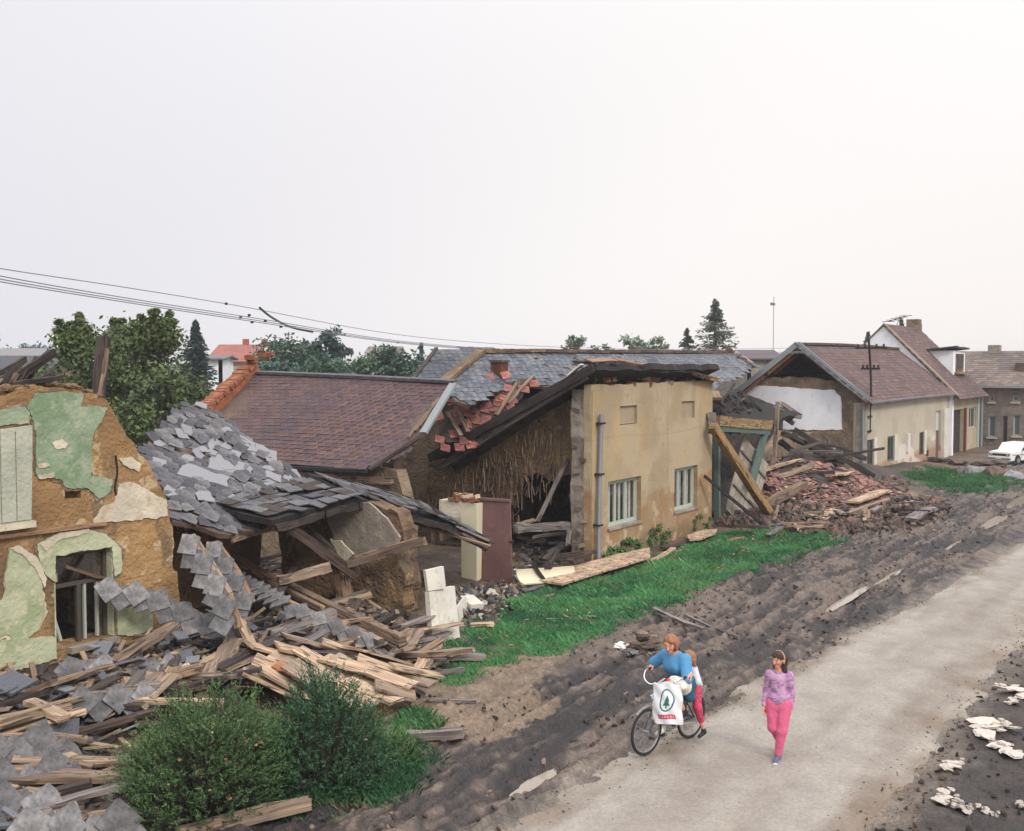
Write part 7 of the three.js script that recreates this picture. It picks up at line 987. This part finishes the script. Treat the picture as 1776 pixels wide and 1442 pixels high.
// ---------------------------------------------------------------- bicycle
const bikeR = ph(1198, 1281, 0.03), bikeF = ph(1121, 1311, 0.03), bdir = nrm(dW(sub([bikeF[0], 0, bikeF[2]], [bikeR[0], 0, bikeR[2]]))), WB = Math.hypot(bikeF[0] - bikeR[0], bikeF[2] - bikeR[2]);
{
  const t = thing('bicycle', 'old dark bicycle with chrome swept handlebars ridden along the edge of the road', 'bicycle', [bikeR[0], 0.035, bikeR[2]]); t.rotation.y = Math.atan2(-bdir[2], bdir[0]);
  const r = 0.33, dk = std({ color: C(52, 54, 62), roughness: 0.5, metalness: 0.2 }), f0 = [WB, r, 0], bb = [0.43, 0.29, 0], st = [0.25, 0.76, 0], h1 = [WB - 0.24, 0.82, 0], h2 = [WB - 0.2, 0.64, 0], T = (a, b, q) => tubeGeo([a, lerp3(a, b, 0.5), b], q, 2, 10);
  lpart('frame', [T(bb, st, 0.017), T(bb, h2, 0.019), T([0.27, 0.7, 0], h1, 0.017), T(h1, h2, 0.021), T(bb, [0, r, 0.06], 0.011), T(bb, [0, r, -0.06], 0.011), T(st, [0, r, 0.06], 0.01), T(st, [0, r, -0.06], 0.01)], dk, t);
  lpart('fork', [T(h2, add(h2, [0.03, -0.08, 0]), 0.018), T(add(h2, [0.03, -0.08, 0.045]), [WB, r, 0.05], 0.012), T(add(h2, [0.03, -0.08, -0.045]), [WB, r, -0.05], 0.012)], dk, t);
  for (const x of [0, WB]) { const w = lpart('wheel', new THREE.CylinderGeometry(0.024, 0.024, 0.1, 12).rotateX(Math.PI / 2), M.zinc, t, [x, r, 0]); lpart('tyre', new THREE.TorusGeometry(r - 0.022, 0.022, 10, 48), M.rubber, w); lpart('rim', new THREE.TorusGeometry(r - 0.05, 0.012, 8, 48), M.zinc, w); for (let i = 0; i < 22; i++) { const a = i / 22 * 6.283; lpart('spoke', T([0, 0, (i % 2 ? 1 : -1) * 0.03], [Math.cos(a) * (r - 0.05), Math.sin(a) * (r - 0.05), 0], 0.0016), M.zinc, w); } const mg = new THREE.TorusGeometry(r + 0.03, 0.016, 6, 24, x ? 2.0 : 2.5); mg.rotateZ(x ? 0.9 : 0.5); mg.scale(1, 1, 1.6); lpart('mudguard', mg, M.slate[2], t, [x, r, 0]); }
  const hb = [WB - 0.26, 0.96, 0], hz = s => [hb, [WB - 0.2, 0.95, s * 0.12], [WB - 0.22, 1.0, s * 0.22], [WB - 0.34, 1.07, s * 0.3], [WB - 0.46, 1.08, s * 0.32]];
  lpart('handlebar', [tubeGeo(hz(1), 0.0125, 24, 8), tubeGeo(hz(-1), 0.0125, 24, 8), T(h1, hb, 0.014)], M.chrome, t); for (const s of [1, -1]) lpart('grip', T([WB - 0.42, 1.08, s * 0.318], [WB - 0.53, 1.08, s * 0.325], 0.018), M.rubber, t);
  lpart('saddle', blob([bone([0.1, 0.87, -0.06], 0.045, [0.1, 0.87, 0.06], 0.045), bone([0.12, 0.875, 0], 0.05, [0.34, 0.88, 0], 0.026)], 0.01, 0.03), M.rubber, t); lpart('seat_post', T(st, [0.2, 0.86, 0], 0.014), M.zinc, t);
  lpart('rack', [T([0.1, 0.72, 0.06], [-0.3, 0.72, 0.06], 0.007), T([0.1, 0.72, -0.06], [-0.3, 0.72, -0.06], 0.007), T([-0.3, 0.72, 0.06], [-0.3, 0.72, -0.06], 0.007), T([-0.1, 0.72, -0.06], [-0.1, 0.72, 0.06], 0.007), T([-0.28, 0.72, 0.06], [0, r, 0.07], 0.006), T([-0.28, 0.72, -0.06], [0, r, -0.07], 0.006)], M.zinc, t);
  lpart('chainring', new THREE.TorusGeometry(0.085, 0.008, 6, 30), M.zinc, t, [0.43, 0.29, 0.05]); lpart('crank', [T([0.43, 0.29, 0.07], [0.5, 0.14, 0.08], 0.009), T([0.43, 0.29, -0.07], [0.36, 0.44, -0.08], 0.009)], M.zinc, t); lpart('pedal', new THREE.BoxGeometry(0.1, 0.02, 0.09), M.rubber, t, [0.5, 0.135, 0.13]); lpart('pedal', new THREE.BoxGeometry(0.1, 0.02, 0.09), M.rubber, t, [0.36, 0.445, -0.13]);
  lpart('chain', [T([0.43, 0.375, 0.05], [0, r + 0.035, 0.05], 0.005), T([0.43, 0.205, 0.05], [0, r - 0.035, 0.05], 0.005)], M.iron, t);
  lpart('headlamp', new THREE.CylinderGeometry(0.045, 0.03, 0.08, 14).rotateZ(Math.PI / 2), M.chrome, t, [WB - 0.12, 0.8, 0]);
}
// ---------------------------------------------------------------- woman on the bicycle: x forward, z to her right
const bikeBase = [bikeR[0], 0.035, bikeR[2]];
{
  const t = facing(bikeBase, bdir, 'woman in a bright blue top and teal skirt riding the bicycle, short reddish-brown hair');
  const pel = [0.2, 0.93, 0], ch = [0.36, 1.2, 0], nk = [0.42, 1.36, 0], hc = [0.5, 1.475, 0], look = [0.9, -0.3, -0.28];
  const shR = [0.38, 1.27, 0.185], shL = [0.38, 1.27, -0.185], elR = [0.44, 1.12, 0.36], wrR = [WB - 0.55, 1.1, 0.37], elL = [0.5, 1.03, -0.3], wrL = [WB - 0.56, 1.06, -0.28];
  const hipR = [0.24, 0.9, 0.1], hipL = [0.24, 0.9, -0.1], knR = [0.62, 0.68, 0.13], anR = [0.48, 0.26, 0.13], knL = [0.64, 0.82, -0.15], anL = [0.36, 0.54, -0.14];
  const gripR = [WB - 0.475, 1.08, 0.322], gripL = [WB - 0.475, 1.08, -0.322];
  const torso = e => [bone([0.2, 0.93, -0.07], 0.125 + e, [0.2, 0.93, 0.07], 0.125 + e), bone(pel, 0.13 + e, [0.27, 1.06, 0], 0.125 + e), bone([0.27, 1.06, 0], 0.125 + e, ch, 0.135 + e), bone([0.37, 1.24, -0.12], 0.08 + e, [0.37, 1.24, 0.12], 0.08 + e), bone([0.43, 1.14, -0.07], 0.07 + e, [0.43, 1.14, 0.07], 0.07 + e), bone([0.39, 1.28, 0], 0.08 + e, nk, 0.055 + e * 0.3)];
  const wR = add(gripR, [-0.085, 0.035, 0.025]), wL = add(gripL, [-0.085, 0.035, -0.02]);
  const arm = (s, el, w, e) => [bone(s, 0.062 + e, el, 0.05 + e), bone(el, 0.048 + e, w, 0.029 + e)], leg = (h, k, a, e) => [bone(h, 0.105 + e, k, 0.066 + e), bone(k, 0.064 + e, a, 0.038 + e)];
  bodyMesh(t, [...torso(0), ...arm(shR, elR, wR, 0), ...arm(shL, elL, wL, 0), ...leg(hipR, knR, anR, 0), ...leg(hipL, knL, anL, 0), bone(nk, 0.052, lerp3(nk, hc, 0.6), 0.05)], [headBones(hc, look, 1.05, nk), handBones(wR, sub(gripR, wR), [0, -1, 0], -1, 1.25), handBones(wL, sub(gripL, wL), [0, -1, 0], 1, 1.25)]);
  face(t, hc, look, 1.05);
  const blue = cloth(84, 146, 192, { sd: 31, c2: [62, 116, 168] });
  lpart('blue_top', RUF(0.014,12,8, [...torso(0.022).slice(1, -1), bone([0.385, 1.26, 0], 0.085, [0.395, 1.29, 0], 0.075), bone([0.2, 0.93, -0.03], 0.14, [0.2, 0.93, 0.03], 0.14), ...[[shR, elR], [shL, elL]].map(([s, e]) => bone(s, 0.088, lerp3(s, e, 0.98), 0.076))], 0.011, 0.045), blue, t);
  lpart('neckline', new THREE.TorusGeometry(0.074, 0.009, 8, 24).rotateX(Math.PI / 2).rotateZ(-0.6).translate(0.415, 1.322, 0), blue, t);
  lpart('skirt', RUF(0.014,14,6, [bone([0.2, 0.88, -0.08], 0.135, [0.2, 0.88, 0.08], 0.135), bone(hipR, 0.125, lerp3(hipR, knR, 0.85), 0.098), bone(hipL, 0.125, lerp3(hipL, knL, 0.85), 0.098), bone([0.22, 0.86, -0.1], 0.1, [0.22, 0.7, -0.13], 0.09), bone([0.22, 0.86, 0.1], 0.1, [0.22, 0.72, 0.13], 0.09), bone(lerp3(hipR, knR, 0.5), 0.08, lerp3(hipL, knL, 0.5), 0.08)], 0.012, 0.05), cloth(44, 96, 118, { sd: 33, c2: [30, 70, 94] }), t);
  const hair = std({ color: C(150, 102, 74), roughness: 0.6, bumpMap: rep(bumpT, 6), bumpScale: 0.008 }), f = nrm(look);
  lpart('hair', RUF(0.018,70,12, [bone(add(hc, [-0.01, 0.055, 0]), 0.1, add(hc, [-0.045, 0.03, 0]), 0.106), bone(add(hc, [-0.05, 0.0, 0]), 0.095, add(hc, [-0.06, -0.05, 0]), 0.075), bone(add(hc, add(mul(f, 0.05), [0, 0.09, 0.05])), 0.03, add(hc, add(mul(f, 0.06), [0, 0.08, -0.05])), 0.032), bone(add(hc, [0.005, 0.04, 0.08]), 0.036, add(hc, [-0.02, -0.05, 0.082]), 0.026), bone(add(hc, [-0.005, 0.04, -0.08]), 0.036, add(hc, [-0.03, -0.05, -0.082]), 0.026)], 0.008, 0.022), hair, t);
  for (const [a, k] of [[anR, 0], [anL, 1]]) { lpart('sock', blob([bone(add(a, [0, 0.09, 0]), 0.047, a, 0.043)], 0.009, 0.02), k ? M.iron : M.whitePaint, t); lpart('shoe', blob([bone(add(a, [-0.04, -0.055, 0]), 0.04, add(a, [0.15, -0.09, 0]), 0.032), bone(a, 0.042, add(a, [-0.01, -0.04, 0]), 0.044)], 0.009, 0.02), k ? M.iron : M.whitePaint, t); }
}
// ---------------------------------------------------------------- child on the rack
{
  const t = facing(add(bikeBase, toLdir(mul(bdir, 0.1))), bdir, 'small child in a white top and pink leggings sitting on the rack behind the woman');
  const pel = [-0.1, 0.8, 0.02], ch = [-0.02, 1.0, 0.02], nk = [0.0, 1.1, 0.0], hc = [0.02, 1.2, -0.05], look = [0.75, -0.1, -0.5], shR = [-0.02, 1.06, 0.13], shL = [-0.02, 1.06, -0.11], elL = [0.03, 0.9, -0.22], wrL = [0.14, 0.92, -0.17], elR = [0.02, 0.92, 0.19], wrR = [0.12, 0.92, 0.15], hipL = [-0.1, 0.78, -0.08], hipR = [-0.1, 0.78, 0.08], knL = [0.02, 0.52, -0.21], anL = [-0.07, 0.2, -0.25], knR = [0.03, 0.54, 0.2], anR = [-0.06, 0.26, 0.22];
  const torso = e => [bone([-0.13, 0.8, -0.04], 0.095 + e, [-0.13, 0.8, 0.04], 0.095 + e), bone(pel, 0.095 + e, ch, 0.095 + e), bone([-0.025, 1.03, -0.07], 0.06 + e, [-0.025, 1.03, 0.09], 0.06 + e), bone(ch, 0.07 + e, nk, 0.045 + e * 0.3)], arm = (s, el, w, e) => [bone(s, 0.04 + e, el, 0.034 + e), bone(el, 0.033 + e, w, 0.024 + e)], leg = (h, k, a, e) => [bone(h, 0.07 + e, k, 0.05 + e), bone(k, 0.047 + e, a, 0.03 + e)];
  bodyMesh(t, [...torso(0), ...arm(shL, elL, wrL, 0), ...arm(shR, elR, wrR, 0), ...leg(hipL, knL, anL, 0), ...leg(hipR, knR, anR, 0), bone(nk, 0.04, lerp3(nk, hc, 0.6), 0.04)], [headBones(hc, look, 0.93, nk), handBones(wrL, [1, 0, 0.3], [0, 0, 1], 1, 0.7, 0.75), handBones(wrR, [1, 0, -0.3], [0, 0, -1], -1, 0.7, 0.75)]); face(t, hc, look, 0.93);
  lpart('white_top', RUF(0.009,16,10, [...torso(0.018), ...[[shL, elL], [shR, elR]].map(([s, e]) => bone(s, 0.058, e, 0.056))], 0.01, 0.03), cloth(206, 206, 212, { sd: 41, c2: [170, 174, 186] }), t);
  lpart('leggings', RUF(0.006,18,10, [bone([-0.13, 0.78, -0.04], 0.105, [-0.13, 0.78, 0.04], 0.105), ...[[hipL, knL, anL], [hipR, knR, anR]].flatMap(([h, k, a]) => [bone(h, 0.085, k, 0.062), bone(k, 0.06, lerp3(k, a, 0.55), 0.05)])], 0.01, 0.025), cloth(206, 70, 96, { sd: 43, c2: [128, 44, 88], pat: (x, y) => 0.6 * ss(0.55, 0.65, fbm(x * 8, y * 8, 45, 2, 8)) }), t);
  lpart('hair', RUF(0.018,70,12, [bone(add(hc, [-0.01, 0.05, 0]), 0.088, add(hc, [-0.045, 0.02, 0.02]), 0.092), bone(add(hc, [-0.05, 0, 0.01]), 0.08, add(hc, [-0.06, -0.1, 0.01]), 0.06), bone(add(hc, [0.0, 0.0, -0.075]), 0.028, add(hc, [-0.03, -0.1, -0.075]), 0.022)], 0.008, 0.02), std({ color: C(146, 104, 72), roughness: 0.6 }), t);
  for (const a of [anL, anR]) lpart('shoe', blob([bone(add(a, [-0.03, -0.05, 0]), 0.032, add(a, [0.1, -0.085, 0]), 0.027), bone(a, 0.034, add(a, [0, -0.04, 0]), 0.034)], 0.009, 0.02), M.iron, t);
}
// ---------------------------------------------------------------- carrier bags
{
  const N = 256, cv = document.createElement('canvas'); cv.width = N; cv.height = 320; const c = cv.getContext('2d'); c.fillStyle = '#e4e6ea'; c.fillRect(0, 0, N, 320);
  c.strokeStyle = '#2f6a72'; c.lineWidth = 12; c.beginPath(); c.ellipse(128, 132, 58, 80, 0, 0, Math.PI * 2); c.stroke(); c.fillStyle = '#2f7068'; c.beginPath(); c.moveTo(128, 92); c.lineTo(152, 150); c.lineTo(140, 148); c.lineTo(160, 172); c.lineTo(96, 172); c.lineTo(116, 148); c.lineTo(104, 150); c.closePath(); c.fill(); c.fillRect(122, 172, 12, 18);
  c.fillStyle = '#c2485c'; c.fillRect(52, 240, 152, 38); c.fillStyle = '#dfa0aa'; for (let i = 0; i < 6; i++) c.fillRect(64 + i * 23, 250, 9 + (i * 5) % 7, 18);
  const tx = new THREE.CanvasTexture(cv); tx.colorSpace = THREE.SRGBColorSpace;
  const g = new THREE.BoxGeometry(0.42, 0.54, 0.14, 14, 18, 6), p = g.attributes.position; for (let i = 0; i < p.count; i++) { const x = p.getX(i), y = p.getY(i), z = p.getZ(i), a = x / 0.21, b = y / 0.27, bulge = (1 - a * a * 0.9) * (0.55 + 0.45 * (1 - Math.max(0, b))); p.setXYZ(i, x * (1 - 0.1 * Math.max(0, b)) + 0.012 * Math.sin(y * 20), y + 0.018 * Math.sin(x * 17 + 1) - 0.03 * (1 - Math.abs(a)) * (b < 0 ? 1 : 0), z * (0.25 + bulge) + 0.01 * Math.sin(x * 31 + y * 23)); } g.computeVertexNormals();
  const t = thing('carrier_bag', 'white carrier bag with a green oval tree emblem and red band on the handlebar', 'bag', bikeBase); t.rotation.y = Math.atan2(-bdir[2], bdir[0]);
  const ctr = [WB - 0.22, 0.75, -0.2], wc = toL([0, 0, 0]), plainBag = std({ color: C(222, 224, 228), roughness: 0.45, bumpMap: rep(bumpT, 2), bumpScale: 0.01 }), m = lpart('bag_body', g, [plainBag, plainBag, plainBag, plainBag, std({ map: tx, roughness: 0.45 }), plainBag], t, ctr);
  const yaw = Math.atan2(1, -0.62); m.rotation.y = Math.PI / 2 + 0.45;   // its printed side looks ahead and to the left of the bicycle
  for (const s of [-0.1, 0.1]) lpart('handle', tubeGeo([[s - 0.05, 0.25, 0], [s * 0.4, 0.34, 0.01], [s + 0.05 * Math.sign(s), 0.25, 0.0]], 0.012, 14, 6), M.whitePaint, m);
  const b2 = thing('carrier_bag', 'second white bag with a red corner lying bunched on the left of the handlebar', 'bag', bikeBase); b2.rotation.y = t.rotation.y; const lump = blob([bone([0.62, 0.98, -0.2], 0.1, [0.5, 0.92, -0.24], 0.12), bone([0.68, 1.02, -0.18], 0.06, [0.6, 0.96, -0.3], 0.08)], 0.012, 0.05), lp = lump.attributes.position; for (let i = 0; i < lp.count; i++) { const k = 1 + 0.0 * i, n = fbm(lp.getX(i) * 14, lp.getY(i) * 14 + lp.getZ(i) * 9, 191, 3) - 0.5; lp.setXYZ(i, lp.getX(i) + 0.05 * n, lp.getY(i) + 0.05 * n, lp.getZ(i) - 0.04 * n); } lump.computeVertexNormals(); lpart('bag_body', lump, M.whitePaint, b2); lpart('red_corner', blob([bone([0.73, 1.03, -0.16], 0.04, [0.7, 0.94, -0.18], 0.045)], 0.01, 0.02), std({ color: C(206, 60, 52), roughness: 0.5 }), b2);
}
// ---------------------------------------------------------------- white car by the far houses
{
  const a = gp(1736, 808), t = thing('parked_car', 'white boxy saloon car parked by the grass at the right edge of the picture', 'car', [a[0], a[1], a[2]]); t.scale.setScalar(0.82); const hd = nrm([-0.82, 0, 0.57]); t.rotation.y = Math.atan2(-hd[2], hd[0]);
  const white = std({ color: C(226, 224, 222), roughness: 0.3 }), prof = [[0.2, 0.32], [0.16, 0.55], [0.1, 0.82], [-0.95, 0.9], [-1.45, 1.36], [-2.75, 1.4], [-3.3, 0.95], [-4.0, 0.88], [-4.05, 0.35]].reverse();
  const bg = new THREE.ExtrudeGeometry(shapeOf(prof), { depth: 1.5, bevelEnabled: true, bevelSize: 0.05, bevelThickness: 0.06, bevelSegments: 2 }); bg.translate(0, 0, -0.75); lpart('body', bg, white, t);
  const gl = (pts) => { const g = new THREE.ExtrudeGeometry(shapeOf(pts), { depth: 1.655, bevelEnabled: false }); g.translate(0, 0, -0.8275); return g; }; lpart('car_window', [gl([[-1.12, 0.95], [-1.95, 0.95], [-1.95, 1.3], [-1.5, 1.3]].reverse()), gl([[-2.02, 0.95], [-3.05, 0.95], [-2.72, 1.31], [-2.02, 1.31]].reverse())], M.darkGlass, t);
  const ws = new THREE.BoxGeometry(0.02, 0.6, 1.3); ws.rotateZ(0.83); lpart('windscreen', ws, std({ color: C(86, 98, 112), roughness: 0.15 }), t, [-1.21, 1.155, 0]);
  lpart('grille', new THREE.BoxGeometry(0.06, 0.2, 1.46), M.iron, t, [0.17, 0.66, 0]); lpart('bumper', new THREE.BoxGeometry(0.1, 0.12, 1.66), M.zinc, t, [0.25, 0.43, 0]); for (const s of [-1, 1]) { const h = lpart('headlamp', new THREE.CylinderGeometry(0.1, 0.1, 0.06, 16).rotateZ(Math.PI / 2), M.chrome, t, [0.19, 0.67, s * 0.58]); }
  lpart('number_plate', new THREE.BoxGeometry(0.02, 0.1, 0.4), M.whitePaint, t, [0.31, 0.43, 0]); lpart('trim', [new THREE.BoxGeometry(3.9, 0.03, 1.66).translate(-1.95, 0.68, 0)], M.iron, t); lpart('door_gap', [-1.15, -2.0, -2.9].map(x => new THREE.BoxGeometry(0.014, 0.5, 1.656).translate(x, 0.68, 0)), M.iron, t); lpart('mirror', new THREE.BoxGeometry(0.08, 0.1, 0.16), M.iron, t, [-1.15, 0.98, 0.86]); lpart('wheel_arch', [-0.65, -3.15].flatMap(x => [-1, 1].map(q => new THREE.CylinderGeometry(0.36, 0.36, 0.02, 20).rotateX(Math.PI / 2).translate(x, 0.32, q * 0.815))), M.iron, t);
  for (const x of [-0.65, -3.15]) for (const s of [-1, 1]) { const w = lpart('wheel', new THREE.CylinderGeometry(0.3, 0.3, 0.18, 20).rotateX(Math.PI / 2), M.rubber, t, [x, 0.3, s * 0.77]); lpart('hub_cap', new THREE.CylinderGeometry(0.16, 0.16, 0.02, 16).rotateX(Math.PI / 2), M.zinc, w, [0, 0, s * 0.1]); }
}
renderer.render(scene, camera);
